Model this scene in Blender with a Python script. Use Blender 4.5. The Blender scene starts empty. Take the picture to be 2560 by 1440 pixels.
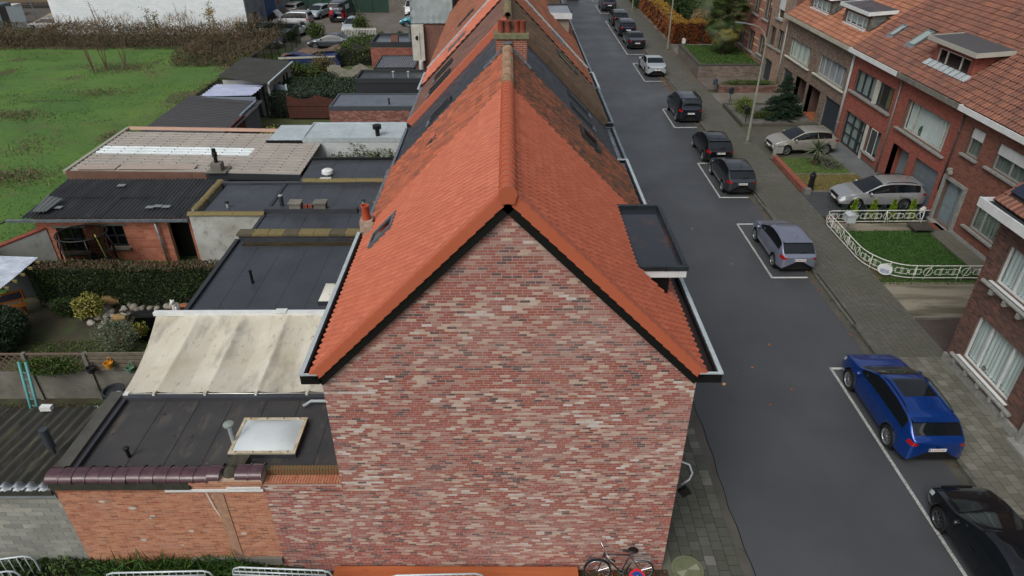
import bpy, math, random
import numpy as np
from mathutils import Vector, Matrix

SC = bpy.context.scene
COL = SC.collection
RNG = np.random.default_rng(7)
random.seed(7)
R = math.radians

# ---------------------------------------------------------------- camera, sky, sun, exposure
CAM_POS = np.array([0.0, 0.0, 15.5])
cam_data = bpy.data.cameras.new('drone_camera')
cam_data.sensor_fit = 'HORIZONTAL'
cam_data.sensor_width = 36.0
cam_data.lens = 1690.0 / 2560.0 * 36.0
cam_data.clip_start = 0.1
cam_data.clip_end = 1500.0
cam = bpy.data.objects.new('drone_camera', cam_data)
cam.location = CAM_POS
cam.rotation_euler = (R(90 - 31.8), 0.0, math.atan((1267.0 - 1280.0) / 1690.0 * math.cos(R(31.8))))
COL.objects.link(cam)
SC.camera = cam

SUN_EL, SUN_AZ = R(48), R(215)          # azimuth clockwise from north (+Y)
world = bpy.data.worlds.new('World')
SC.world = world
world.use_nodes = True
wn = world.node_tree
bg = wn.nodes['Background']
sky = wn.nodes.new('ShaderNodeTexSky')
sky.sky_type = 'NISHITA'
sky.sun_disc = False
sky.sun_elevation = SUN_EL
sky.sun_rotation = SUN_AZ
sky.air_density = 1.0
sky.dust_density = 6.0
sky.ozone_density = 1.0
hs = wn.nodes.new('ShaderNodeHueSaturation')      # a closed cloud layer greys the blue sky
hs.inputs['Saturation'].default_value = 0.42
wn.links.new(sky.outputs[0], hs.inputs['Color'])
wn.links.new(hs.outputs[0], bg.inputs[0])
bg.inputs[1].default_value = 0.115
sun_d = bpy.data.lights.new('sun', 'SUN')
sun_d.energy = 0.7
sun_d.angle = R(25)
sun_d.color = (1.0, 0.98, 0.95)
sun = bpy.data.objects.new('sun', sun_d)
sd = Vector((math.sin(SUN_AZ) * math.cos(SUN_EL), math.cos(SUN_AZ) * math.cos(SUN_EL), math.sin(SUN_EL)))
sun.rotation_euler = sd.to_track_quat('Z', 'Y').to_euler()
sun.location = (0, 0, 60)
COL.objects.link(sun)
SC.view_settings.view_transform = 'Standard'
SC.view_settings.look = 'None'
SC.view_settings.gamma = 1.0
SC.view_settings.exposure = 0.0
SC.view_settings.use_curve_mapping = False
SC.render.engine = 'CYCLES'
SC.cycles.max_bounces = 6
SC.cycles.diffuse_bounces = 3
SC.cycles.glossy_bounces = 3
SC.cycles.transparent_max_bounces = 12
SC.cycles.caustics_reflective = False
SC.cycles.caustics_refractive = False

# ---------------------------------------------------------------- mesh helpers
ORG = {}          # object name -> world origin of its thing
def V(*a): return np.array(a, float)
def nrm(a):
    a = np.asarray(a, float); return a / np.linalg.norm(a)

def set_tag(o, label=None, cat=None, group=None, kind=None):
    if label: o['label'] = label
    if cat: o['category'] = cat
    if group: o['group'] = group
    if kind: o['kind'] = kind
    return o

def thing(name, label, cat, loc=(0, 0, 0), group=None):
    o = bpy.data.objects.new(name, None)
    o.empty_display_size = 0.2
    o.location = loc
    COL.objects.link(o)
    ORG[o.name] = V(*loc)
    return set_tag(o, label, cat, group)

def np_mesh(name, v, faces, mat=None, smooth=False, rnd=None):
    """v (N,3); faces: list of arrays (M,k) or list of index lists"""
    me = bpy.data.meshes.new(name)
    v = np.ascontiguousarray(v, np.float32)
    groups = faces if isinstance(faces, (list, tuple)) and len(faces) and isinstance(faces[0], np.ndarray) and faces[0].ndim == 2 else None
    if groups is None and isinstance(faces, np.ndarray): groups = [faces]
    if groups is not None:
        idx = np.concatenate([g.ravel() for g in groups]).astype(np.int32)
        tot = np.concatenate([np.full(len(g), g.shape[1]) for g in groups]).astype(np.int32)
    else:
        idx = np.array([i for f in faces for i in f], np.int32)
        tot = np.array([len(f) for f in faces], np.int32)
    st = np.concatenate([[0], np.cumsum(tot)[:-1]]).astype(np.int32)
    me.vertices.add(len(v)); me.vertices.foreach_set('co', v.ravel())
    me.loops.add(len(idx)); me.loops.foreach_set('vertex_index', idx)
    me.polygons.add(len(tot)); me.polygons.foreach_set('loop_start', st)
    me.polygons.foreach_set('use_smooth', np.full(len(tot), bool(smooth)))
    if rnd is not None:
        at = me.attributes.new('rnd', 'FLOAT', 'FACE')
        at.data.foreach_set('value', np.ascontiguousarray(rnd, np.float32))
    me.update(calc_edges=True)
    me.validate()
    if mat: me.materials.append(mat)
    return me

def link(name, me, parent=None, loc=None, label=None, cat=None, group=None, kind=None):
    o = bpy.data.objects.new(name, me)
    if parent is not None:
        o.parent = parent
        ORG[o.name] = ORG[parent.name]
    else:
        ORG[o.name] = V(0, 0, 0)
    if loc is not None: o.location = loc
    COL.objects.link(o)
    return set_tag(o, label, cat, group, kind)

class MB:
    def __init__(s): s.v = []; s.f = []; s.n = 0; s.r = []
    def add(s, vs, fs, r=0.0):
        b = s.n
        s.v.extend([tuple(map(float, p)) for p in vs]); s.n += len(vs)
        for f in fs: s.f.append([i + b for i in f]); s.r.append(r)
        return s
    def box(s, x0, x1, y0, y1, z0, z1, r=0.0):
        vs = [(x0,y0,z0),(x1,y0,z0),(x1,y1,z0),(x0,y1,z0),(x0,y0,z1),(x1,y0,z1),(x1,y1,z1),(x0,y1,z1)]
        return s.add(vs, [(0,3,2,1),(4,5,6,7),(0,1,5,4),(1,2,6,5),(2,3,7,6),(3,0,4,7)], r)
    def obox(s, c, ax, ay, az, hx, hy, hz, r=0.0):
        c = np.asarray(c, float); ax = nrm(ax) * hx; ay = nrm(ay) * hy; az = nrm(az) * hz
        vs = [c-ax-ay-az, c+ax-ay-az, c+ax+ay-az, c-ax+ay-az, c-ax-ay+az, c+ax-ay+az, c+ax+ay+az, c-ax+ay+az]
        return s.add(vs, [(0,3,2,1),(4,5,6,7),(0,1,5,4),(1,2,6,5),(2,3,7,6),(3,0,4,7)], r)
    def quad(s, a, b, c, d, r=0.0): return s.add([a, b, c, d], [(0,1,2,3)], r)
    def prism(s, poly, ext, r=0.0):
        n = len(poly); e = np.asarray(ext, float)
        vs = [np.asarray(p, float) for p in poly] + [np.asarray(p, float) + e for p in poly]
        fs = [tuple(range(n))[::-1], tuple(range(n, 2*n))] + [(i, (i+1) % n, n+(i+1) % n, n+i) for i in range(n)]
        return s.add(vs, fs, r)
    def bar(s, a, b, w, h=None, up=(0,0,1), r=0.0):
        a = np.asarray(a, float); b = np.asarray(b, float); h = w if h is None else h
        d = b - a; L = np.linalg.norm(d); d = d / L
        u = np.asarray(up, float)
        if abs(np.dot(u, d)) > .98: u = V(1, 0, 0)
        sd_ = nrm(np.cross(d, u)); u = np.cross(sd_, d)
        return s.obox((a+b)/2, d, sd_, u, L/2, w/2, h/2, r)
    def tube(s, pts, rad, n=8, cap=True, r=0.0):
        pts = [np.asarray(p, float) for p in pts]
        rads = rad if hasattr(rad, '__len__') else [rad]*len(pts)
        vs = []; fs = []; prev = None
        for i, p in enumerate(pts):
            d = nrm(pts[min(i+1, len(pts)-1)] - pts[max(i-1, 0)])
            if prev is None:
                u = V(0,0,1) if abs(d[2]) < .9 else V(1,0,0)
                a = nrm(np.cross(d, u))
            else:
                a = nrm(prev - d*np.dot(prev, d))
            prev = a
            b = np.cross(d, a)
            for k in range(n):
                t = 2*math.pi*k/n
                vs.append(p + rads[i]*(a*math.cos(t) + b*math.sin(t)))
        for i in range(len(pts)-1):
            for k in range(n):
                k2 = (k+1) % n
                fs.append((i*n+k, i*n+k2, (i+1)*n+k2, (i+1)*n+k))
        if cap:
            fs.append(tuple(range(n))[::-1]); fs.append(tuple(range((len(pts)-1)*n, len(pts)*n)))
        return s.add(vs, fs, r)
    def cyl(s, c, rad, h, n=12, r=0.0, rad2=None):
        c = np.asarray(c, float)
        return s.tube([c, c+V(0,0,h)], [rad, rad if rad2 is None else rad2], n, True, r)
    def lathe(s, prof, c=(0,0,0), axis='z', n=16, r=0.0):
        c = np.asarray(c, float); vs = []; fs = []
        for (rr, h) in prof:
            for k in range(n):
                t = 2*math.pi*k/n
                if axis == 'z': vs.append(c + V(rr*math.cos(t), rr*math.sin(t), h))
                elif axis == 'y': vs.append(c + V(rr*math.cos(t), h, rr*math.sin(t)))
                else: vs.append(c + V(h, rr*math.cos(t), rr*math.sin(t)))
        for i in range(len(prof)-1):
            for k in range(n):
                k2 = (k+1) % n
                fs.append((i*n+k, i*n+k2, (i+1)*n+k2, (i+1)*n+k))
        return s.add(vs, fs, r)
    def ball(s, c, rx, ry=None, rz=None, n=12, m=7, r=0.0):
        ry = rx if ry is None else ry; rz = rx if rz is None else rz
        c = np.asarray(c, float); vs = []; fs = []
        for i in range(m+1):
            ph = math.pi*i/m
            for k in range(n):
                t = 2*math.pi*k/n
                vs.append(c + V(rx*math.sin(ph)*math.cos(t), ry*math.sin(ph)*math.sin(t), rz*math.cos(ph)))
        for i in range(m):
            for k in range(n):
                k2 = (k+1) % n
                fs.append((i*n+k, (i+1)*n+k, (i+1)*n+k2, i*n+k2))
        return s.add(vs, fs, r)
    def sheet(s, P, r=0.0):
        """P: 2D grid of points (rows x cols x 3)"""
        P = np.asarray(P, float); a, b = P.shape[:2]
        fs = [(i*b+j, i*b+j+1, (i+1)*b+j+1, (i+1)*b+j) for i in range(a-1) for j in range(b-1)]
        return s.add(P.reshape(-1, 3), fs, r)
    def build(s, name, mat, parent=None, smooth=False, local=False, label=None, cat=None, group=None, kind=None, sharp=None):
        v = np.array(s.v)
        if parent is not None and not local: v = v - ORG[parent.name]
        me = np_mesh(name, v, s.f, mat, smooth, s.r)
        if smooth and sharp: me.set_sharp_from_angle(angle=R(sharp))
        return link(name, me, parent, None, label, cat, group, kind)

def kids(o): return [c for c in bpy.data.objects if c.parent == o]
def copy_tree(o, loc=None, rotz=None, label=None, parent=None, tree=None):
    if tree is None:
        tree = {}
        for c in COL.objects:
            if c.parent: tree.setdefault(c.parent.name, []).append(c)
    c = o.copy(); COL.objects.link(c)
    ORG[c.name] = V(0, 0, 0)
    if parent is not None:
        c.parent = parent
    if loc is not None: c.location = loc
    if rotz is not None: c.rotation_euler = (0, 0, rotz)
    if label: c['label'] = label
    for ch in tree.get(o.name, []): copy_tree(ch, parent=c, tree=tree)
    return c

# ---------------------------------------------------------------- materials
def srgb(r, g, b):
    f = lambda c: ((c/255+.055)/1.055)**2.4 if c/255 > .04045 else c/255/12.92
    return (f(r), f(g), f(b), 1)
def lin(c):
    return tuple(c) if len(c) == 4 else srgb(*c)

def M(name, base, rough=.75, noise=None, nscale=2.0, rnd=None, rmix=1.0, bump=0.0, bscale=40.0, metal=0.0,
      coat=0.0, spec=.5, layers=(), stretch=None, rvar=0.0, emit=0.0, bumpd=.02):
    """base: sRGB; noise: second sRGB colour mixed by low frequency noise; rnd: list of (pos,sRGB) ramp on attribute 'rnd';
    layers: (sRGB, scale, lo, hi, strength[, stretch]) stain layers on world position"""
    m = bpy.data.materials.new(name); m.use_nodes = True
    nt = m.node_tree; N = nt.nodes; L = nt.links
    bs = N['Principled BSDF']
    geo = N.new('ShaderNodeNewGeometry')
    def pos(st):
        if st is None: return geo.outputs['Position']
        mp = N.new('ShaderNodeMapping'); mp.inputs['Scale'].default_value = st
        L.new(geo.outputs['Position'], mp.inputs['Vector']); return mp.outputs[0]
    def nz(scale, st=None, det=5, rg=.6):
        n = N.new('ShaderNodeTexNoise'); n.inputs['Scale'].default_value = scale
        n.inputs['Detail'].default_value = det; n.inputs['Roughness'].default_value = rg
        L.new(pos(st), n.inputs['Vector']); return n.outputs[0]
    def ramp(fac, stops, interp='LINEAR'):
        r = N.new('ShaderNodeValToRGB'); r.color_ramp.interpolation = interp
        e = r.color_ramp.elements
        while len(e) < len(stops): e.new(.5)
        for i, (p, c) in enumerate(stops): e[i].position = p; e[i].color = lin(c)
        L.new(fac, r.inputs[0]); return r.outputs[0]
    def mix(fac, a, b, mode='MIX'):
        x = N.new('ShaderNodeMix'); x.data_type = 'RGBA'; x.blend_type = mode
        if isinstance(fac, float): x.inputs[0].default_value = fac
        else: L.new(fac, x.inputs[0])
        for i, c in ((6, a), (7, b)):
            if isinstance(c, tuple): x.inputs[i].default_value = lin(c)
            else: L.new(c, x.inputs[i])
        return x.outputs[2]
    col = None
    if rnd:
        at = N.new('ShaderNodeAttribute'); at.attribute_name = 'rnd'
        col = ramp(at.outputs['Fac'], rnd)
        if noise:
            col = mix(ramp(nz(nscale, stretch), [(.35, (0,0,0)), (.68, (255,255,255))]), col, noise) if rmix >= 1 else \
                  mix(ramp(nz(nscale, stretch), [(.35, (0,0,0,1)), (.68, (rmix,rmix,rmix,1))]), col, noise)
    elif noise:
        col = ramp(nz(nscale, stretch), [(.32, base), (.68, noise)])
    else:
        col = ramp(nz(nscale, stretch), [(.3, base), (.7, tuple(min(255, c*1.06) for c in base))])
    for ly in layers:
        c, sc, lo, hi, stg = ly[:5]; st = ly[5] if len(ly) > 5 else None
        f = ramp(nz(sc, st), [(lo, (0,0,0,1)), (hi, (stg, stg, stg, 1))])
        col = mix(f, col, c)
    L.new(col, bs.inputs['Base Color'])
    bs.inputs['Roughness'].default_value = rough
    if rvar:
        mr = N.new('ShaderNodeMapRange'); mr.inputs[3].default_value = max(.02, rough-rvar); mr.inputs[4].default_value = min(1, rough+rvar)
        mr.inputs[1].default_value = .35; mr.inputs[2].default_value = .65
        L.new(nz(nscale*.7, stretch), mr.inputs[0]); L.new(mr.outputs[0], bs.inputs['Roughness'])
    bs.inputs['Metallic'].default_value = metal
    bs.inputs['Specular IOR Level'].default_value = spec
    if coat:
        bs.inputs['Coat Weight'].default_value = coat; bs.inputs['Coat Roughness'].default_value = .06
    if bump:
        b = N.new('ShaderNodeBump'); b.inputs['Strength'].default_value = bump; b.inputs['Distance'].default_value = bumpd
        L.new(nz(bscale, stretch, 4), b.inputs['Height']); L.new(b.outputs[0], bs.inputs['Normal'])
    return m

def brick_tex(name, c1, c2, mortar, bw=.2, bh=.062, rough=.85, axis='yz', tone=None):
    """brick pattern for walls too far away to show single bricks"""
    m = M(name, c1, rough); nt = m.node_tree; N = nt.nodes; L = nt.links
    bs = N['Principled BSDF']; geo = N.new('ShaderNodeNewGeometry')
    sp = N.new('ShaderNodeSeparateXYZ'); cb = N.new('ShaderNodeCombineXYZ')
    L.new(geo.outputs['Position'], sp.inputs[0])
    L.new(sp.outputs['XYZ'.index(axis[0].upper())], cb.inputs[0]); L.new(sp.outputs['XYZ'.index(axis[1].upper())], cb.inputs[1])
    b = N.new('ShaderNodeTexBrick'); b.inputs['Scale'].default_value = 1
    b.inputs['Brick Width'].default_value = bw; b.inputs['Row Height'].default_value = bh
    b.inputs['Mortar Size'].default_value = .009
    b.inputs['Color1'].default_value = lin(c1); b.inputs['Color2'].default_value = lin(c2); b.inputs['Mortar'].default_value = lin(mortar)
    L.new(cb.outputs[0], b.inputs['Vector'])
    n = N.new('ShaderNodeTexNoise'); n.inputs['Scale'].default_value = .8; n.inputs['Detail'].default_value = 6
    L.new(geo.outputs['Position'], n.inputs['Vector'])
    x = N.new('ShaderNodeMix'); x.data_type = 'RGBA'; x.blend_type = 'MULTIPLY'; x.inputs[0].default_value = .5
    L.new(b.outputs[0], x.inputs[6]); L.new(n.outputs[0], x.inputs[7])
    L.new(x.outputs[2], bs.inputs['Base Color'])
    bp = N.new('ShaderNodeBump'); bp.inputs['Strength'].default_value = .5; bp.inputs['Distance'].default_value = .01; bp.invert = True
    L.new(b.outputs['Fac'], bp.inputs['Height']); L.new(bp.outputs[0], bs.inputs['Normal'])
    return m

def glass_mat(name, tint=(200, 215, 215), refl=.12):
    m = bpy.data.materials.new(name); m.use_nodes = True
    nt = m.node_tree; N = nt.nodes; L = nt.links
    N.remove(N['Principled BSDF']); out = N['Material Output']
    t = N.new('ShaderNodeBsdfTransparent'); t.inputs[0].default_value = lin(tint)
    g = N.new('ShaderNodeBsdfGlossy'); g.inputs['Roughness'].default_value = .03
    fr = N.new('ShaderNodeLayerWeight'); fr.inputs[0].default_value = .12
    ad = N.new('ShaderNodeMath'); ad.operation = 'ADD'; ad.inputs[1].default_value = refl
    mx = N.new('ShaderNodeMixShader')
    L.new(fr.outputs[1], ad.inputs[0]); L.new(ad.outputs[0], mx.inputs[0])
    L.new(t.outputs[0], mx.inputs[1]); L.new(g.outputs[0], mx.inputs[2]); L.new(mx.outputs[0], out.inputs[0])
    return m

GLASS = glass_mat('window_glass', (240, 246, 246), .02)
SKYGLASS = M('dark_glass', (14, 18, 20), .05, spec=.9)
CARGLASS = M('car_glass', (24, 30, 34), .04, spec=1.0, metal=.25)
WHITE = M('white_paint', (228, 232, 232), .35, noise=(210, 215, 214), nscale=3)
WHITE_OLD = M('old_white_paint', (205, 206, 198), .5, noise=(180, 178, 165), nscale=2)
ZINC = M('zinc', (150, 162, 168), .35, noise=(118, 128, 134), nscale=4, metal=.6, rvar=.1)
ALU = M('bright_aluminium', (198, 210, 214), .3, noise=(176, 190, 194), nscale=5, metal=.2)
LEAD = M('lead_flashing', (104, 112, 120), .45, noise=(140, 148, 154), nscale=8, metal=.3, bump=.3, bscale=30)
BLACKP = M('black_paint', (14, 15, 15), .45)
DGREY = M('dark_grey_paint', (48, 52, 56), .5)
ANTHRA = M('anthracite_frame', (44, 50, 56), .4)
INTERIOR = M('dark_interior', (24, 24, 22), .9)
CURTAIN = M('net_curtain', (226, 234, 232), .9, noise=(206, 216, 214), nscale=2, stretch=(1, 3, .3))
STONE = M('bluestone_sill', (156, 158, 154), .7, noise=(130, 131, 127), nscale=6)
CONC = M('concrete', (128, 126, 118), .85, noise=(98, 97, 88), nscale=1.3, bump=.25, bscale=60, layers=(((70, 74, 58), 2.5, .55, .75, .6),))
BITU = M('bitumen_felt', (66, 70, 76), .36, noise=(54, 57, 62), nscale=.9, rvar=.12, bump=.12, bscale=120,
         layers=(((82, 80, 72), 3.0, .6, .75, .35),))
# ---------------------------------------------------------------- walls of bricks, roofs of tiles, windows
def vnoise(u, v, seed=0):
    """cheap smooth value noise on arrays"""
    iu = np.floor(u).astype(int); iv = np.floor(v).astype(int)
    fu = u-iu; fv = v-iv; fu = fu*fu*(3-2*fu); fv = fv*fv*(3-2*fv)
    def h(a, b):
        x = np.sin(a*127.1 + b*311.7 + seed*74.7)*43758.5453
        return x - np.floor(x)
    return (h(iu,iv)*(1-fu)+h(iu+1,iv)*fu)*(1-fv) + (h(iu,iv+1)*(1-fu)+h(iu+1,iv+1)*fu)*fv

def boxes_np(c0, c1, frame, skipback=True):
    """c0,c1: (M,3) min/max in (u,n,z) frame; frame = (O,U,N,Z). returns verts, quads (front, top, bottom, left, right)"""
    O, U, Nn, Z = frame
    M_ = len(c0)
    cs = []
    for (i, j, k) in [(0,0,0),(1,0,0),(1,0,1),(0,0,1),(0,1,0),(1,1,0),(1,1,1),(0,1,1)]:
        a = (c0 if i == 0 else c1)[:, 0]; b = (c0 if j == 0 else c1)[:, 1]; c = (c0 if k == 0 else c1)[:, 2]
        cs.append(O + a[:, None]*U + b[:, None]*Nn + c[:, None]*Z)
    v = np.stack(cs, 1).reshape(-1, 3)
    fs = np.array([(4,5,6,7),(7,6,2,3),(0,1,5,4),(0,4,7,3),(5,1,2,6)])
    f = (np.arange(M_)[:, None, None]*8 + fs[None]).reshape(-1, 4)
    return v, f

def pieces(parent, name, kindname, c0, c1, rnd, frame, mat, n_ind, std=None):
    """split boxes into the nearest n_ind separate objects (std size only, shared meshes) and one stuff mesh"""
    O, U, Nn, Z = frame
    ctr = (c0+c1)/2
    W = O + ctr[:, :1]*U + ctr[:, 1:2]*Nn + ctr[:, 2:3]*Z
    d = np.linalg.norm(W-CAM_POS, axis=1)
    size = c1-c0
    ind = np.zeros(len(c0), bool)
    if n_ind > 0:
        ok = np.ones(len(c0), bool)
        if std is not None: ok = (np.abs(size[:, 0]-std[0]) < 1e-3) & (np.abs(size[:, 2]-std[1]) < 1e-3)
        cand = np.where(ok)[0]
        cand = cand[np.argsort(d[cand])][:n_ind]
        ind[cand] = True
        cache = {}
        po = ORG[parent.name]
        for i in cand:
            q = int(np.clip(rnd[i], 0, .999)*24)
            key = (q,) if std is not None else (q, tuple(np.round(size[i], 3)))
            me = cache.get(key)
            if me is None:
                h = size[i]/2
                v, f = boxes_np(-h[None], h[None], (V(0,0,0), U, Nn, Z))
                me = np_mesh(name, v, f, mat, False, np.full(len(f), (q+.5)/24))
                cache[key] = me
            link(name, me, parent, Vector(W[i]-po))
    rest = ~ind
    if rest.any():
        v, f = boxes_np(c0[rest], c1[rest], frame)
        me = np_mesh(kindname, v-ORG[parent.name], f, mat, False, np.repeat(rnd[rest], 5))
        link(kindname, me, parent, kind='stuff')

def wall_panel(name, parent, O, U, N_, ulen, zlen, thick, mat, holes=(), gable=None, label=None):
    """backing wall with rectangular openings; front face in plane n=0, extends to -thick. gable=(zbase, apex_u, apex_z)"""
    O = np.asarray(O, float); U = np.asarray(U, float); N_ = np.asarray(N_, float); Z = V(0,0,1)
    us = sorted({0.0, ulen} | {h[0] for h in holes} | {h[1] for h in holes})
    zs = sorted({0.0, zlen} | {h[2] for h in holes} | {h[3] for h in holes})
    b = MB()
    # merge columns: for every u strip emit runs in z
    for a, c in zip(us[:-1], us[1:]):
        run = None
        for z0, z1 in zip(zs[:-1], zs[1:]):
            um, zm = (a+c)/2, (z0+z1)/2
            hole = any(h[0] < um < h[1] and h[2] < zm < h[3] for h in holes)
            if hole:
                if run: b.prism([O+U*a+Z*run[0], O+U*c+Z*run[0], O+U*c+Z*run[1], O+U*a+Z*run[1]], -N_*thick); run = None
            else:
                run = [run[0], z1] if run else [z0, z1]
        if run: b.prism([O+U*a+Z*run[0], O+U*c+Z*run[0], O+U*c+Z*run[1], O+U*a+Z*run[1]], -N_*thick)
    if gable:
        zb, au, az = gable
        b.prism([O+Z*zb, O+U*ulen+Z*zb, O+U*au+Z*az], -N_*thick)
    return b.build(name, mat, parent, label=label)

def brick_field(parent, O, U, N_, ulen, zlen, mat, holes=(), gable=None, bl=.188, bh=.050, jt=.012, proud=.004,
                n_ind=0, rndf=None, seed=1, name='brick', stuff='brickwork', z0=0.0):
    O = np.asarray(O, float); U = np.asarray(U, float); N_ = np.asarray(N_, float)
    rg = np.random.default_rng(seed)
    c0 = []; c1 = []
    row = 0; z = z0 + jt/2
    ztop = gable[2] if gable else zlen
    while z + bh <= ztop:
        lo, hi = 0.0, ulen
        if gable and z+bh > gable[0]:
            t = (z+bh-gable[0])/(gable[2]-gable[0])
            lo = gable[1]*t; hi = ulen - (ulen-gable[1])*t
        off = [0, .5, .25, .75, .5, 0.][row % 6]*(bl+jt) if gable else (.5*(bl+jt) if row % 2 else 0)
        u = -off
        blocks = [(h[0], h[1]) for h in holes if h[2] < z+bh*.9 and h[3] > z+bh*.1]
        while u < hi:
            segs = [(max(u, lo), min(u+bl, hi))]
            for (a, b) in blocks:
                ns = []
                for (p, q) in segs:
                    if q <= a or p >= b: ns.append((p, q))
                    else:
                        if p < a: ns.append((p, a))
                        if q > b: ns.append((b, q))
                segs = ns
            for (p, q) in segs:
                if q-p > .02:
                    pr = proud + rg.uniform(-.0015, .0015)
                    c0.append((p, -.02, z)); c1.append((q, pr, z+bh))
            u += bl+jt
        z += bh+jt; row += 1
    c0 = np.array(c0); c1 = np.array(c1)
    rnd = rg.random(len(c0)) if rndf is None else rndf((c0[:, 0]+c1[:, 0])/2, c0[:, 2], rg)
    pieces(parent, name, stuff, c0, c1, rnd, (O, U, N_, V(0,0,1)), mat, n_ind, (bl, bh))

# tile shapes in (a along eave, s up the slope, n normal), for width w and gauge g
def tile_shape(kind, w, g):
    if kind == 'pan':
        xs = [0, .05, .2, .36, .55, .62, .92, 1.0]; hs_ = [-.035, .04, .066, .066, .04, -.035, -.04, -.035]
    elif kind == 'roman':
        xs = [0, .1, .22, .34, .46, .9, 1.0]; hs_ = [.004, .03, .042, .03, .004, .002, .004]
    else:
        xs = [.02, .98]; hs_ = [0, 0]
    lift = .045 if kind != 'flat' else .016
    k = len(xs); v = []; f = []
    over = 1.06
    for (s, l) in ((0, lift), (g*over, 0)):
        for x, h in zip(xs, hs_): v.append((x*w, s, h+l))
    for x, h in zip(xs, hs_): v.append((x*w, 0, h+lift-(.046 if kind != 'flat' else .018)))
    for i in range(k-1):
        f.append((i, i+1, k+i+1, k+i)); f.append((2*k+i, 2*k+i+1, i+1, i))
    if kind == 'flat': f.append((2*k, 0, k, 2*k)) if False else None
    return np.array(v), np.array([q for q in f if q is not None])

def tile_field(parent, P0, A, S, Nn, ncol, nrow, w, g, kind, mat, n_ind=0, skip=None, rndf=None, seed=1, name='roof_tile', stuff='roof_tiles', stagger=False, jit=.004):
    rg = np.random.default_rng(seed)
    P0 = np.asarray(P0, float)
    tv, tf = tile_shape(kind, w, g)
    I, J = np.meshgrid(np.arange(ncol), np.arange(nrow), indexing='ij'); I = I.ravel(); J = J.ravel()
    a = I*w + (np.where(J % 2 == 1, w/2, 0) if stagger else 0); s = J*g
    if skip is not None:
        keep = ~np.array([skip(x+w/2, y+g/2) for x, y in zip(a, s)], bool)
        a, s = a[keep], s[keep]
    rnd = rg.random(len(a)) if rndf is None else rndf(a, s, rg)
    nj = rg.uniform(-jit, jit, len(a)); sj = rg.uniform(-jit, jit, len(a))
    B = P0 + a[:, None]*A + (s+sj)[:, None]*S + nj[:, None]*Nn
    d = np.linalg.norm(B-CAM_POS, axis=1)
    order = np.argsort(d); ind = np.zeros(len(a), bool); ind[order[:n_ind]] = True
    world_t = tv[:, :1]*A + tv[:, 1:2]*S + tv[:, 2:3]*Nn
    cache = {}; po = ORG[parent.name]
    for i in np.where(ind)[0]:
        q = int(np.clip(rnd[i], 0, .999)*24)
        if q not in cache: cache[q] = np_mesh(name, world_t, tf, mat, kind != 'flat', np.full(len(tf), (q+.5)/24))
        if kind != 'flat' and q not in cache.get('done', ()):
            cache[q].set_sharp_from_angle(angle=R(50)); cache.setdefault('done', set()).add(q)
        link(name, cache[q], parent, Vector(B[i]-po))
    r = ~ind
    if r.any():
        v = (B[r][:, None, :] + world_t[None]).reshape(-1, 3)
        f = (np.arange(r.sum())[:, None, None]*len(tv) + tf[None]).reshape(-1, 4)
        me = np_mesh(stuff, v-po, f, mat, kind != 'flat', np.repeat(rnd[r], len(tf)))
        if kind != 'flat': me.set_sharp_from_angle(angle=R(50))
        link(stuff, me, parent, kind='stuff')

def slab(b, P0, A, S, Nn, a1, s1, t, a0=0, s0=0):
    P0 = np.asarray(P0, float)
    b.prism([P0+A*a0+S*s0, P0+A*a1+S*s0, P0+A*a1+S*s1, P0+A*a0+S*s1], -Nn*t)

def ridge_tiles(parent, x, z, y0, y1, rad, L_, mat, n_part=True, mat_alt=None):
    """half round ridge tiles, each a part"""
    n = int(round((y1-y0)/L_)); L_ = (y1-y0)/n
    me = {}
    for i in range(n):
        mm = mat if (mat_alt is None or random.random() < .45) else mat_alt
        if mm.name not in me:
            b = MB(); grid = []
            for (yy, rr) in ((0, rad*1.12), (.05, rad*1.14), (.06, rad), (L_*1.02, rad*.97)):
                grid.append([(rr*math.cos(t), yy, rr*math.sin(t)*.95) for t in np.linspace(-.35, math.pi+.35, 11)])
            b.sheet(grid)
            b.sheet([grid[0], [(p[0]*.86, 0, p[2]*.86-.005) for p in grid[0]]])
            v = np.array(b.v); me[mm.name] = np_mesh('ridge_tile', v, b.f, mm, True); me[mm.name].set_sharp_from_angle(angle=R(60))
        link('ridge_tile', me[mm.name], parent, Vector(V(x, y0+i*L_, z+random.uniform(-.004, .004))-ORG[parent.name]))

def skylight(parent, P, A, S, Nn, w, h, frame=None, up=.09, open_=0.0, apron=.22, label=None, glass=None):
    """roof window standing on a slope: P lower left corner"""
    frame = frame or DGREY
    P = np.asarray(P, float)
    fw = .075
    b = MB()
    for (a0, a1, s0, s1) in ((0, fw, 0, h), (w-fw, w, 0, h), (fw, w-fw, 0, fw), (fw, w-fw, h-fw*1.3, h)):
        p = P + A*a0 + S*s0 + Nn*up
        b.prism([p, p+A*(a1-a0), p+A*(a1-a0)+S*(s1-s0), p+S*(s1-s0)], -Nn*(up+.05))
    o = b.build('roof_window', frame, parent, label=label)
    g = MB(); p = P + A*fw + S*fw + Nn*(up-.03)
    g.prism([p, p+A*(w-2*fw), p+A*(w-2*fw)+S*(h-2.3*fw), p+S*(h-2.3*fw)], -Nn*.01)
    g.build('pane', glass or SKYGLASS, o)
    if apron:
        f = MB(); n = 9
        for k in range(n):
            a0 = -.06 + (w+.12)*k/n; a1 = -.06+(w+.12)*(k+1)/n
            p = P + A*a0 - S*apron + Nn*(.05 + (.012 if k % 2 else 0))
            f.prism([p, p+A*(a1-a0), p+A*(a1-a0)+S*apron, p+S*apron], -Nn*.012)
        f.build('apron_flashing', LEAD, o)
    return o

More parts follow.
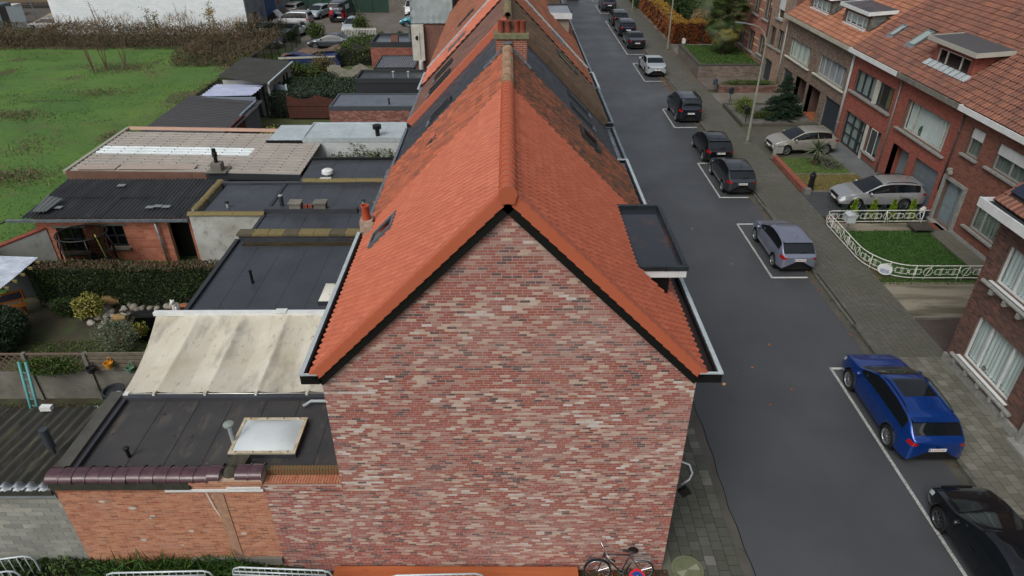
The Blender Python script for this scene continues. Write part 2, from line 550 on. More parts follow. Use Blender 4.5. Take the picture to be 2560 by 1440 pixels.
def window(parent, xf, y0, y1, z0, z1, lights=(1,), frame=None, curtain=None, sill=True, recess=.12, fw=.06, d=-1, transoms=(),
           shutter=0.0, label=None, sillmat=None, glass=None, sill_ext=.12, back=.55, axis='x', sillh=.09, silld=.16):
    """window in a wall whose outside normal is d along axis x (or y). y0<y1 along the wall; lights = relative widths"""
    frame = frame or WHITE
    def P(n, y, z): return (xf - d*n, y, z) if axis == 'x' else (y, xf - d*n, z)
    def bx(b, n0, n1, ya, yb, za, zb):
        a = P(n0, ya, za); c = P(n1, yb, zb)
        b.box(min(a[0], c[0]), max(a[0], c[0]), min(a[1], c[1]), max(a[1], c[1]), za, zb)
    r = recess
    b = MB()
    bx(b, r, r+.07, y0, y1, z0, z0+fw); bx(b, r, r+.07, y0, y1, z1-fw, z1)
    bx(b, r, r+.07, y0, y0+fw, z0+fw, z1-fw); bx(b, r, r+.07, y1-fw, y1, z0+fw, z1-fw)
    tot = sum(lights); y = y0; edges = []
    for i, l in enumerate(lights):
        ya = y; y += (y1-y0)*l/tot
        edges.append((ya, y))
        if i < len(lights)-1: bx(b, r-.004, r+.066, y-fw*.6, y+fw*.6, z0+fw, z1-fw)
    for t in transoms: bx(b, r-.006, r+.064, y0+fw, y1-fw, z0+(z1-z0)*t-fw*.4, z0+(z1-z0)*t+fw*.4)
    o = b.build('window', frame, parent, label=label)
    for (ya, yb) in edges:
        g = MB(); g.quad(P(r+.03, ya+.02, z0+.02), P(r+.03, yb-.02, z0+.02), P(r+.03, yb-.02, z1-.02), P(r+.03, ya+.02, z1-.02))
        g.build('pane', glass or GLASS, o)
    g = MB(); bx(g, r+back, r+back+.02, y0-.3, y1+.3, z0-.3, z1+.3)
    bx(g, r+.08, r+back, y0-.3, y0-.28, z0-.3, z1+.3); bx(g, r+.08, r+back, y1+.28, y1+.3, z0-.3, z1+.3)
    bx(g, r+.08, r+back, y0-.3, y1+.3, z0-.3, z0-.28)
    g.build('room', INTERIOR, o)
    if curtain:
        cv, c0, c1 = curtain if isinstance(curtain, tuple) else (curtain, 0, 1)
        n = int((y1-y0)*26)+8
        ys = np.linspace(y0+(y1-y0)*c0, y0+(y1-y0)*c1, n)
        off = r+.13+.025*np.sin(np.arange(n)*1.35)+.015*np.sin(np.arange(n)*.47)
        g = MB(); g.sheet([[P(off[i], ys[i], z1-.02) for i in range(n)], [P(off[i]+.01*math.sin(i), ys[i], z0+.03) for i in range(n)]])
        g.build('curtain', cv, o, smooth=True)
    if shutter:
        g = MB(); zb = z1-(z1-z0)*shutter; n = max(3, int((z1-zb)/.055))
        for k in range(n):
            za = zb+(z1-zb)*k/n; bx(g, r-.05, r-.02-.012*(k % 2), y0+.02, y1-.02, za, za+(z1-zb)/n-.006)
        g.build('roller_shutter', WHITE, o)
    if sill:
        g = MB(); bx(g, -silld, r+.02, y0-sill_ext, y1+sill_ext, z0-sillh, z0-.004)
        g.build('sill', sillmat or STONE, o)
    return o

def text(name, body, parent, loc, size, mat, rot, align='CENTER', ext=.003, local=False, sx=1.0):
    c = bpy.data.curves.new(name, 'FONT'); c.body = body; c.size = size; c.extrude = ext
    c.align_x = align; c.align_y = 'CENTER'; c.materials.append(mat)
    q_ = bpy.data.objects.new(name, c); me = bpy.data.meshes.new_from_object(q_); bpy.data.objects.remove(q_)
    o = link(name, me, parent, None)
    o.location = Vector(loc) if (local or parent is None) else Vector(V(*loc)-ORG[parent.name])
    o.rotation_euler = rot; o.scale = (sx, 1, 1)
    return o
# ---------------------------------------------------------------- the terraced row under the camera
SL = 1.012; CT, ST = 1/math.hypot(1, SL), SL/math.hypot(1, SL)
AY = V(0, 1, 0)
S_R, N_R = V(-CT, 0, ST), V(ST, 0, CT)
S_L, N_L = V(CT, 0, ST), V(-ST, 0, CT)

def gable_rnd(u, z, rg):
    """red, purple-grey, washed and cream bricks in drifting patches"""
    n = .6*vnoise(u*.9+z*.5, z*1.5-u*.3, 3)+.4*vnoise(u*2.3, z*3.2+u*.4, 5)
    t = rg.random(len(u)) + .62*(n-.47)
    out = np.where(t < -.02, rg.uniform(.02, .12, len(u)),
          np.where(t < .56, rg.uniform(.18, .48, len(u)),
          np.where(t < .82, rg.uniform(.52, .70, len(u)),
          np.where(t < 1.02, rg.uniform(.72, .88, len(u)), rg.uniform(.90, .99, len(u))))))
    d = rg.random(len(u)) < .065
    return np.where(d, rg.uniform(.02, .12, len(u)), out)

BR_GABLE = M('gable_brick', (150, 80, 70), .85, rnd=[(0, (74, 62, 66)), (.13, (96, 72, 72)), (.17, (150, 80, 66)), (.32, (160, 86, 73)), (.48, (140, 76, 68)),
             (.53, (160, 120, 110)), (.70, (176, 142, 130)), (.73, (188, 166, 150)), (.88, (200, 180, 160)), (.92, (206, 200, 194)), (1, (214, 210, 206))],
             noise=(168, 128, 118), nscale=9, rmix=.35, stretch=(1, 1, 2.6), bump=.25, bscale=70, bumpd=.006,
             layers=(((200, 186, 176), 16, .60, .72, .5, (1, 1, 2.4)), ((186, 164, 156), .45, .48, .75, .35)))
MORTAR = M('pale_mortar', (190, 176, 168), .95, noise=(172, 158, 150), nscale=5)
BR_OLD = M('old_orange_brick', (176, 112, 80), .9, rnd=[(0, (128, 74, 58)), (.2, (166, 98, 70)), (.6, (180, 116, 84)), (.85, (192, 134, 100)), (1, (162, 88, 68))],
           noise=(190, 150, 124), nscale=7, rmix=.5, bump=.3, bscale=60, layers=(((186, 168, 156), 1.1, .6, .75, .45),))
MORTAR_OLD = M('old_mortar', (196, 174, 152), .95, noise=(176, 152, 132), nscale=3)
BR_RED = M('red_brick', (150, 78, 62), .88, rnd=[(0, (106, 62, 54)), (.3, (146, 82, 66)), (.7, (160, 94, 76)), (1, (140, 74, 58))], noise=(128, 84, 72), nscale=6, rmix=.5)
TILE_NEW = M('new_orange_tile', (184, 98, 68), .5, rnd=[(0, (176, 92, 64)), (.5, (184, 98, 69)), (1, (192, 106, 76))], noise=(178, 96, 70), nscale=1.2, rmix=.3, rvar=.1, bump=.1, bscale=60)
TILE_OLDL = M('weathered_orange_tile', (180, 94, 60), .7, rnd=[(0, (140, 74, 52)), (.35, (174, 92, 62)), (.75, (188, 104, 72)), (1, (120, 72, 56))],
              noise=(126, 74, 54), nscale=2.2, rmix=.7, bump=.3, bscale=50, layers=(((58, 48, 42), 7, .6, .74, .7), ((120, 122, 96), 12, .66, .76, .5)))
TILE_OLDR = M('mossy_orange_tile', (150, 84, 58), .75, rnd=[(0, (104, 64, 48)), (.4, (152, 84, 56)), (.7, (166, 92, 62)), (1, (84, 62, 50))],
              noise=(84, 68, 54), nscale=1.6, rmix=.9, bump=.3, bscale=50, layers=(((54, 50, 42), 5, .5, .66, .8), ((112, 116, 88), 14, .64, .74, .5)))
SLATE = M('dark_slate_tile', (54, 60, 68), .45, rnd=[(0, (46, 52, 60)), (.5, (56, 62, 71)), (1, (66, 73, 82))], noise=(50, 55, 62), nscale=2, rmix=.5, rvar=.08)
TILE_BRL = M('brown_tile', (126, 88, 74), .6, rnd=[(0, (108, 74, 62)), (.5, (128, 90, 76)), (1, (142, 100, 84))], noise=(112, 82, 72), nscale=1.2, rmix=.7, layers=(((84, 74, 64), 4, .58, .75, .5),))
TILE_BRR = M('mossy_brown_tile', (104, 80, 64), .75, rnd=[(0, (84, 66, 54)), (.5, (106, 82, 64)), (1, (122, 94, 72))], noise=(78, 70, 56), nscale=1.3, rmix=.8, layers=(((64, 60, 46), 4, .5, .7, .7),))
TILE_SAL = M('salmon_tile', (196, 112, 86), .5, rnd=[(0, (184, 100, 76)), (1, (206, 122, 96))], noise=(180, 104, 80), nscale=1.5, rmix=.5)
TILE_RUST = M('rust_orange_tile', (150, 90, 62), .65, rnd=[(0, (128, 76, 56)), (.6, (156, 92, 66)), (1, (172, 106, 76))], noise=(112, 80, 62), nscale=1.2, rmix=.8, layers=(((80, 68, 54), 4, .55, .72, .6),))
LICHEN = M('lichen_ridge', (150, 96, 70), .85, noise=(150, 148, 120), nscale=7, layers=(((66, 64, 52), 11, .56, .68, .8),), bump=.4, bscale=40)
LICHEN2 = M('pale_lichen_ridge', (150, 138, 104), .85, noise=(96, 88, 66), nscale=9, bump=.4, bscale=40)
TERRA = M('terracotta_pot', (150, 74, 54), .7, noise=(112, 62, 50), nscale=6)
ROOFDECK = M('roof_underlay', (60, 44, 38), .9)
WETROOF = M('wet_roofing', (46, 50, 58), .10, noise=(50, 52, 58), nscale=1.4, rvar=.06, layers=(((96, 62, 48), 1.3, .52, .68, .6),))
GUTTERIN = M('gutter_lining', (112, 120, 128), .25, noise=(86, 92, 98), nscale=3, rvar=.1, layers=(((40, 38, 30), 9, .62, .7, .85),))
BRTEX = brick_tex('far_red_brick', (140, 84, 70), (116, 66, 56), (150, 132, 120))
BRTEXX = brick_tex('far_red_brick_x', (146, 84, 68), (120, 68, 56), (160, 140, 126), axis='xz')

def body_walls(p, y0, y1, zt=6.4, label=None):
    b = MB(); b.box(-3.92, -3.62, y0, y1, 0, zt); b.box(3.66, 3.96, y0, y1, 0, zt)
    return b.build('wall', BRTEX, p, label=label)

def deck(p, y0, y1, zr, xe=4.05):
    b = MB()
    for s, S, Nn in ((1, S_R, N_R), (-1, S_L, N_L)):
        P0 = V(s*xe, y0, zr-SL*xe) - Nn*.01
        slab(b, P0, AY, S, Nn, y1-y0, xe/CT, .12)
    return b.build('roof', ROOFDECK, p)

def gutter(p, side, y0, y1, xo, z, trim, xi=4.0, lining=None, fascia=None, south_end=True):
    """box gutter; xo outer edge"""
    s = side; b = MB()
    def bx(m, xa, xb, ya, yb, za, zb): m.box(min(s*xa, s*xb), max(s*xa, s*xb), ya, yb, za, zb)
    bx(b, xo-.09, xo, y0, y1, z-.04, z)
    if south_end: bx(b, xi-.05, xo-.09, y0, y0+.05, z-.035, z-.003)
    bx(b, xi-.05, xo-.09, y1-.05, y1, z-.035, z-.003)
    o = b.build('gutter', trim, p)
    f = MB(); bx(f, xo-.13, xo-.015, y0+.004, y1-.004, z-.26, z-.042); bx(f, xi-.08, xo-.13, y0+.006, y0+.04, z-.26, z-.04); bx(f, xi-.10, xo-.13, y0+.04, y1, z-.26, z-.2)
    f.build('gutter_box', fascia or BLACKP, o)
    l = MB(); bx(l, xi-.08, xo-.13, y0+.05, y1-.05, z-.199, z-.15)
    l.build('gutter_lining', lining or GUTTERIN, o)
    return o

# ---- house with the bare gable
A0, A1 = 10.93, 17.8
HA = thing('end_of_terrace_house', 'end house with patchy red and cream brick gable and bright new orange roof tiles', 'house', (0, 11.05, 0))
gw = wall_panel('gable_wall', HA, (-3.92, 11.05, 0), (1,0,0), (0,-1,0), 7.88, 6.45, .3, MORTAR, gable=(6.45, 3.93, 10.37))
brick_field(gw, (-3.92, 11.05, 0), (1,0,0), (0,-1,0), 7.88, 6.45, BR_GABLE, gable=(6.45, 3.93, 10.37), n_ind=300, rndf=gable_rnd, seed=11)
body_walls(HA, 11.35, A1)
rf = deck(HA, A0+.05, A1, 10.68)
DX0, DX1, DY0, DY1, DZ = 2.72, 4.14, 13.4, 16.8, 7.72
def skipR(a, s):
    y = A0+.14+a; x = 4.05-s*CT
    return (DY0+.05 < y < DY1-.05) and (2.80 < x < 3.70)
def skipL(a, s):
    y = A0+.14+a; x = 4.05-s*CT
    return 15.46 < y < 16.22 and 2.95 < x < 3.55
G_ = .2401
for side, S, Nn, sk, sd_ in ((1, S_R, N_R, skipR, 1), (-1, S_L, N_L, skipL, 2)):
    tile_field(rf, V(side*4.05, A0+.14, 10.68-SL*4.05), AY, S, Nn, 34, 24, .198, G_, 'pan', TILE_NEW, n_ind=150, skip=sk, seed=sd_)
    # verge tiles and barge board
    bb = MB(); P0 = V(side*4.09, 10.955, 10.68-SL*4.09) - Nn*.05
    bb.prism([P0, P0+S*5.84, P0+S*5.84-Nn*.25, P0-Nn*.25], (0, .085, 0))
    bb.build('barge_board', BLACKP, HA)
    vm = MB()
    vm.obox((0, .075, 0), (0,1,0), S, Nn, .085, G_*.53, .028)
    vm.obox((0, -.012, -0), (0,1,0), S, Nn, .012, G_*.53, .095)
    v = np.array(vm.v); v[:8] += Nn*.055; v[8:] += -Nn*.035
    v += np.outer((v@S < 0)*1.0, Nn*.02)
    me = np_mesh('verge_tile', v, vm.f, TILE_NEW, False, np.full(len(vm.f), .6))
    for k in range(24):
        P = V(side*4.05, A0, 10.68-SL*4.05) + S*G_*(k+.5)
        link('verge_tile', me, rf, Vector(P-ORG[rf.name]))
ridge_tiles(rf, 0, 10.68, 10.86, 17.85, .15, .27, TILE_NEW)
b = MB(); arc = [(.165*math.cos(t), 10.855, 10.68+.16*math.sin(t)) for t in np.linspace(-.5, math.pi+.5, 13)]
b.prism(arc + [(-.12, 10.855, 10.5), (.12, 10.855, 10.5)], (0, .04, 0)); b.build('ridge_end_tile', TILE_NEW, rf)
gutter(HA, -1, 10.9, 17.35, 4.32, 6.66, ALU, lining=M('dark_gutter_lining', (52, 48, 50), .4), fascia=BLACKP)
gutter(HA, 1, 10.9, 17.9, 4.44, 6.66, ALU, lining=M('brown_gutter_lining', (40, 30, 30), .4), fascia=BLACKP)
skylight(HA, V(-3.56, 15.45, 10.68-SL*3.56), AY, S_L, N_L, .78, .98, frame=M('skylight_grey', (92, 100, 106), .4), up=.13, apron=.35, label='raised grey roof window on the left slope')
# flat roofed dormer on the street side
b = MB()
xs0 = (10.68-DZ)/SL+.02
b.prism([(xs0, DY0+.16, DZ-.22), (xs0+.3, DY0+.16, DZ-.22), (3.78, DY0+.16, DZ-.22), (3.78, DY0+.16, 10.68-SL*3.78-.05), ], (0, .1, 0))
dorm = b.build('dormer', BLACKP, HA, label='flat roofed dormer with wet dark roof and white fascia')
b = MB(); b.box(DX0, DX1-.1, DY0+.1, DY1-.1, DZ-.18, DZ-.10); b.build('roof_sheet', WETROOF, dorm)
b = MB()
b.box(DX0+.0, DX1, DY1-.1, DY1, DZ-.17, DZ+.03); b.box(DX1-.1, DX1, DY0+.1, DY1-.1, DZ-.17, DZ+.028); b.box(DX0+.32, DX1+.01, DY0, DY0+.1, DZ-.09, DZ+.02)
b.build('roof_edging', M('dark_roof_edging', (46, 54, 60), .3, noise=(34, 38, 40), nscale=5, rvar=.1), dorm)
b = MB(); b.box(DX0+.36, DX1-.02, DY0+.02, DY0+.07, DZ-.27, DZ-.095); b.box(DX1-.075, DX1-.025, DY0+.07, DY1-.02, DZ-.27, DZ-.18); b.box(DX1-.16, DX1-.145, DY0+.012, DY0+.02, DZ-.26, DZ-.1)
b.build('fascia', WHITE, dorm)
b = MB(); b.box(2.9, 3.78, DY0+.26, DY1-.16, 6.75, DZ-.19); b.build('cheek', BLACKP, dorm)
b = MB(); P = V(3.82, DY0+.1, 10.68-SL*3.82)+N_R*.05; b.prism([P, P+AY*3.3, P+AY*3.3-S_R*.28, P-S_R*.28], N_R*.02); b.build('apron_flashing', LEAD, dorm)
b = MB(); b.obox((2.98, DY0-.03, DZ-.12), S_R, AY, N_R, .22, .06, .06); b.obox((3.08, DY0-.03, DZ-.25), S_R, AY, N_R, .16, .05, .05); b.build('verge_flashing', TILE_NEW, dorm)

# ---- house with weathered orange tiles
B1 = 22.35
HB = thing('terraced_house', 'terraced house with weathered lichen-spotted orange tiles between new orange roof and slate roof', 'house', (0, 17.8, 0))
body_walls(HB, A1, B1)
rf = deck(HB, A1, B1, 10.64)
for side, S, Nn, mt, sd_ in ((1, S_R, N_R, TILE_OLDR, 3), (-1, S_L, N_L, TILE_OLDL, 4)):
    sk = (lambda a, s: 20.35 < 17.83+a < 22.0 and 2.25 < 4.05-s*CT < 2.95) if side == 1 else None
    sk = (lambda a, s: (20.5 < 17.83+a < 21.6 and 2.35 < 4.05-s*CT < 2.9)) if side == 1 else None
    tile_field(rf, V(side*4.02, A1+.03, 10.64-SL*4.02), AY, S, Nn, 23, 20, .198, .283, 'pan', mt, n_ind=150, skip=sk, seed=sd_, jit=.009)
ridge_tiles(rf, 0, 10.67, 17.85, 22.3, .15, .36, LICHEN, mat_alt=M('grey_lichen_ridge', (160, 158, 132), .85, noise=(168, 104, 78), nscale=6, bump=.4, bscale=40))
gutter(HB, -1, 17.4, B1, 4.22, 6.56, ZINC)
gutter(HB, 1, 17.95, 23.2, 4.34, 6.60, ALU)
skylight(HB, V(2.86, 20.55, 10.64-SL*2.86), AY, S_R, N_R, .95, .85, frame=DGREY, up=.16, label='wide dark roof window on the street slope')
skylight(HB, V(-2.45, 19.9, 10.64-SL*2.45), AY, S_L, N_L, .32, .42, frame=DGREY, up=.10, apron=0, label='small roof hatch')
ch = MB(); ch.box(-.36, .62, 22.2, 22.74, 9.6, 10.96)
chim = ch.build('chimney', MORTAR_OLD, HB)
for (O, U, Nn, ul) in (((-.36, 22.2, 9.6), (1,0,0), (0,-1,0), .98), ((-.36, 22.74, 9.6), (0,-1,0), (-1,0,0), .54), ((.62, 22.2, 9.6), (0,1,0), (1,0,0), .54)):
    brick_field(chim, O, U, Nn, ul, 1.35, BR_RED, bl=.188, bh=.05, jt=.014, n_ind=60, seed=21)
b = MB(); b.box(-.42, .68, 22.13, 22.81, 10.962, 11.10); b.build('chimney_cap', M('mossy_cap', (128, 128, 96), .9, noise=(96, 98, 72), nscale=8), chim)
for x in (-.2, .02, .29, .48):
    b = MB(); b.lathe([(.0, 11.10), (.105, 11.10), (.1, 11.42), (.108, 11.43), (.108, 11.46), (.075, 11.46), (.07, 11.3), (0, 11.3)], (x, 22.45, 0), n=14); b.build('chimney_pot', TERRA, chim, smooth=True, sharp=40)
b = MB()
for s, S, Nn in ((1, S_R, N_R), (-1, S_L, N_L)):
    for k in range(5):
        x = .13+.14*k
        b.obox((s*x, 22.13, 10.7-SL*x+.13), S, AY, Nn, .09, .05, .035)
b.obox((0, 22.12, 10.86), V(1,0,0), AY, V(0,0,1), .14, .06, .03)
b.build('flashing', LEAD, chim)
# old stub chimney at the eaves
b = MB(); b.box(-4.22, -3.86, 17.3, 17.72, 6.2, 7.0); b.box(-4.05, -3.8, 17.02, 17.3, 6.5, 6.98); sc_ = b.build('eaves_chimney', M('rendered_stack', (158, 120, 104), .9, noise=(168, 160, 146), nscale=5), HB)
b = MB(); b.lathe([(0, 7.0), (.13, 7.0), (.11, 7.36), (.125, 7.38), (.125, 7.42), (.09, 7.42), (.085, 7.2), (0, 7.2)], (-4.05, 17.5, 0), n=14); b.build('chimney_pot', M('orange_pot', (170, 78, 52), .6), sc_, smooth=True, sharp=40)

# ---- slate roofed house
C1 = 27.0
HC = thing('terraced_house', 'terraced house with dark slate roof and one tall brick chimney beside it', 'house', (0, 22.35, 0))
body_walls(HC, B1, C1)
rf = deck(HC, B1, C1, 10.54)
for side, S, Nn, sd_ in ((1, S_R, N_R, 5), (-1, S_L, N_L, 6)):
    tile_field(rf, V(side*4.02, B1+.02, 10.54-SL*4.02), AY, S, Nn, 17, 27, .27, .21, 'flat', SLATE, n_ind=150, seed=sd_, name='slate', stuff='slates', stagger=(side == -1))
ridge_tiles(rf, 0, 10.56, 22.7, 27.0, .13, .3, SLATE)
gutter(HC, -1, B1, C1, 4.18, 6.5, ZINC)
gutter(HC, 1, 23.25, C1, 4.36, 6.52, ZINC)
skylight(HC, V(-2.75, 23.7, 10.54-SL*2.75), AY, S_L, N_L, .55, 1.1, up=.10, label='narrow roof window')
for y in (24.0, 25.6): skylight(HC, V(3.05, y, 10.54-SL*3.05), AY, S_R, N_R, .55, 1.1, up=.10, glass=M('pale_blind', (128, 136, 128), .2), label='narrow roof window with pale blind')

# ---- brown roofed house, a little higher
D1 = 32.3
HD = thing('terraced_house', 'taller terraced house with brown tiles and an orange verge facing the slate roof', 'house', (0, 27.0, 0))
body_walls(HD, C1, D1, 6.6)
rf = deck(HD, C1, D1, 10.78)
for side, S, Nn, mt, sd_ in ((1, S_R, N_R, TILE_BRR, 7), (-1, S_L, N_L, TILE_BRL, 8)):
    tile_field(rf, V(side*4.05, C1+.1, 10.78-SL*4.05), AY, S, Nn, 24, 17, .215, .335, 'roman' if side == 1 else 'flat', mt, n_ind=150, seed=sd_)
    me = MB(); me.obox((0, .06, 0), AY, S, Nn, .07, .17, .03); me.obox((0, -.02, -.0), AY, S, Nn, .012, .17, .14)
    v = np.array(me.v); v[:8] += Nn*.05; v[8:] += -Nn*.09; v += np.outer((v@S < 0)*1.0, Nn*.015)
    mm = np_mesh('verge_tile', v, me.f, TILE_SAL if side == -1 else TILE_BRR, False, np.full(len(me.f), .4))
    for k in range(17): link('verge_tile', mm, rf, Vector(V(side*4.05, C1+.03, 10.78-SL*4.05)+S*.335*(k+.5)-ORG[rf.name]))
ridge_tiles(rf, 0, 10.80, 26.98, 33, .15, .34, LICHEN2)
gutter(HD, -1, C1, D1, 4.14, 6.7, ZINC)
gutter(HD, 1, C1, D1, 4.34, 6.7, ZINC)
for (y, w, h, xb) in ((28.0, .6, 1.25, 3.2), (30.0, .6, 1.1, 3.15)): skylight(HD, V(-xb, y, 10.78-SL*xb), AY, S_L, N_L, w, h, up=.12, frame=DGREY, label='roof window on the brown slope')
skylight(HD, V(3.0, 30.2, 10.78-SL*3.0), AY, S_R, N_R, .8, 1.25, up=.12, glass=M('yellow_blind', (140, 142, 96), .3), label='roof window with a yellowish blind')

# ---- salmon and rust roofs beyond
HE = thing('terraced_house', 'narrow terraced house with smooth salmon tiles beyond the brown roof', 'house', (0, 32.3, 0))
body_walls(HE, D1, 35.4, 6.6)
rf = deck(HE, D1, 35.4, 10.87)
for side, S, Nn, mt, sd_ in ((1, S_R, N_R, TILE_RUST, 9), (-1, S_L, N_L, TILE_SAL, 10)):
    tile_field(rf, V(side*4.03, D1+.03, 10.87-SL*4.03), AY, S, Nn, 14, 17, .215, .335, 'roman', mt, n_ind=75, seed=sd_)
ridge_tiles(rf, 0, 10.92, 33.0, 35.4, .15, .34, LICHEN2)
gutter(HE, -1, D1, 35.4, 4.3, 6.62, ALU); gutter(HE, 1, D1, 35.4, 4.42, 6.62, ALU)
skylight(HE, V(-2.75, 33.0, 10.87-SL*2.75), AY, S_L, N_L, .55, 1.2, up=.12, frame=ZINC)
skylight(HE, V(2.7, 34.3, 10.87-SL*2.7), AY, S_R, N_R, .5, .9, up=.12, frame=ZINC)
HF = thing('terraced_house', 'terraced house with rust coloured tiles and a small white flat dormer over the street', 'house', (0, 35.4, 0))
body_walls(HF, 35.4, 46.5, 6.6)
rf = deck(HF, 35.4, 46.5, 10.84)
for side, S, Nn, mt, sd_ in ((1, S_R, N_R, TILE_RUST, 12), (-1, S_L, N_L, TILE_RUST, 13)):
    tile_field(rf, V(side*4.03, 35.5, 10.84-SL*4.03), AY, S, Nn, 50, 17, .22, .335, 'roman', mt, n_ind=60, seed=sd_)
b = MB()
for s, S, Nn in ((1, S_R, N_R), (-1, S_L, N_L)):
    P = V(s*4.05, 35.35, 10.86-SL*4.05); b.prism([P, P+S*5.7, P+S*5.7+Nn*.13, P+Nn*.13], (0, .1, 0))
b.build('party_flashing', ALU, rf)
ridge_tiles(rf, 0, 10.87, 35.5, 46.5, .15, .36, LICHEN2)
gutter(HF, -1, 35.4, 46.5, 4.16, 6.6, ZINC); gutter(HF, 1, 35.4, 46.5, 4.38, 6.6, ZINC)
skylight(HF, V(-2.6, 38.2, 10.84-SL*2.6), AY, S_L, N_L, .6, 1.2, up=.12, frame=DGREY)
skylight(HF, V(-2.0, 43.5, 10.84-SL*2.0), AY, S_L, N_L, .6, 1.0, up=.12, frame=DGREY)
b = MB(); b.prism([(2.3, 41.7, 8.1), (3.6, 41.7, 8.1), (3.6, 41.7, 7.2), (3.3, 41.7, 7.2)], (0, 2.2, 0)); dm = b.build('dormer', M('dormer_render', (150, 140, 128), .8), HF, label='white edged flat dormer')
b = MB(); b.box(2.2, 3.75, 41.5, 44.1, 8.1, 8.42); b.build('fascia', WHITE, dm)
b = MB(); b.box(2.28, 3.67, 41.58, 44.02, 8.421, 8.43); b.build('roof_sheet', M('pale_zinc_roof', (150, 158, 166), .35, noise=(126, 134, 142), nscale=1.5), dm)
b = MB(); b.box(2.2, 3.75, 44.02, 44.1, 8.422, 8.52); b.box(3.67, 3.75, 41.5, 44.02, 8.422, 8.5); b.build('roof_edging', DGREY, dm)
HG = thing('terraced_house', 'furthest terraced house of the row with dark rust tiles at the top of the picture', 'house', (0, 46.5, 0))
body_walls(HG, 46.5, 75, 6.6)
b = MB(); b.box(-3.6, 3.64, 74.7, 75, 0, 6.6); b.build('end_wall', BRTEXX, HG)
rf = deck(HG, 46.5, 75, 10.84)
for side, S, Nn, mt, sd_ in ((1, S_R, N_R, TILE_BRR, 14), (-1, S_L, N_L, TILE_RUST, 15)):
    tile_field(rf, V(side*4.03, 46.55, 10.84-SL*4.03), AY, S, Nn, 120, 17, .235, .335, 'roman', mt, n_ind=40, seed=sd_)
ridge_tiles(rf, 0, 10.87, 46.5, 75, .15, .6, LICHEN2)
gutter(HG, -1, 46.5, 75, 4.16, 6.6, ZINC); gutter(HG, 1, 46.5, 75, 4.38, 6.6, ZINC)
# rear wing clad in pale slates
W_ = thing('rear_wing', 'rear wing with pale grey diamond slate cladding above red brick, behind the rust roofs', 'building', (-5.3, 52, 0))
b = MB(); b.box(-6.35, -3.93, 52, 60, 0, 5.93); b.build('wall', BRTEXX, W_)
b = MB(); b.box(-7.0, -3.93, 51.9, 60, 5.95, 11); cl = b.build('cladding', M('slate_batten', (120, 128, 128), .8), W_)
PALE = M('pale_slate', (158, 170, 172), .7, rnd=[(0, (146, 158, 160)), (1, (172, 184, 186))], noise=(140, 152, 152), nscale=2, rmix=.5)
v = []; f = []
for j in range(18):
    for i in range(8):
        cx, cz = -7.0+.21+i*.42+(.21 if j % 2 else 0), 6.03+j*.3
        q = [(cx, 0, cz-.30), (cx+.21, 0, cz), (cx, 0, cz+.30), (cx-.21, 0, cz)]
        q = [(min(max(p[0], -7.0), -3.95), 51.895-.008*((cz+.3-p[2])/.6), max(p[2], 5.95)) for p in q]
        me = np_mesh('slate', np.array(q)-V(cx, 51.9, cz), [[0, 1, 2, 3]], PALE, False, [random.random()])
        link('slate', me, cl, Vector(V(cx, 51.9, cz)-ORG[W_.name]))
b = MB(); b.box(-6.98, -6.1, 51.6, 52, 3.4, 5.9); b.build('flue_box', WHITE_OLD, W_)
b = MB(); b.box(-6.5, -6.42, 51.55, 51.62, 3.2, 5.4); b.cyl((-6.4, 51.5, 2.0), .17, 1.4, 12); b.build('flue_pipe', WHITE_OLD, W_)
b = MB(); b.lathe([(.0, 0), (.17, 0), (.17, .05), (0, .05)], (-6.55, 51.58, 5.0), 'y', 12); b.build('vent_grille', BLACKP, W_)
# ---------------------------------------------------------------- ground, road, pavements
GROUND = M('rough_ground', (66, 74, 44), .95, noise=(92, 84, 58), nscale=.35, bump=.4, bscale=12, bumpd=.05, layers=(((60, 92, 42), .12, .45, .6, .7),))
ASPH = M('asphalt', (80, 83, 86), .42, noise=(70, 73, 76), nscale=.35, bump=.25, bscale=160, bumpd=.006, rvar=.10,
         layers=(((70, 73, 77), .22, .5, .7, .5, (1, .16, 1)), ((112, 116, 120), 60, .60, .74, .4)))
MARK = M('worn_road_paint', (196, 198, 194), .6, noise=(168, 170, 168), nscale=2, layers=(((84, 87, 90), 26, .50, .60, .85),))
MARKF = M('fresh_road_paint', (212, 214, 210), .55, noise=(196, 198, 194), nscale=2, layers=(((110, 112, 112), 30, .62, .7, .7),))
GUT = M('gutter_concrete', (94, 91, 84), .6, noise=(74, 73, 66), nscale=1.2, bump=.2, bscale=80, layers=(((104, 74, 52), 4, .62, .72, .6), ((58, 64, 44), 2.2, .6, .7, .6)))
KERB = M('kerb_stone', (104, 104, 98), .7, noise=(78, 80, 70), nscale=2.5, layers=(((62, 68, 48), 3, .55, .68, .6),))
SLABM = M('paving_slab', (92, 92, 84), .55, rnd=[(0, (76, 77, 70)), (.5, (88, 89, 82)), (.85, (98, 99, 92)), (1, (124, 124, 116))], noise=(74, 78, 62), nscale=1.1, rmix=.7, bump=.25, bscale=90, bumpd=.006, rvar=.1)
SLABR = M('pale_paving_slab', (120, 118, 108), .6, rnd=[(0, (104, 103, 94)), (.5, (120, 119, 109)), (1, (136, 135, 126))], noise=(92, 93, 80), nscale=.9, rmix=.8, bump=.25, bscale=90, bumpd=.006, rvar=.1)
PAVER = M('small_paver', (96, 95, 88), .6, rnd=[(0, (88, 87, 80)), (.5, (96, 95, 88)), (1, (104, 103, 95))], noise=(84, 86, 74), nscale=.5, rmix=.8, rvar=.1, layers=(((132, 128, 116), .35, .62, .75, .6, (.6, 1, 1)),))
JOINT = M('joint_sand', (40, 42, 34), .95, noise=(46, 50, 36), nscale=4)

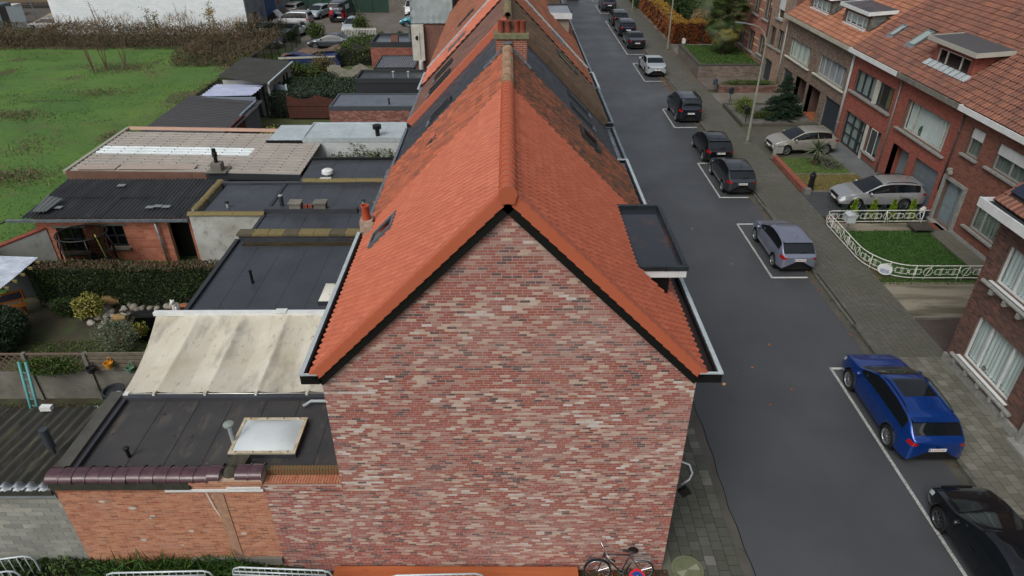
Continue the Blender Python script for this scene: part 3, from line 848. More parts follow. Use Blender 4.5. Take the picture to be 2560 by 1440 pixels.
def struct(name, b, mat, **k): return b.build(name, mat, kind='structure', **k)
b = MB(); b.box(-320, 320, -60, 420, -.6, -.03); struct('ground', b, GROUND)
b = MB(); b.box(6.3, 13.38, -10, 150, -.3, 0.0); struct('road', b, ASPH)
b = MB(); b.box(6.02, 6.3, -10, 150, -.3, .006)
b2 = MB(); b2.box(13.38, 13.70, -10, 150, -.3, .004)
struct('left_gutter', b, GUT); struct('right_gutter', b2, GUT)
# crack between road and left gutter
b = MB()
pts = [(6.31+.03*math.sin(y*1.3)+.02*math.sin(y*4.7), y) for y in np.arange(6, 40, .25)]
for (x0, y0), (x1, y1) in zip(pts[:-1], pts[1:]): b.quad((x0-.012, y0, .0085), (x0+.014, y0, .0085), (x1+.014, y1, .0085), (x1-.012, y1, .0085))
struct('road_crack', b, M('crack', (20, 20, 19), .9))
kb = MB()
for k in range(0, 118):
    y = 9+k*1.0
    low = .05 if 21 < y < 25.5 or 32 < y < 35 or 40 < y < 43 or 51 < y < 59 else .12
    kb.box(13.705, 13.845, y+.006, y+.994, -.2, low+.008, random.random())
struct('kerb', kb, KERB)
def paving(name, x0, x1, y0, y1, z, sw, sl, mat, n_ind, piece, stuff, seed=1, joint=.006):
    base = MB(); base.box(x0, x1, y0, y1, -.3, z-.012); p = struct(name, base, JOINT)
    rg = np.random.default_rng(seed); c0 = []; c1 = []
    nc = int(round((x1-x0)/sw)); sw = (x1-x0)/nc
    for i in range(nc):
        y = y0 - (sl/2 if i % 2 else 0)
        while y < y1:
            a, c = max(y, y0), min(y+sl, y1)
            if c-a > .03:
                dz = rg.uniform(-.004, .004)
                c0.append((x0+i*sw+joint/2, -.05+z, a+joint/2)); c1.append((x0+(i+1)*sw-joint/2, z+dz, c-joint/2))
            y += sl
    c0, c1 = np.array(c0), np.array(c1)
    pieces(p, piece, stuff, c0, c1, rg.random(len(c0)), (V(0,0,0), V(1,0,0), V(0,0,1), V(0,1,0)), mat, n_ind, (sw-joint, sl-joint))
    return p
paving('left_pavement', 4.25, 6.02, 8.0, 26, .04, .295, .30, SLABM, 200, 'paving_slab', 'paving_slabs', 3, .014)
b = MB(); b.box(3.965, 4.25, 8, 75, -.3, .035); struct('left_border', b, M('border_concrete', (112, 112, 102), .7, noise=(92, 96, 78), nscale=2))
b = MB(); b.box(4.25, 6.02, 26, 75, -.3, .04); struct('left_pavement', b, PAVER)
paving('right_pavement', 13.85, 16.06, 8.0, 19.85, .12, .32, .30, SLABR, 290, 'paving_slab', 'paving_slabs', 4, .016)
paving('right_pavement', 13.85, 16.35, 19.85, 62, .115, .208, .105, PAVER, 300, 'paver', 'pavers', 5, .010)
b = MB(); b.box(13.85, 16.6, 62, 150, -.3, .115); struct('right_pavement', b, PAVER)

# painted bays
def bay(y0, y1, near=True, far=True, worn=True, x0=11.72):
    b = MB(); b.box(x0, x0+.10, y0, y1, .001, .0045); struct('bay_line', b, MARK if worn else MARKF)
    b = MB()
    if near: b.box(x0+.1, 13.36, y0, y0+.11, .001, .0046)
    if far: b.box(x0+.1, 13.36, y1-.11, y1, .001, .0046)
    if near or far: struct('bay_line', b, MARKF)
bay(6, 19.4, near=False); bay(25.75, 31.2); bay(34.4, 39.65); bay(46.35, 50.75); bay(58.55, 65.0); bay(68.4, 85.6); bay(90.6, 96.2); bay(100, 108)

# ---------------------------------------------------------------- houses across the street
FX = 22.0
BR_H1 = M('brown_red_brick', (138, 84, 70), .88, rnd=[(0, (100, 64, 56)), (.3, (132, 82, 68)), (.75, (148, 94, 78)), (1, (120, 72, 62))], noise=(118, 82, 72), nscale=3, rmix=.5)
BR_H2 = M('smooth_red_brick', (156, 84, 70), .85, rnd=[(0, (136, 74, 62)), (.6, (156, 86, 72)), (1, (170, 98, 82))], noise=(140, 80, 70), nscale=2, rmix=.4)
BR_H4 = M('grey_brown_brick', (124, 106, 92), .9, rnd=[(0, (96, 80, 70)), (.5, (124, 106, 92)), (1, (146, 128, 112))], noise=(110, 96, 84), nscale=3, rmix=.4)
BR_NH = M('dark_brown_brick', (106, 78, 70), .88, rnd=[(0, (66, 54, 52)), (.3, (98, 70, 62)), (.7, (116, 82, 72)), (1, (134, 92, 80))], noise=(92, 78, 72), nscale=1.4, rmix=.6)
MORT_G = M('grey_mortar', (136, 130, 120), .95, noise=(110, 106, 98), nscale=3)
MORT_D = M('brown_mortar', (116, 98, 86), .95, noise=(96, 82, 74), nscale=3)
TILE_R = M('street_roof_tile', (130, 82, 66), .6, rnd=[(0, (104, 68, 56)), (.25, (126, 80, 66)), (.7, (138, 90, 72)), (.92, (156, 102, 78)), (1, (92, 62, 54))],
           noise=(108, 80, 68), nscale=.9, rmix=.6, bump=.25, bscale=40, layers=(((88, 80, 66), 3, .58, .72, .5),))
TILE_R4 = M('pale_orange_roof_tile', (166, 108, 80), .6, rnd=[(0, (140, 88, 66)), (.6, (168, 110, 82)), (1, (180, 124, 94))], noise=(138, 98, 78), nscale=1, rmix=.6, layers=(((100, 90, 74), 3, .58, .72, .5),))
GARAGE = M('grey_garage', (112, 122, 130), .5, noise=(98, 108, 116), nscale=1.5)
GARAGE_D = M('dark_blue_garage', (52, 60, 68), .45)
DOORM = M('grey_door', (120, 128, 132), .5)
DOORGL = M('door_frosted_glass', (122, 140, 146), .2)
ZN = V(0, 0, 1)
RS = .75; RC, RSN = 1/math.hypot(1, RS), RS/math.hypot(1, RS)
S_W, N_W = V(RC, 0, RSN), V(-RSN, 0, RC)
RX0, RZ0 = 21.72, 5.93

def facade(p, y0, y1, zt, holes, mortar, bmat, n_ind=0, seed=1, bricks=True, x=FX, bl=.20, bh=.055, label=None, proud=.008):
    w = wall_panel('wall', p, (x, y0, 0), (0,1,0), (-1,0,0), y1-y0, zt, .32, mortar, [(h[0]-y0, h[1]-y0, h[2], h[3]) for h in holes], label=label)
    if bricks:
        brick_field(w, (x, y0, 0), (0,1,0), (-1,0,0), y1-y0, zt, bmat, [(h[0]-y0, h[1]-y0, h[2], h[3]) for h in holes], bl=bl, bh=bh, n_ind=n_ind, seed=seed, z0=.3)
    return w
def sroof(p, y0, y1, tmat, n_ind, skip=None, seed=1, xr=27.8):
    L_ = (xr-RX0)/RC
    b = MB(); P0 = V(RX0, y0, RZ0)-N_W*.01; slab(b, P0, AY, S_W, N_W, y1-y0, L_, .12)
    zr = RZ0+RS*(xr-RX0)
    b.prism([(xr, y0, zr-.02), (xr, y1, zr-.02), (xr+6, y1, zr-4.6), (xr+6, y0, zr-4.6)], (0, 0, -.12))
    r = b.build('roof', ROOFDECK, p)
    nc = int((y1-y0)/.228); w = (y1-y0)/nc
    tile_field(r, V(RX0, y0, RZ0), AY, S_W, N_W, nc, int(L_/.335), w, .335, 'roman', tmat, n_ind=n_ind, skip=(lambda a, s: skip(y0+a, RX0+s*RC)) if skip else None, seed=seed, jit=.007)
    return r
def sgutter(p, y0, y1, mat, z=5.98, h=.26, x0=21.50):
    b = MB(); b.box(x0, x0+.06, y0, y1, z-h, z); b.box(x0+.06, 21.98, y0, y1, z-h, z-h+.03); b.box(x0+.06, 21.9, y0, y0+.03, z-h+.03, z-.01); b.box(x0+.06, 21.9, y1-.03, y1, z-h+.03, z-.01)
    o = b.build('gutter', mat, p)
    l = MB(); l.box(x0+.065, 21.97, y0+.035, y1-.035, z-h+.035, z-.07); l.build('gutter_lining', BITU, o)
def downpipe(p, y, mat, z0=.05, z1=5.7, x=21.93):
    b = MB(); b.tube([(x, y, z1), (x, y, z0)], .045, 10); o = b.build('downpipe', mat, p, smooth=True)
    c = MB()
    for z in (1.2, 2.9, 4.6): c.box(x-.06, x+.06, y-.06, y+.06, z, z+.03)
    c.build('pipe_bracket', mat, o)
def fdormer(p, xf, y0, y1, zb, zt, lights, fasc, cheek, over=.3, frame=None, curt=None, roofmat=None, slates=True, wallmat=None):
    """flat roofed dormer standing on the street slope"""
    xb = RX0+(zt-.1-RZ0)/RS
    b = MB(); xw = xf+.3
    zs = lambda x: RZ0+RS*(x-RX0)-.05
    b.prism([(xw, y0, zs(xw)), (xb+.2, y0, zs(xb+.2)), (xb+.2, y0, zt-.2), (xw, y0, zt-.2)], (0, .12, 0))
    b.prism([(xw, y1-.12, zs(xw)), (xb+.2, y1-.12, zs(xb+.2)), (xb+.2, y1-.12, zt-.2), (xw, y1-.12, zt-.2)], (0, .12, 0))
    d = b.build('dormer', wallmat or cheek, p, label=None)
    f = MB(); wy0, wy1 = y0+.3, y1-.3
    f.box(xw, xw+.1, y0+.12, wy0, zs(xw), zt-.2); f.box(xw, xw+.1, wy1, y1-.12, zs(xw), zt-.2); f.box(xw, xw+.1, wy0, wy1, zt-.45, zt-.2); f.box(xw, xw+.1, wy0, wy1, zs(xw), zb)
    f.build('dormer_front', wallmat or cheek, d)
    window(p, xw, wy0, wy1, zb, zt-.45, lights, frame or WHITE, curt, sill=True, recess=.05, sillmat=WHITE, sill_ext=.02, back=.4)
    r = MB(); r.prism([(xf, y0-over, zt-.06), (xf, y1+over, zt-.06), (xb+.3, y1+over, zt+.08), (xb+.3, y0-over, zt+.08)], (0, 0, .05))
    r.build('roof_sheet', roofmat or BITU, d)
    r = MB()
    r.box(xf-.05, xf, y0-over-.05, y1+over+.05, zt-.2, zt+.02)
    for ya in (y0-over-.05, y1+over):
        r.prism([(xf, ya, zt-.2), (xb+.1, ya, zt-.06), (xb+.1, ya, zt+.15), (xf, ya, zt+.02)], (0, .05, 0))
    r.build('fascia', fasc, d)
    if slates:
        c = MB()
        for ya, sg in ((y0-.012, -1),):
            for j in range(9):
                for i in range(14):
                    x = xw+i*.2+(.1 if j % 2 else 0); z = zb-.1+j*.17
                    if zs(x) < z+.05 and x+.18 < xb+.2 and z+.16 < zt-.2: c.box(x, x+.185, ya-.004-.008*random.random(), ya+.006, z, z+.16, random.random())
        c.build('cheek_slates', M('cheek_slate', (112, 116, 112), .7, rnd=[(0, (86, 90, 88)), (1, (140, 144, 138))], noise=(92, 94, 86), nscale=3, rmix=.6), d, kind='stuff')
    return d

# house 1
H1 = thing('terraced_house', 'brown-red brick house with stone-framed front door and half-lowered white roller shutters', 'house', (FX, 28, 0))
h1 = [(30.0, 31.0, 3.85, 5.15), (26.75, 28.95, 3.9, 5.1), (29.98, 31.55, .12, 2.35), (26.0, 28.9, .95, 2.6)]
facade(H1, 22.5, 31.83, 5.95, h1, MORT_D, BR_H1, 300, 31)
FR_G = M('grey_window_frame', (150, 152, 148), .5)
VEIL = M('dim_net_curtain', (140, 148, 142), .9, noise=(84, 94, 86), nscale=3, stretch=(1, 4, .3))
window(H1, FX, 30.0, 31.0, 3.85, 5.15, (1,), FR_G, VEIL, shutter=.38)
window(H1, FX, 26.75, 28.95, 3.9, 5.1, (1, 1), FR_G, VEIL, shutter=.42, sill_ext=.3)
window(H1, FX, 26.0, 28.9, .95, 2.6, (1, 1, .6), FR_G, VEIL, shutter=.3, sill_ext=.3)
b = MB(); b.box(21.9, 22.0, 29.8, 29.98, .1, 2.5); b.box(21.9, 22.0, 31.55, 31.72, .1, 2.5); b.box(21.9, 22.0, 29.98, 31.55, 2.35, 2.5); b.box(21.7, 22.3, 29.7, 31.75, 0, .115)
dr = b.build('door_surround', STONE, H1)
b = MB(); b.box(22.2, 22.27, 30.0, 30.55, .12, 2.35); b.box(22.2, 22.26, 30.62, 31.53, .12, 2.35); b.build('door', DOORM, dr)
b = MB(); b.box(22.185, 22.2, 30.07, 30.47, .5, 2.25)
for z in (.3, 1.0, 1.65): b.box(22.185, 22.2, 30.75, 31.4, z, z+.58)
b.build('door_glass', DOORGL, dr)
b = MB(); b.box(21.96, 21.999, 22.5, 29.8, .0, .3); b.box(21.96, 21.999, 31.72, 31.83, 0, .3); b.build('plinth', STONE, H1)
b = MB(); b.box(21.985, 22.0, 31.62, 31.78, 1.2, 1.45); b.build('letter_plate', WHITE, H1)
b = MB(); b.box(21.78, 21.98, 31.3, 31.45, 2.78, 2.92); b.box(21.7, 21.85, 31.05, 31.2, 2.72, 2.85); b.build('wall_lamp', FR_G, H1)
sroof(H1, 22.5, 31.83, TILE_R, 150, seed=41); sgutter(H1, 22.5, 31.83, WHITE)
# house 2
H2 = thing('terraced_house', 'smooth red brick house with a wide net-curtained window above its grey garage door', 'house', (FX, 35, 0))
h2 = [(32.7, 36.8, 3.15, 4.78), (35.2, 36.95, .1, 2.25), (32.3, 34.5, .05, 2.3)]
facade(H2, 31.85, 37.83, 5.95, h2, MORT_D, BR_H2, 300, 32)
window(H2, FX, 32.7, 36.8, 3.15, 4.78, (.8, 3.6, 1.1), WHITE_OLD, (CURTAIN, .06, 1), sill_ext=.4, recess=.2)
b = MB(); b.ball((22.36, 35.4, 3.45), .14, .14, .3); b.cyl((22.36, 35.4, 3.2), .09, .16); b.build('pot_plant', M('indoor_plant', (52, 74, 40), .8), H2)
b = MB()
for k in range(7): b.box(22.18, 22.22, 32.3, 34.5, .05+k*.322, .05+k*.322+.312)
b.build('garage_door', GARAGE, H2)
b = MB(); b.box(22.6, 22.65, 35.2, 36.95, .1, 2.25); b.build('door', DOORM, H2)
b = MB(); b.box(22.58, 22.6, 35.3, 35.75, .3, 2.1); b.box(22.58, 22.6, 35.95, 36.5, .9, 2.1); b.build('door_glass', DOORGL, H2)
b = MB(); b.box(22.0, 22.6, 35.17, 35.2, .1, 2.25); b.box(22.0, 22.6, 36.95, 36.98, .1, 2.25); b.box(22, 22.65, 35.2, 36.95, 2.25, 2.28); b.build('porch_lining', BR_H2, H2)
b = MB(); b.box(21.5, 22.6, 35.1, 37.0, 0, .1); b.build('doorstep', STONE, H2)
DY2 = (33.55, 37.5)
sroof(H2, 31.85, 37.83, TILE_R, 150, lambda y, x: DY2[0]+.05 < y < DY2[1]-.05 and 22.75 < x < 23.8, seed=42); sgutter(H2, 31.85, 37.83, M('old_zinc', (134, 132, 122), .6, noise=(96, 96, 90), nscale=3))
dm = fdormer(H2, 22.55, 33.75, 37.2, 6.72, 7.95, (1, 1.7, 1), M('dormer_trim', (168, 168, 158), .6), BR_H2, over=.42, frame=WHITE_OLD, slates=False, roofmat=M('dormer_felt', (70, 76, 82), .5, noise=(84, 78, 74), nscale=2))
brick_field(dm, (22.85, 33.745, 6.2), (1,0,0), (0,-1,0), 1.6, 1.5, BR_H2, gable=None, bl=.2, bh=.055, seed=52, stuff='dormer_bricks')
b = MB()
for k in range(8):
    y = 33.5+k*.5; P = V(22.5, y, RZ0+RS*(22.5-RX0))+N_W*.06
    b.prism([P, P+AY*.42, P+AY*.42+S_W*.42, P+S_W*.42], N_W*.02)
b.build('apron_flashing', ALU, dm)
# house 3
H3 = thing('terraced_house', 'red brick house with dark framed upper windows split by a white post', 'house', (FX, 41, 0))
h3 = [(38.4, 43.1, 3.5, 4.85), (40.2, 43.2, .08, 2.2), (38.4, 39.95, .72, 2.25)]
facade(H3, 37.85, 43.98, 5.95, h3, MORT_D, BR_H2, 300, 33)
DIMC = M('grey_net_curtain', (170, 182, 180), .9, noise=(128, 142, 138), nscale=2, stretch=(1, 3, .3))
window(H3, FX, 40.5, 43.1, 3.5, 4.85, (1, 1, 1), ANTHRA, DIMC, sill=False, fw=.08)
window(H3, FX, 38.4, 40.2, 3.5, 4.85, (1, 1), ANTHRA, (M('ochre_curtain', (112, 104, 60), .9), .3, .6), sill=False, fw=.08)
b = MB(); b.box(21.96, 22.2, 40.2, 40.5, 3.5, 4.85); b.build('white_post', WHITE_OLD, H3); b = MB(); b.box(21.96, 22.2, 40.0, 40.3, .02, 2.2); b.build('white_post', WHITE_OLD, H3)
b = MB(); b.box(21.84, 22.02, 38.2, 43.5, 3.38, 3.49); b.build('long_sill', STONE, H3)
window(H3, FX, 41.2, 43.2, .08, 2.2, (1, 1), ANTHRA, DIMC, sill=False, fw=.08, transoms=(.34, .67))
window(H3, FX, 40.3, 41.2, .08, 2.2, (1,), ANTHRA, DIMC, sill=False, fw=.08, transoms=(.34, .67))
window(H3, FX, 38.4, 39.95, .72, 2.25, (1, 1), ANTHRA, DIMC, fw=.08)
b = MB(); b.box(21.97, 21.99, 38.75, 39.55, .74, 2.24); s_ = b.build('insect_screen', M('screen_mesh', (56, 62, 60), .8), H3)
b = MB(); b.box(21.955, 21.97, 38.75, 38.79, .74, 2.24); b.box(21.955, 21.97, 39.51, 39.55, .74, 2.24); b.box(21.955, 21.97, 38.79, 39.51, .74, .78); b.box(21.955, 21.97, 38.79, 39.51, 2.2, 2.24); b.build('screen_frame', WHITE, s_)
sroof(H3, 37.85, 43.98, TILE_R, 0, lambda y, x: (42.2 < y < 42.85 and 23.05 < x < 23.9) or (39.6 < y < 40.45 and 23.05 < x < 24.1), seed=43); sgutter(H3, 37.85, 43.98, WHITE)
for (y, w, h, xb) in ((42.2, .55, .95, 23.1), (39.65, .75, 1.25, 23.05)):
    skylight(H3, V(xb, y, RZ0+RS*(xb-RX0)), AY, S_W, N_W, w, h, frame=ZINC, up=.08, glass=M('pale_sky_pane', (150, 164, 160), .12), label='pale framed roof window')
PIPE = M('pale_downpipe', (164, 168, 168), .45); PIPEG = M('grey_downpipe', (108, 112, 110), .5)
downpipe(H3, 43.93, PIPE); downpipe(H3, 43.80, PIPE); downpipe(H2, 37.80, PIPEG); downpipe(H1, 31.80, M('dark_downpipe', (70, 56, 52), .6), 1.6)
# house 4
H4 = thing('double_fronted_house', 'grey-brown brick building with two five-light windows, two white dormers and garages below', 'house', (FX, 50, 0))
h4 = [(50.5, 54.6, 3.05, 4.45), (44.55, 48.95, 3.1, 4.5), (44.2, 46.65, .1, 2.2), (47.5, 49.6, .1, 2.15), (50.05, 52.0, .1, 2.15), (52.9, 54.8, .3, 2.1)]
facade(H4, 44.0, 55.7, 5.95, h4, MORT_G, BR_H4, 200, 34)
CREAM = M('pale_frame', (176, 176, 164), .5)
window(H4, FX, 50.5, 54.6, 3.05, 4.45, (.8, 1, 1.1, 1, .8), CREAM, (CURTAIN, 0, 1), sill_ext=.35, sillmat=WHITE_OLD, recess=.16)
window(H4, FX, 44.55, 48.95, 3.1, 4.5, (.9, 1.1, 1.1, 1.1, .9), CREAM, (M('violet_net', (178, 184, 196), .9, noise=(140, 146, 160), nscale=2, stretch=(1, 3, .3)), 0, 1), sill_ext=.35, sillmat=WHITE_OLD, recess=.16)
b = MB()
for k in range(18): b.box(22.15, 22.19, 44.2, 46.65, .1+k*.117, .1+k*.117+.112)
b.build('garage_door', GARAGE_D, H4)
b = MB(); b.box(22.15, 22.2, 52.9, 54.8, .3, 2.1); b.build('garage_door', GARAGE_D, H4)
for (a, c, fl) in ((47.5, 49.6, (150, 90, 62)), (50.05, 52.0, (116, 120, 126))):
    b = MB(); b.box(23.3, 23.35, a, c, .1, 2.15); b.box(22.0, 23.3, a-.03, a, .1, 2.15); b.box(22, 23.3, c, c+.03, .1, 2.15); b.box(22, 23.35, a, c, 2.15, 2.2)
    pr = b.build('porch', M('porch_brick', (96, 76, 66), .9, noise=(80, 64, 58), nscale=4), H4)
    b = MB(); b.box(21.9, 23.3, a, c, .05, .115); b.build('porch_floor', M('porch_tile', fl, .5), pr)
    b = MB(); b.box(23.25, 23.3, a+.4, c-.5, .12, 2.05); b.build('door', DGREY, pr)
sroof(H4, 44.0, 55.7, TILE_R4, 100, lambda y, x: (44.5 < y < 48.7 and 22.75 < x < 23.8) or (50.2 < y < 54.4 and 22.75 < x < 23.8), seed=44); sgutter(H4, 44.0, 55.7, M('cream_gutter', (190, 186, 170), .5, noise=(160, 156, 140), nscale=3))
for (a, c) in ((44.75, 48.45), (50.5, 54.2)): fdormer(H4, 22.5, a, c, 6.75, 7.9, (.9, 1.1, 1.1, .9), WHITE, M('dormer_brown', (98, 84, 72), .8), curt=(CURTAIN, 0, 1), over=.2)
downpipe(H4, 55.6, PIPE)
# house 5
H5 = thing('gabled_house', 'narrow light brown brick house with stepped projecting bay and black door', 'house', (FX, 57.7, 0))
h5 = [(57.95, 59.3, 2.95, 4.45), (56.2, 57.4, 3.0, 4.5), (57.5, 59.4, .05, 1.85), (57.0, 58.4, 5.2, 6.9)]
BR_H5 = M('buff_brick', (158, 132, 112), .9, rnd=[(0, (134, 110, 94)), (.5, (158, 132, 112)), (1, (172, 148, 128))], noise=(140, 118, 102), nscale=2.5, rmix=.5)
facade(H5, 55.75, 59.8, 9.0, h5, MORT_G, BR_H5, 0, 35)
window(H5, FX, 57.95, 59.3, 2.95, 4.45, (1,), DGREY, None, recess=.2); window(H5, FX, 56.2, 57.4, 3.0, 4.5, (1, 1), DGREY, DIMC, recess=.2); window(H5, FX, 57.0, 58.4, 5.2, 6.9, (1,), WHITE, None, shutter=.6)
b = MB()
for k in range(12): b.box(22.2, 22.25, 57.5, 59.4, .05+k*.15, .05+k*.15+.145)
b.build('garage_door', GARAGE_D, H5)
b = MB(); b.box(22.32, 30, 55.75, 59.8, 0, 7.4); b.build('house_body', BRTEX, H5)
b = MB(); b.prism([(22.0, 55.75, 9.0), (22.0, 59.8, 9.0), (26, 59.8, 11), (26, 55.75, 11)], (0, 0, -.15)); b.build('roof', SLATE, H5)
downpipe(H5, 59.72, BLACKP, x=21.9)
# house 6
H6 = thing('old_town_house', 'pink brick town house with cream brick bands and tall brown windows behind the palm', 'house', (FX, 64, 0))
h6 = [(60.2, 61.6, 1.75, 3.3), (62.8, 64.3, 1.5, 3.2), (65.6, 67.1, 1.5, 3.2), (60.2, 61.6, 4.6, 6.6), (62.8, 64.3, 4.6, 6.6), (65.6, 67.1, 4.6, 6.6)]
BR_H6 = M('pink_brick', (172, 116, 100), .9, rnd=[(0, (150, 92, 78)), (.6, (174, 118, 102)), (1, (190, 136, 120))], noise=(160, 108, 94), nscale=2.5, rmix=.5)
w6 = facade(H6, 59.82, 74, 7.6, h6, MORT_G, BR_H6, 0, 36)
BROWNF = M('brown_frame', (92, 52, 40), .5)
for h in h6: window(H6, FX, h[0], h[1], h[2], h[3], (1, 1), BROWNF, DIMC, recess=.16, sill_ext=.15)
b = MB()
for z in (1.2, 2.2, 2.75, 5.1, 5.9):
    for (a, c) in ((59.82, 60.2), (61.6, 62.8), (64.3, 65.6), (67.1, 74)): b.box(21.975, 21.99, a, c, z, z+.12)
b.build('cream_band', M('cream_brick', (206, 184, 140), .9), w6)
b = MB(); b.box(21.9, 22.0, 59.82, 74, 1.35, 1.48); b.build('stone_band', STONE, w6)
b = MB(); b.box(22.32, 30, 59.82, 74, 0, 7.4); b.build('house_body', BRTEX, H6)
b = MB(); b.prism([(21.7, 59.82, 7.62), (21.7, 74, 7.62), (26, 74, 10.8), (26, 59.82, 10.8)], (0, 0, -.15)); b.build('roof', TILE_BRL, H6)

# nearest house on the right
NX = 16.1
HN = thing('corner_house', 'dark brown brick house at the pavement with white framed windows, nearest on the street', 'house', (NX, 15, 0))
hn = [(16.55, 19.05, .8, 2.55), (16.2, 19.05, 3.88, 5.25), (14.2, 15.3, .1, 2.5)]
facade(HN, 8, 19.75, 6.25, hn, MORT_D, BR_NH, 300, 37, x=NX, bl=.188, bh=.05)
window(HN, NX, 16.55, 19.05, .8, 2.55, (1, 1.6, 1), WHITE, CURTAIN, sill_ext=.1, silld=.12, sillmat=WHITE, recess=.10, sillh=.03)
window(HN, NX, 16.2, 19.05, 3.88, 5.25, (1, 1.6, 1), WHITE, CURTAIN, sill_ext=.1, silld=.12, sillmat=WHITE, recess=.10, sillh=.03)
for (z, y0, y1) in ((.6, 16.1, 19.4), (3.68, 15.8, 19.4)):
    b = MB(); b.tube([(15.98, y0, z+.06), (15.98, y1, z+.06)], .075, 10)
    sl_ = b.build('sill_stone', STONE, HN)
    b = MB()
    for k in range(5): b.box(15.9, 16.09, y0+.15+k*.7, y0+.27+k*.7, z-.16, z-.002)
    b.build('corbel', STONE, sl_)
b = MB(); b.box(16.0, 16.098, 15.5, 19.79, 0, .42); b.build('plinth', STONE, HN)
b = MB(); b.box(15.95, 16.1, 15.3, 15.5, .1, 2.7); b.box(15.95, 16.1, 14, 14.2, .1, 2.7); b.box(15.95, 16.1, 14.2, 15.3, 2.5, 2.7); b.box(15.75, 16.3, 13.9, 15.6, .0, .2); sd2 = b.build('door_surround', STONE, HN)
b = MB(); b.box(16.3, 16.35, 14.2, 15.3, .2, 2.5); b.build('door', DOORM, sd2)
for k in range(6):
    b = MB(); yy = 18.6-k*.42; b.ball((16.34, yy, .92 if k < 4 else 4.0), .07, .1, .1); b.build('sill_ornament', M('ornament', (96, 84, 60), .7), HN) if k in (1, 3, 5) else None
b = MB(); b.box(16.4, 24, 19.4, 19.748, 0, 6.2); b.build('side_wall', BR_NH, HN)
# toothed corner bricks
b = MB()
for k in range(55): b.box(16.085, 16.3, 19.7, 19.775 if k % 2 else 19.758, .45+k*.105, .45+k*.105+.05, random.random())
b.build('corner_bricks', BR_NH, HN, kind='stuff')
b = MB(); b.box(15.50, 15.55, 8, 20.35, 6.05, 6.36); b.box(15.55, 16.09, 8, 20.35, 6.05, 6.08); b.box(15.55, 16.3, 20.3, 20.35, 6.08, 6.34); gN = b.build('gutter', WHITE, HN)
b = MB(); b.box(15.552, 15.95, 8, 20.29, 6.085, 6.22); b.build('gutter_lining', BITU, gN)
P0 = V(15.92, 8, 6.30); SN, NN = nrm(V(1, 0, .8)), nrm(V(-.8, 0, 1))
b = MB(); slab(b, P0-NN*.01, AY, SN, NN, 12.25, 9, .12); rN = b.build('roof', ROOFDECK, HN)
tile_field(rN, P0, AY, SN, NN, 54, 25, .227, .335, 'roman', TILE_R, n_ind=60, skip=lambda a, s: s > .42 and a < 12.0, seed=47)
b = MB()
for i in range(7):
    for j in range(3):
        P = P0+AY*(.3+i*1.68)+SN*(.45+j*1.05)+NN*.10
        me = MB(); me.prism([P, P+AY*1.66, P+AY*1.66+SN*1.03, P+SN*1.03], NN*.035); me.build('solar_panel', M('solar_glass', (38, 46, 62), .12) if (i, j) == (0, 0) else bpy.data.materials['solar_glass'], HN)
# ---------------------------------------------------------------- flat roofed annexes and sheds behind the row
def flat_annex(name, label, x0, x1, y0, y1, z, wallmat, roofmat, curb=.12, curbmat=None, strips=0, cat='annex', curbw=.14, sides='nsw', wt=.25):
    t = thing(name, label, cat, ((x0+x1)/2, y0, 0))
    b = MB(); zt = z-.05
    b.box(x0, x1, y0, y0+wt, 0, zt); b.box(x0, x1, y1-wt, y1, 0, zt); b.box(x0, x0+wt, y0+wt, y1-wt, 0, zt); b.box(x1-wt, x1, y0+wt, y1-wt, 0, zt)
    b.build('wall', wallmat, t)
    b = MB(); b.box(x0, x1, y0, y1, zt+.002, z-.012); r = b.build('roof', roofmat, t)
    n = strips or max(2, int((x1-x0)/1.0)); w = (x1-x0)/n
    for i in range(n):      # roofing felt laid in lapped strips
        s = MB(); a = x0+i*w; c = x0+(i+1)*w+.04
        s.prism([(a, y0+.02, z-.010), (min(c, x1), y0+.02, z-.002), (min(c, x1), y1-.02, z-.002), (a, y1-.02, z-.010)], (0, 0, .006))
        s.build('felt_strip', roofmat, r)
    b = MB()
    if 's' in sides: b.box(x0-.03, x1, y0-.03, y0-.03+curbw, z-.18, z+curb)
    if 'n' in sides: b.box(x0-.03, x1, y1+.03-curbw, y1+.03, z-.18, z+curb)
    if 'w' in sides: b.box(x0-.035, x0-.03+curbw, y0-.03+(curbw if 's' in sides else 0), y1+.03-(curbw if 'n' in sides else 0), z-.18, z+curb-.003)
    if b.n: b.build('roof_edging', curbmat or DGREY, t)
    return t
def coping(p, x0, x1, y, z, r, L_, mat, name='coping_tile', axis='x', cap=True):
    n = max(1, int(round((x1-x0)/L_))); L_ = (x1-x0)/n; me = None
    for i in range(n):
        if me is None:
            b = MB(); g = []
            for (s, rr) in ((0, r), (L_*.9, r*.97), (L_*.91, r*1.1), (L_*.995, r*1.1)):
                ring = [(s, rr*math.cos(t), .62*rr*math.sin(t)) for t in np.linspace(-.1, math.pi+.1, 9)]
                g.append([p_ if axis == 'x' else (p_[1], p_[0], p_[2]) for p_ in ring])
            b.sheet(g); me = np_mesh(name, np.array(b.v), b.f, mat, True); me.set_sharp_from_angle(angle=R(50))
        loc = V(x0+i*L_, y, z) if axis == 'x' else V(y, x0+i*L_, z)
        loc = loc + V(0, random.uniform(-.008, .008), random.uniform(-.008, .008))
        link(name, me, p, Vector(loc-ORG[p.name]))
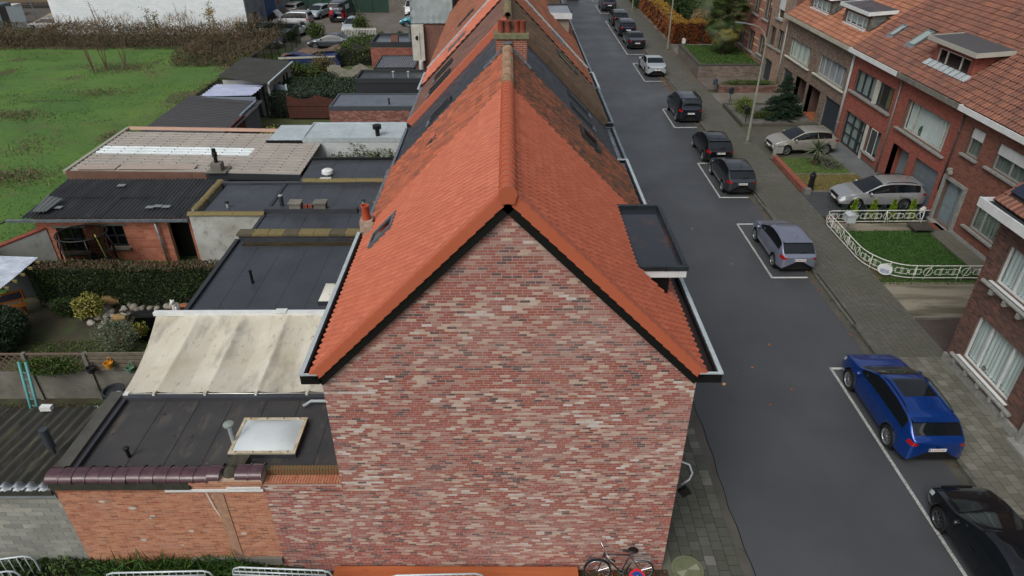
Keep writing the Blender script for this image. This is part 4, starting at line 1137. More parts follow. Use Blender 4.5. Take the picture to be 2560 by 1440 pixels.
def corrugated(p, P0, A, S, wl, sl, per, amp, mat, nsheet, name='roof_sheet', nlap=1, seed=1, curl=None, thick=False):
    """corrugated sheets, waves across A, running along S"""
    rg = np.random.default_rng(seed); Nn = nrm(np.cross(A, S)); Nn = Nn if Nn[2] > 0 else -Nn
    P0 = np.asarray(P0, float); sw = wl/nsheet; sll = sl/nlap
    for i in range(nsheet):
        for j in range(nlap):
            n = max(8, int(sw/per*8)); dz = rg.uniform(-.006, .006)+.012*j; tilt = rg.uniform(-.006, .006)
            g = []
            for s in (0, sll*.5, sll+.06):
                g.append([P0+A*(i*sw+a)+S*(j*sll+s)+Nn*(amp*math.sin(2*math.pi*(i*sw+a)/per)+dz+tilt*s-(.01*s/sll)) for a in np.linspace(0, sw+.03, n)])
            b = MB(); b.sheet(g, rg.random())
            b.build(name, mat, p, smooth=True)
def vent_pipe(p, x, y, z, h, r, mat, cap=None, capr=1.5, name='vent_pipe'):
    b = MB(); b.cyl((x, y, z-.01), r, h, 10); o = b.build(name, mat, p, smooth=True, sharp=40)
    b = MB(); b.lathe([(0, z+h+.05), (r*capr, z+h+.02), (r*capr, z+h-.02), (0, z+h-.02)], (x, y, 0), n=12); b.build('vent_cap', cap or mat, o, smooth=True, sharp=40)
    return o

BITU2 = M('old_bitumen', (70, 68, 66), .5, noise=(56, 56, 58), nscale=1.1, rvar=.15, bump=.15, bscale=90, layers=(((92, 86, 76), 2.4, .56, .66, .55, (1.6, .5, 1)), ((44, 46, 50), 1.5, .6, .72, .5)))
BITU3 = M('blue_black_bitumen', (66, 71, 77), .34, noise=(55, 59, 65), nscale=.7, rvar=.12, bump=.12, bscale=120, layers=(((78, 82, 86), .9, .58, .72, .4),))
PALEROOF = M('silver_roof_coat', (186, 198, 202), .35, noise=(164, 178, 182), nscale=.9, rvar=.1, layers=(((206, 214, 214), 2.2, .6, .7, .6),))
PLASTER = M('stained_plaster', (186, 190, 186), .9, noise=(150, 150, 140), nscale=.9, bump=.2, bscale=30, layers=(((112, 108, 94), 1.6, .56, .7, .7),))
PURPLE = M('purple_glazed_tile', (92, 64, 72), .25, noise=(70, 50, 56), nscale=5, rvar=.08)
MOSSCOP = M('mossy_coping', (128, 110, 76), .85, noise=(112, 108, 66), nscale=5, layers=(((66, 62, 44), 8, .58, .7, .7),), bump=.3, bscale=40)
BLOCK = M('grey_block', (150, 152, 144), .9, rnd=[(0, (130, 134, 128)), (.5, (152, 154, 146)), (1, (172, 172, 162))], noise=(128, 130, 124), nscale=1.5, rmix=.8, bump=.25, bscale=50, layers=(((168, 120, 96), 1.2, .68, .76, .6),))
PVC = M('grey_pvc', (168, 176, 180), .4, noise=(148, 156, 160), nscale=6)
FILM = M('white_dome', (206, 214, 216), .22, noise=(196, 206, 208), nscale=2)

# --- annex of the end house
AN = thing('rear_annex', 'flat roofed annex with stained black felt, purple coping tiles and old orange brick side wall', 'annex', (-7.3, 11.05, 0))
AX0, AX1, AY0, AY1, AZ = -10.66, -3.93, 11.05, 14.3, 3.08
h_ = []
wl = wall_panel('side_wall', AN, (AX0, 11.05, 0), (1,0,0), (0,-1,0), 4.92, 3.30, .3, MORTAR_OLD)
brick_field(wl, (AX0, 11.05, 0), (1,0,0), (0,-1,0), 4.92, 3.24, BR_OLD, n_ind=200, seed=61, bl=.19, bh=.048, jt=.012)
wl2 = wall_panel('matching_wall', AN, (-5.74, 11.05, 0), (1,0,0), (0,-1,0), 1.815, 3.28, .3, MORTAR, label='lower wall in the same patchy brick as the gable')
brick_field(wl2, (-5.74, 11.05, 0), (1,0,0), (0,-1,0), 1.815, 3.24, BR_GABLE, n_ind=95, rndf=gable_rnd, seed=62)
b = MB(); b.box(AX0, AX0+.25, 11.35, AY1, 0, 3.0); b.box(AX0+.25, AX1, AY1-.25, AY1, 0, 3.0); b.build('back_wall', BRTEXX, AN)
b = MB(); b.box(AX0, AX1, 11.05, AY1, 3.0, AZ-.01); ar = b.build('roof', BITU2, AN)
for i in range(7):
    s = MB(); w = (AX1-AX0-.3)/7; a = AX0+.3+i*w
    s.prism([(a, 11.4, AZ-.006), (min(a+w+.06, AX1), 11.4, AZ+.006), (min(a+w+.06, AX1), AY1-.1, AZ+.006), (a, AY1-.1, AZ-.006)], (0, 0, .006)); s.build('felt_strip', BITU2, ar)
b = MB(); b.box(AX0-.28, AX0+.06, 11.4, AY1+.1, AZ-.1, AZ+.18); b.build('roof_edging', M('felt_kerb', (84, 84, 78), .7, noise=(66, 66, 60), nscale=2), AN)
b = MB(); b.box(AX0+.06, AX0+.2, 11.4, AY1, AZ, AZ+.1); b.build('felt_upstand', BITU, AN)
b = MB(); b.box(AX0+.06, AX1, AY1-.12, AY1+.05, AZ-.1, AZ+.13); b.build('roof_edging', BITU, AN)
coping(AN, -10.75, -7.0, 11.22, 3.42, .24, .30, PURPLE); coping(AN, -6.35, -5.72, 11.22, 3.50, .23, .30, PURPLE); coping(AN, -7.0, -6.7, 11.22, 3.48, .24, .3, PURPLE)
b = MB(); b.box(-10.7, -7.45, 10.99, 11.04, 3.16, 3.38); b.build('felt_band', M('dirty_felt', (42, 44, 42), .8, noise=(62, 62, 50), nscale=4), AN)
b = MB(); b.box(-7.45, -5.74, 11.0, 11.35, 3.301, 3.46); sk = b.build('raised_courses', MORTAR_OLD, AN)
brick_field(sk, (-7.45, 11.0, 3.30), (1,0,0), (0,-1,0), 1.71, .16, BR_OLD, seed=63, bl=.19, bh=.046)
b = MB(); b.box(-8.05, -5.76, 10.985, 11.03, 3.09, 3.15); b.box(-6.6, -5.8, 10.98, 11.02, 3.2, 3.225); b.build('white_trim', WHITE, AN)
b = MB(); b.box(-8.05, -5.76, 10.97, 11.04, .42, .66); b.build('plinth', CONC, AN)
ck = MB()                   # mortar scar running down the old wall
pth = [(-7.15, 3.0), (-7.08, 2.5), (-6.98, 2.1), (-6.95, 1.7), (-6.86, 1.3), (-6.80, .9), (-6.76, .5)]
for (xa, za), (xb, zb) in zip(pth[:-1], pth[1:]): ck.prism([(xa, 11.03, za), (xa+.05, 11.03, za), (xb+.05, 11.03, zb), (xb, 11.03, zb)], (0, .01, 0))
ck.build('mortar_scar', M('pale_scar', (196, 184, 172), .95), AN)
b = MB(); b.box(-6.98, -6.74, 11.028, 11.04, .6, 2.98); b.build('mortar_patch', M('mortar_patch', (184, 146, 120), .95, noise=(150, 116, 96), nscale=6), AN)
rg_ = np.random.default_rng(9)
for k in range(9):
    b = MB(); x, z, r_ = rg_.uniform(-10.2, -6), rg_.uniform(1.0, 2.9), rg_.uniform(.03, .08)
    b.prism([(x+r_*math.cos(t)*rg_.uniform(.7, 1.5), 11.032, z+r_*.7*math.sin(t)) for t in np.linspace(0, 6.28, 8)[:-1]], (0, .01, 0)); b.build('plaster_spot', M('plaster_spot', (190, 180, 170), .95) if k == 0 else bpy.data.materials['plaster_spot'], AN)
# soldier course on the matching wall
for k in range(26):
    b = MB(); b.box(-5.7+k*.069, -5.7+k*.069+.058, 11.03, 11.28, 3.285, 3.335, random.random()*.3+.15); b.build('coping_brick', BR_OLD, AN)
for k in range(26):
    b = MB(); b.box(-5.7+k*.069, -5.7+k*.069+.058, 11.3, 11.42, 3.3, 3.5, random.random()*.3+.1); b.build('coping_brick', M('mossy_brick', (124, 86, 60), .9, noise=(104, 96, 62), nscale=5) if k == 0 else bpy.data.materials['mossy_brick'], AN)
b = MB(); b.prism([(-6.72, 11.2, 3.1), (-6.3, 11.2, 3.1), (-6.22, 11.75, 3.1), (-6.68, 11.75, 3.1)], (0, .0, .42)); b.ball((-6.52, 11.25, 3.45), .2, .2, .16); b.build('sealed_stack', M('tarred_stack', (54, 52, 46), .9, noise=(78, 74, 60), nscale=9, bump=.5, bscale=25), AN)
vent_pipe(AN, -6.95, 12.5, AZ, .72, .05, PVC, M('vent_cap_grey', (132, 142, 138), .5), 2.6)
vent_pipe(AN, -9.42, 12.12, AZ, .3, .045, BLACKP, None, 1.7)
b = MB(); b.box(-6.93, -5.27, 12.05, 13.32, AZ, AZ+.14); ld = b.build('rooflight', BITU, AN, label='white domed rooflight with bolted frame')
b = MB(); b.box(-6.93, -5.27, 12.05, 12.13, AZ+.141, AZ+.19); b.box(-6.93, -5.27, 13.24, 13.32, AZ+.141, AZ+.19); b.box(-6.93, -6.85, 12.13, 13.24, AZ+.141, AZ+.19); b.box(-5.35, -5.27, 12.13, 13.24, AZ+.141, AZ+.19); b.build('frame', M('yellowed_frame', (208, 200, 180), .5, noise=(170, 152, 118), nscale=6), ld)
g = []
for v in np.linspace(-1, 1, 11): g.append([(-6.1+.76*u, 12.685+.57*v, AZ+.17+.16*max(0, (1-abs(u)**3.0))*max(0, (1-abs(v)**3.0))) for u in np.linspace(-1, 1, 13)])
b = MB(); b.sheet(g); b.build('dome', FILM, ld, smooth=True)
for k in range(4):
    for y in (12.09, 13.28):
        b = MB(); b.cyl((-6.75+k*.43, y, AZ+.188), .022, .02, 8); b.build('bolt', M('brass_bolt', (150, 120, 70), .5) if 'brass_bolt' not in bpy.data.materials else bpy.data.materials['brass_bolt'], ld)
b = MB(); b.tube([(-3.95, 13.98, AZ+.17), (-5.35, 13.98, AZ+.17), (-5.45, 13.92, AZ+.12), (-5.55, 13.86, AZ+.1)], .045, 10); b.build('rain_pipe', PVC, AN, smooth=True, sharp=50)
# neighbour's block wall and mossy corrugated roof
SH = thing('garden_shed', 'shed with mossy dark corrugated roof and grey concrete block side wall', 'shed', (-12.2, 11.05, 0))
bwl = wall_panel('block_wall', SH, (-14.6, 11.06, 0), (1,0,0), (0,-1,0), 3.93, 3.15, .2, MORT_G)
brick_field(bwl, (-14.6, 11.06, 0), (1,0,0), (0,-1,0), 3.93, 2.85, BLOCK, bl=.44, bh=.135, jt=.012, n_ind=260, seed=64, name='concrete_block', stuff='concrete_blocks', proud=.006)
b = MB(); b.box(-14.6, -10.68, 11.03, 11.055, 2.86, 3.14); b.build('cement_render', M('blue_grey_render', (142, 152, 156), .8, noise=(116, 126, 132), nscale=2.5), SH)
b = MB(); b.box(-14.6, -10.7, 13.9, 14.05, 0, 2.7); b.build('wall', CONC, SH)
ASB = M('mossy_asbestos', (66, 66, 60), .85, noise=(48, 48, 44), nscale=1.6, stretch=(2, .4, 1), bump=.4, bscale=35, layers=(((104, 100, 74), 2.4, .54, .68, .7, (2, .4, 1)), ((150, 150, 140), 16, .70, .75, .8)))
corrugated(SH, (-14.6, 11.2, 3.2), V(1,0,0), nrm(V(0, 1, -.10)), 3.7, 2.95, .30, .045, ASB, 4, seed=5)
b = MB(); b.sheet([[(-14.6+.02*i, 11.0+yy, 3.22+.05*math.sin(2*math.pi*.02*i/.3)-zz) for i in range(190)] for (yy, zz) in ((0, .0), (.16, -.02), (-.02, .10))]); b.build('verge_sheet', M('pale_verge', (176, 184, 188), .5), SH, smooth=True)
b = MB(); b.box(-14.6, -10.7, 10.98, 11.02, 3.0, 3.14); b.build('felt_band', bpy.data.materials['dirty_felt'], SH)
b = MB(); b.tube([(-11.35, 12.25, 3.0), (-11.35, 12.25, 3.35)], .05, 10); b.tube([(-11.35, 12.25, 3.3), (-11.35, 12.25, 3.9)], .1, 12); b.build('flue', M('dark_flue', (58, 64, 70), .5), SH, smooth=True, sharp=40)
b = MB(); b.box(-12.75, -12.45, 13.95, 14.1, 2.95, 3.08); b.build('lamp_box', WHITE, SH)

# --- cream awning between the annexes
AW = thing('patio_awning', 'stretched cream fabric awning with mould stains and a white cassette', 'awning', (-7.5, 14.4, 0))
FAB = M('awning_fabric', (208, 204, 190), .85, noise=(194, 188, 170), nscale=.9, layers=(((126, 124, 116), 1.1, .52, .72, .7, (1.5, .5, 1)), ((96, 96, 92), 5, .58, .74, .6, (1.3, .6, 1)), ((186, 176, 146), .8, .52, .7, .5)))
nx, ny = 150, 15
P = np.zeros((ny, nx, 3)); raf = [-9.75, -8.35, -6.95, -5.55, -4.2]
for j in range(ny):
    v = j/(ny-1)
    for i in range(nx):
        u = i/(nx-1)
        xl = -10.66-.47*v; x = xl+(-4.0-xl)*u
        d = min(abs(x-(r+.0*v)) for r in raf)
        sag = .26*min(1, d/.7)**.55*math.sin(math.pi*min(1, max(0, .06+v*.9)))**.8
        P[j, i] = (x, 14.42+3.33*v, 3.24+.30*v-sag)
b = MB(); b.sheet(P); b.build('fabric', FAB, AW, smooth=True)
b = MB(); b.box(-11.2, -4.0, 17.74, 17.9, 3.5, 3.62); b.box(-7.35, -7.0, 17.7, 17.93, 3.622, 3.65); b.build('cassette', WHITE, AW)
b = MB(); b.tube([(-10.6, 14.36, 3.2), (-4.0, 14.36, 3.2)], .022, 8); b.build('front_rail', M('steel_rail', (196, 196, 186), .3, metal=.5), AW, smooth=True)
for r in raf:
    b = MB(); b.box(r-.04, r+.04, 14.3, 14.42, 3.16, 3.27); b.ball((r, 14.3, 3.2), .04); b.build('hook', WHITE_OLD, AW)
    b = MB(); b.bar((r, 14.5, 3.1), (r, 17.7, 3.40), .05, .06); b.build('rafter', WHITE_OLD, AW)
b = MB(); b.box(-10.72, -10.45, 14.28, 14.42, 3.2, 3.24); b.build('end_bracket', WHITE, AW)
for y in (14.5, 17.8):
    b = MB(); b.box(-10.9, -10.8, y-.05, y+.05, 0, 3.15); b.build('post', WHITE_OLD, AW)

# --- black roofs
R2 = flat_annex('rear_annex', 'large blue-black felt roof with a thin black pipe, behind the cream awning', -10.62, -3.93, 18.0, 23.5, 3.12, PLASTER, BITU3, curb=.1, sides='w', strips=7)
vent_pipe(R2, -8.98, 20.35, 3.12, .5, .05, BLACKP, None, 1.2)
b = MB(); b.box(-6.35, -5.5, 18.9, 20.1, 3.12, 3.27); ld = b.build('rooflight', BITU, R2, label='small white rooflight under the gutter')
g = [[(-5.925+.4*u, 19.5+.57*v, 3.271+.13*(1-u**4)*(1-v**4)) for u in np.linspace(-1, 1, 9)] for v in np.linspace(-1, 1, 9)]
b = MB(); b.sheet(g); b.build('dome', M('cream_dome', (206, 206, 194), .3), ld, smooth=True)
b = MB(); b.box(-10.5, -3.93, 23.5, 23.85, 2.6, 3.36); b.build('parapet', BITU, R2)
for k in range(11):
    b = MB(); b.box(-10.55+k*.6, -10.55+k*.6+.59, 23.44, 23.92, 3.362, 3.45+random.uniform(-.006, .006)); b.build('coping_slab', MOSSCOP if k % 3 else M('dark_coping', (74, 70, 58), .9, noise=(98, 92, 70), nscale=6), R2)
b = MB(); b.box(-10.3, -3.93, 23.1, 23.42, 3.118, 3.128); b.build('puddle_stain', M('roof_dirt', (42, 40, 28), .3, noise=(70, 58, 34), nscale=3), R2)
R3 = flat_annex('rear_annex', 'stepped felt roof with vents on a low beam and mossy tile copings', -10.35, -3.93, 23.92, 29.25, 3.06, PLASTER, BITU3, curb=.04, sides='w', strips=7)
b = MB(); b.box(-13.0, -10.38, 26.2, 29.25, 3.0, 3.05); r3b = b.build('side_roof', BITU3, R3)
b = MB(); b.box(-13.5, -10.4, 26.0, 26.25, 0, 3.0); b.box(-13.6, -13.3, 26.25, 29.3, 0, 3.0); b.build('plaster_wall', PLASTER, R3, label='stained white plaster wall')
window(R3, 26.0, -11.45, -10.85, 1.3, 2.1, (1,), WHITE, None, axis='y', sill=False, recess=.02, back=.2)
coping(R3, -13.55, -10.3, 26.1, 3.06, .17, .62, MOSSCOP); coping(R3, 26.3, 29.6, -13.42, 3.08, .17, .7, MOSSCOP, axis='y'); coping(R3, -9.5, -3.95, 29.35, 3.2, .17, .6, MOSSCOP)
b = MB(); b.box(-9.6, -3.93, 29.2, 29.5, 2.7, 3.18); b.box(-13.4, -9.6, 29.3, 29.5, 2.7, 3.12); b.build('parapet', BITU, R3)
b = MB(); b.box(-8.7, -8.2, 29.28, 29.46, 3.30, 3.33); b.build('pale_coping', WHITE_OLD, R3)
b = MB(); b.box(-10.35, -6.4, 26.12, 26.42, 3.06, 3.27); bm = b.build('roof_beam', BITU, R3)
for x in (-9.0, -7.95):
    b = MB(); b.box(x-.24, x+.24, 26.1, 26.5, 3.272, 3.5); b.box(x-.28, x+.28, 26.06, 26.54, 3.5, 3.54); b.build('vent_block', CONC, bm)
for x in (-8.6, -8.38):
    b = MB(); b.box(x-.08, x+.08, 26.2, 26.36, 3.272, 3.4); b.build('loose_brick', TERRA, bm)
vent_pipe(R3, -9.75, 26.75, 3.06, .55, .09, DGREY, PVC, 1.05); vent_pipe(R3, -6.25, 26.85, 3.06, .28, .06, PVC, DGREY, 1.7); vent_pipe(R3, -12.1, 26.75, 3.05, .25, .06, PVC, BLACKP, 1.5)
R4 = flat_annex('rear_annex', 'smooth dark felt roof with a round white mushroom vent', -9.75, -3.93, 29.62, 32.3, 3.1, BRTEXX, BITU, curb=.12, sides='n', curbmat=BLACKP, strips=5)
b = MB(); b.lathe([(0, 3.1), (.17, 3.1), (.17, 3.2), (.28, 3.2), (.26, 3.34), (.16, 3.4), (0, 3.41)], (-8.58, 30.3, 0), n=18); b.build('mushroom_vent', WHITE, R4, smooth=True, sharp=35)
R5 = flat_annex('rear_annex', 'white walled annex with silver coated roof and a black mushroom vent', -11.1, -3.93, 35.4, 38.0, 3.1, M('white_brick', (196, 202, 204), .8, noise=(178, 184, 186), nscale=2), PALEROOF, curb=.05, sides='snw', curbmat=ALU, strips=3, curbw=.08)
wb = wall_panel('brick_wall', R5, (-9.9, 35.36, 0), (1,0,0), (0,-1,0), 5.9, 2.9, .05, M('white_joint', (168, 172, 172), .9))
brick_field(wb, (-9.9, 35.36, 1.2), (1,0,0), (0,-1,0), 5.9, 1.7, M('white_painted_brick', (206, 212, 214), .8, noise=(186, 192, 192), nscale=2), bl=.2, bh=.06, n_ind=250, seed=66)
b = MB(); b.box(-13.0, -11.1, 35.45, 38.0, 2.6, 3.0); b.build('side_roof', PALEROOF, R5); b = MB(); b.box(-13.1, -11.12, 35.38, 35.44, 2.4, 3.0); b.build('roof_edging', BLACKP, R5)
b = MB(); b.lathe([(0, 3.1), (.12, 3.1), (.12, 3.5), (.24, 3.5), (.24, 3.7), (0, 3.72)], (-7.1, 35.85, 0), n=16); b.build('mushroom_vent', BLACKP, R5, smooth=True, sharp=35)
R6 = flat_annex('rear_annex', 'red brick annex with pale grey felt roof and dark lapped edging', -11.0, -3.93, 41.35, 44.2, 3.0, BRTEXX, M('pale_felt', (104, 112, 122), .4, noise=(90, 98, 108), nscale=1, rvar=.1), curb=.06, curbmat=M('slate_edging', (66, 72, 78), .5), strips=5, sides='snw')
wb = wall_panel('brick_wall', R6, (-11.03, 41.31, 0), (1,0,0), (0,-1,0), 7.1, 2.8, .03, MORT_D)
brick_field(wb, (-11.03, 41.31, 1.0), (1,0,0), (0,-1,0), 7.1, 1.8, M('mixed_red_brick', (140, 92, 82), .9, rnd=[(0, (104, 72, 70)), (.5, (146, 92, 80)), (1, (168, 132, 122))], noise=(126, 90, 82), nscale=2, rmix=.5), bl=.2, bh=.06, n_ind=120, seed=67)
vent_pipe(R6, -7.4, 42.0, 3.0, .35, .06, DGREY, None, 1.3)
R7 = flat_annex('rear_annex', 'dark painted annex with grey felt roof and white vent pipes', -10.6, -3.93, 47.6, 50.0, 3.0, M('dark_painted_wall', (44, 48, 54), .8, noise=(36, 40, 45), nscale=2), BITU, curb=.14, sides='snw', curbmat=DGREY, strips=5)
for x in (-8.0, -6.95): vent_pipe(R7, x, 48.2, 3.0, .45, .06, PVC, WHITE_OLD, 1.6)
R8 = flat_annex('rear_annex', 'red brick annex with shiny felt roof and steel flue, furthest from the camera', -11.4, -3.93, 58.6, 62.2, 3.05, BRTEXX, M('wet_felt', (92, 100, 110), .2, noise=(70, 78, 86), nscale=.8, rvar=.08), curb=.2, curbmat=DGREY, strips=5)
wb = wall_panel('brick_wall', R8, (-11.43, 58.55, 0), (1,0,0), (0,-1,0), 7.4, 2.85, .03, MORT_D)
brick_field(wb, (-11.43, 58.55, .8), (1,0,0), (0,-1,0), 7.4, 2.05, M('bright_red_brick', (152, 92, 78), .9, rnd=[(0, (126, 74, 64)), (1, (166, 104, 88))]), bl=.21, bh=.065, seed=68)
b = MB(); b.cyl((-8.2, 59.6, 3.05), .1, 1.3, 10); b.lathe([(0, 4.45), (.22, 4.4), (.22, 4.36), (0, 4.36)], (-8.2, 59.6, 0), n=12); b.build('flue', ZINC, R8, smooth=True, sharp=40)
for (x, z1, m) in ((-9.4, 3.7, BRTEXX), (-5.4, 4.0, BRTEXX)):
    b = MB(); b.box(x-.3, x+.3, 58.7, 59.2, 3.0, z1); b.build('chimney', m, R8)
b = MB(); b.cyl((-5.4, 58.95, 4.0), .14, .9, 10); b.build('flue', WHITE, R8, smooth=True, sharp=40)
PG = thing('louvred_pergola', 'dark louvred pergola roof in the yard of the far red brick annex', 'pergola', (-8.4, 52.6, 0))
for k in range(17):
    b = MB(); x = -9.95+k*.17; b.obox((x, 54.5, 2.62), (1, 0, .25), AY, (-.25, 0, 1), .08, 1.9, .012); b.build('louvre', M('louvre_metal', (96, 106, 114), .4) if k == 0 else bpy.data.materials['louvre_metal'], PG)
b = MB(); b.box(-10.1, -7.05, 52.5, 52.6, 2.5, 2.68); b.box(-10.1, -7.05, 56.4, 56.5, 2.5, 2.68); b.box(-10.15, -10.05, 52.5, 56.5, 2.5, 2.68); b.box(-7.1, -7.0, 52.5, 56.5, 2.5, 2.68); b.build('beam', DGREY, PG)
for (x, y) in ((-10.1, 52.55), (-7.05, 52.55), (-10.1, 56.45), (-7.05, 56.45)):
    b = MB(); b.box(x-.06, x+.06, y-.06, y+.06, 0, 2.5); b.build('post', DGREY, PG)
SM = thing('lean_to', 'small grey lean-to with pale roof beside the louvred pergola', 'shed', (-5.5, 53, 0))
b = MB(); b.prism([(-6.9, 53, 2.4), (-4.0, 53, 3.2), (-4.0, 57, 3.2), (-6.9, 57, 2.4)], (0, 0, .06)); b.build('roof', M('lean_roof', (110, 112, 114), .6), SM)
b = MB(); b.prism([(-6.8, 53.1, 0), (-4.0, 53.1, 0), (-4.0, 53.1, 3.1), (-6.8, 53.1, 2.35)], (0, .1, 0)); b.build('wall', M('beige_wall', (150, 146, 132), .8), SM)
b = MB(); b.box(-5.9, -4.7, 53.06, 53.09, .2, 1.9); b.build('door', DGREY, SM)
# --- grey carport with corrugated roof and clear strip
CP = thing('carport', 'wide carport with pale grey corrugated roof, white clear strip and brown fascia', 'carport', (-16, 31.3, 0))
GREYC = M('grey_corrugated', (166, 160, 152), .6, noise=(150, 146, 140), nscale=.9, layers=(((124, 114, 102), 3, .6, .72, .4),))
CLEARC = M('white_clear_sheet', (220, 228, 230), .35, noise=(206, 216, 218), nscale=1)
S_cp = nrm(V(1, -.055, .0))
DOT = M('roof_screw', (60, 58, 56), .7)
def rib_row(ya, w, xa, xb, mat, dz):
    g = []; ys = [0]
    for k in range(int(round(w/.38))): ys += [k*.38+.30, k*.38+.315, k*.38+.345, k*.38+.36]
    ys.append(w); hs2 = [0]+[h for k in range(int(round(w/.38))) for h in (0, .055, .055, 0)]+[0]
    for x in (xa, xb): g.append([(x, ya+yy-.05*(x+21.65), 2.84+h+dz) for yy, h in zip(ys, hs2)])
    b = MB(); b.sheet(g, random.random()); b.build('roof_sheet', mat, CP)
for j, (mt, ni) in enumerate(((None, 0), (None, 0), (CLEARC, 5), (None, 0), (None, 0))):
    for i in range(7): rib_row(31.55+j*1.14, 1.14, -21.65+i*1.64, -20.0+i*1.64+.03, mt if i < ni else GREYC, .007*(i % 2)+.004*(j % 2))
for k in range(13):
    b = MB()
    for j in range(15):
        x = -21.2+k*.9; y = 31.55+.33+j*.38-.05*(x+21.65); b.box(x-.025, x+.025, y-.025, y+.025, 2.89, 2.915)
    b.build('screw_row', DOT, CP, kind='stuff')
BRF = M('brown_fascia', (120, 88, 74), .6, noise=(100, 76, 66), nscale=1.5); PNK = M('pinkish_trim', (168, 136, 118), .6)
b = MB(); b.prism([(-21.8, 31.45, 2.3), (-14.8, 31.2, 2.45), (-14.8, 31.2, 2.86), (-21.8, 31.45, 2.86)], (0, .06, 0)); b.build('fascia', BRF, CP)
b = MB(); b.prism([(-14.78, 31.2, 2.5), (-10.1, 30.9, 2.55), (-10.1, 30.9, 2.84), (-14.78, 31.2, 2.84)], (0, .06, 0)); b.build('fascia', DGREY, CP)
b = MB(); b.prism([(-21.8, 37.85, 2.8), (-10.2, 37.2, 2.8), (-10.2, 37.35, 2.92), (-21.8, 38.0, 2.92)], (0, .1, 0)); b.build('rear_trim', PNK, CP)
b = MB(); b.box(-21.9, -21.7, 31.45, 38, 2.72, 2.9); b.build('side_trim', M('greenish_trim', (150, 152, 136), .7), CP)
for (i, xa) in enumerate((-21.3, -19.3, -17.4)):
    b = MB(); b.box(xa, xa+1.9, 31.55, 32.15, 2.9, 2.915+.004*i); b.build('flat_panel', M('beige_panel', (176, 162, 150), .6, noise=(164, 150, 138), nscale=2) if i == 0 else bpy.data.materials['beige_panel'], CP)
b = MB(); b.box(-21.6, -21.4, 31.6, 37.9, 0, 2.7); b.box(-21.4, -10.4, 37.5, 37.6, 0, 2.6); b.build('wall', BRTEX, CP)
for x in (-21.3, -17, -13, -10.4):
    b = MB(); b.box(x-.06, x+.06, 31.7, 31.82, 0, 2.75); b.build('post', DGREY, CP)
b = MB(); b.box(-14.75, -13.75, 31.0, 31.9, 2.9, 2.92); b.box(-14.5, -14.0, 31.2, 31.65, 2.9, 3.3); b.build('chimney_base', CONC, CP)
b = MB(); b.cyl((-14.25, 31.42, 3.3), .09, .45, 12); b.lathe([(.12, 3.6), (.14, 3.65), (.12, 3.7), (.14, 3.78), (.1, 3.82), (.1, 4.0), (0, 4.02)], (-14.25, 31.42, 0), n=12); b.build('flue', BLACKP, CP, smooth=True, sharp=40)
# --- shed with black corrugated roof
BS = thing('brick_shed', 'orange brick shed with black corrugated roof, broken sheets and an open doorway', 'shed', (-17.3, 27, 0))
HB_ = [(-20.1+20.9, -18.9+20.9, .75, 1.95), (-18.05+20.9, -17.1+20.9, 1.0, 2.05), (-15.1+20.9, -14.15+20.9, 0, 2.25)]
sw_ = wall_panel('front_wall', BS, (-20.9, 27.05, 0), (1,0,0), (0,-1,0), 7.0, 2.45, .2, M('sandy_mortar', (168, 134, 112), .95), HB_)
brick_field(sw_, (-20.9, 27.05, 0), (1,0,0), (0,-1,0), 7.0, 2.4, M('large_orange_brick', (172, 104, 80), .9, rnd=[(0, (150, 86, 66)), (.7, (176, 108, 84)), (1, (188, 124, 100))], noise=(140, 88, 70), nscale=1.2, rmix=.6), HB_, bl=.29, bh=.14, jt=.012, n_ind=300, seed=71)
for h in HB_[:2]: window(BS, 27.05, h[0]-20.9, h[1]-20.9, h[2], h[3], (1, 1), DGREY, None, axis='y', transoms=(.5,), recess=.06, sill_ext=.1, sillmat=CONC, back=.4)
for h in HB_:
    b = MB(); b.box(h[0]-21.05, h[1]-20.75, 27.02, 27.048, h[3]+.01, h[3]+.11); b.build('lintel', CONC, BS)
b = MB(); b.box(-20.9, -20.7, 27.25, 30.7, 0, 2.5); b.box(-14.1, -13.9, 27.25, 30.7, 0, 2.5); b.box(-20.7, -14.1, 30.6, 30.8, 0, 2.5); b.build('wall', BRTEX, BS)
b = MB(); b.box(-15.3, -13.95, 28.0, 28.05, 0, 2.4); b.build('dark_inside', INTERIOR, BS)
BLKC = M('black_corrugated', (58, 60, 63), .55, noise=(40, 41, 43), nscale=1.5, stretch=(1.5, .4, 1), rvar=.1, layers=(((96, 102, 106), 2.2, .66, .72, .6),))
corrugated(BS, (-21.3, 26.85, 2.52), V(1,0,0), nrm(V(0, 1, .05)), 7.75, 3.85, .18, .032, BLKC, 9, nlap=2, seed=8)
me = MB(); me.sheet([[(-20.9+.03*i+.1*s, 27.1+1.2*s, 2.72+.25*s*(1-i/30)+.03*math.sin(.03*i*2*math.pi/.18)) for i in range(22)] for s in (0, .5, 1)]); me.build('loose_sheet', M('faded_sheet', (98, 104, 104), .6), BS, smooth=True)
for (x, y) in ((-16.0, 27.7), (-15.7, 27.8), (-15.3, 27.75), (-20.1, 27.7), (-18.3, 29.9)):
    b = MB(); b.box(x-.18, x+.18, y-.12, y+.12, 2.61+(y-27)*.05, 2.63+(y-27)*.05); b.build('roof_patch', M('grey_patch', (118, 124, 126), .6) if 'grey_patch' not in bpy.data.materials else bpy.data.materials['grey_patch'], BS)
b = MB(); b.box(-21.9, -14.0, 26.7, 26.83, 2.38, 2.48); b.build('gutter', ZINC, BS)
b = MB(); b.tube([(-15.55, 26.9, 2.4), (-15.5, 26.95, 0)], .05, 10); b.build('downpipe', ZINC, BS, smooth=True)
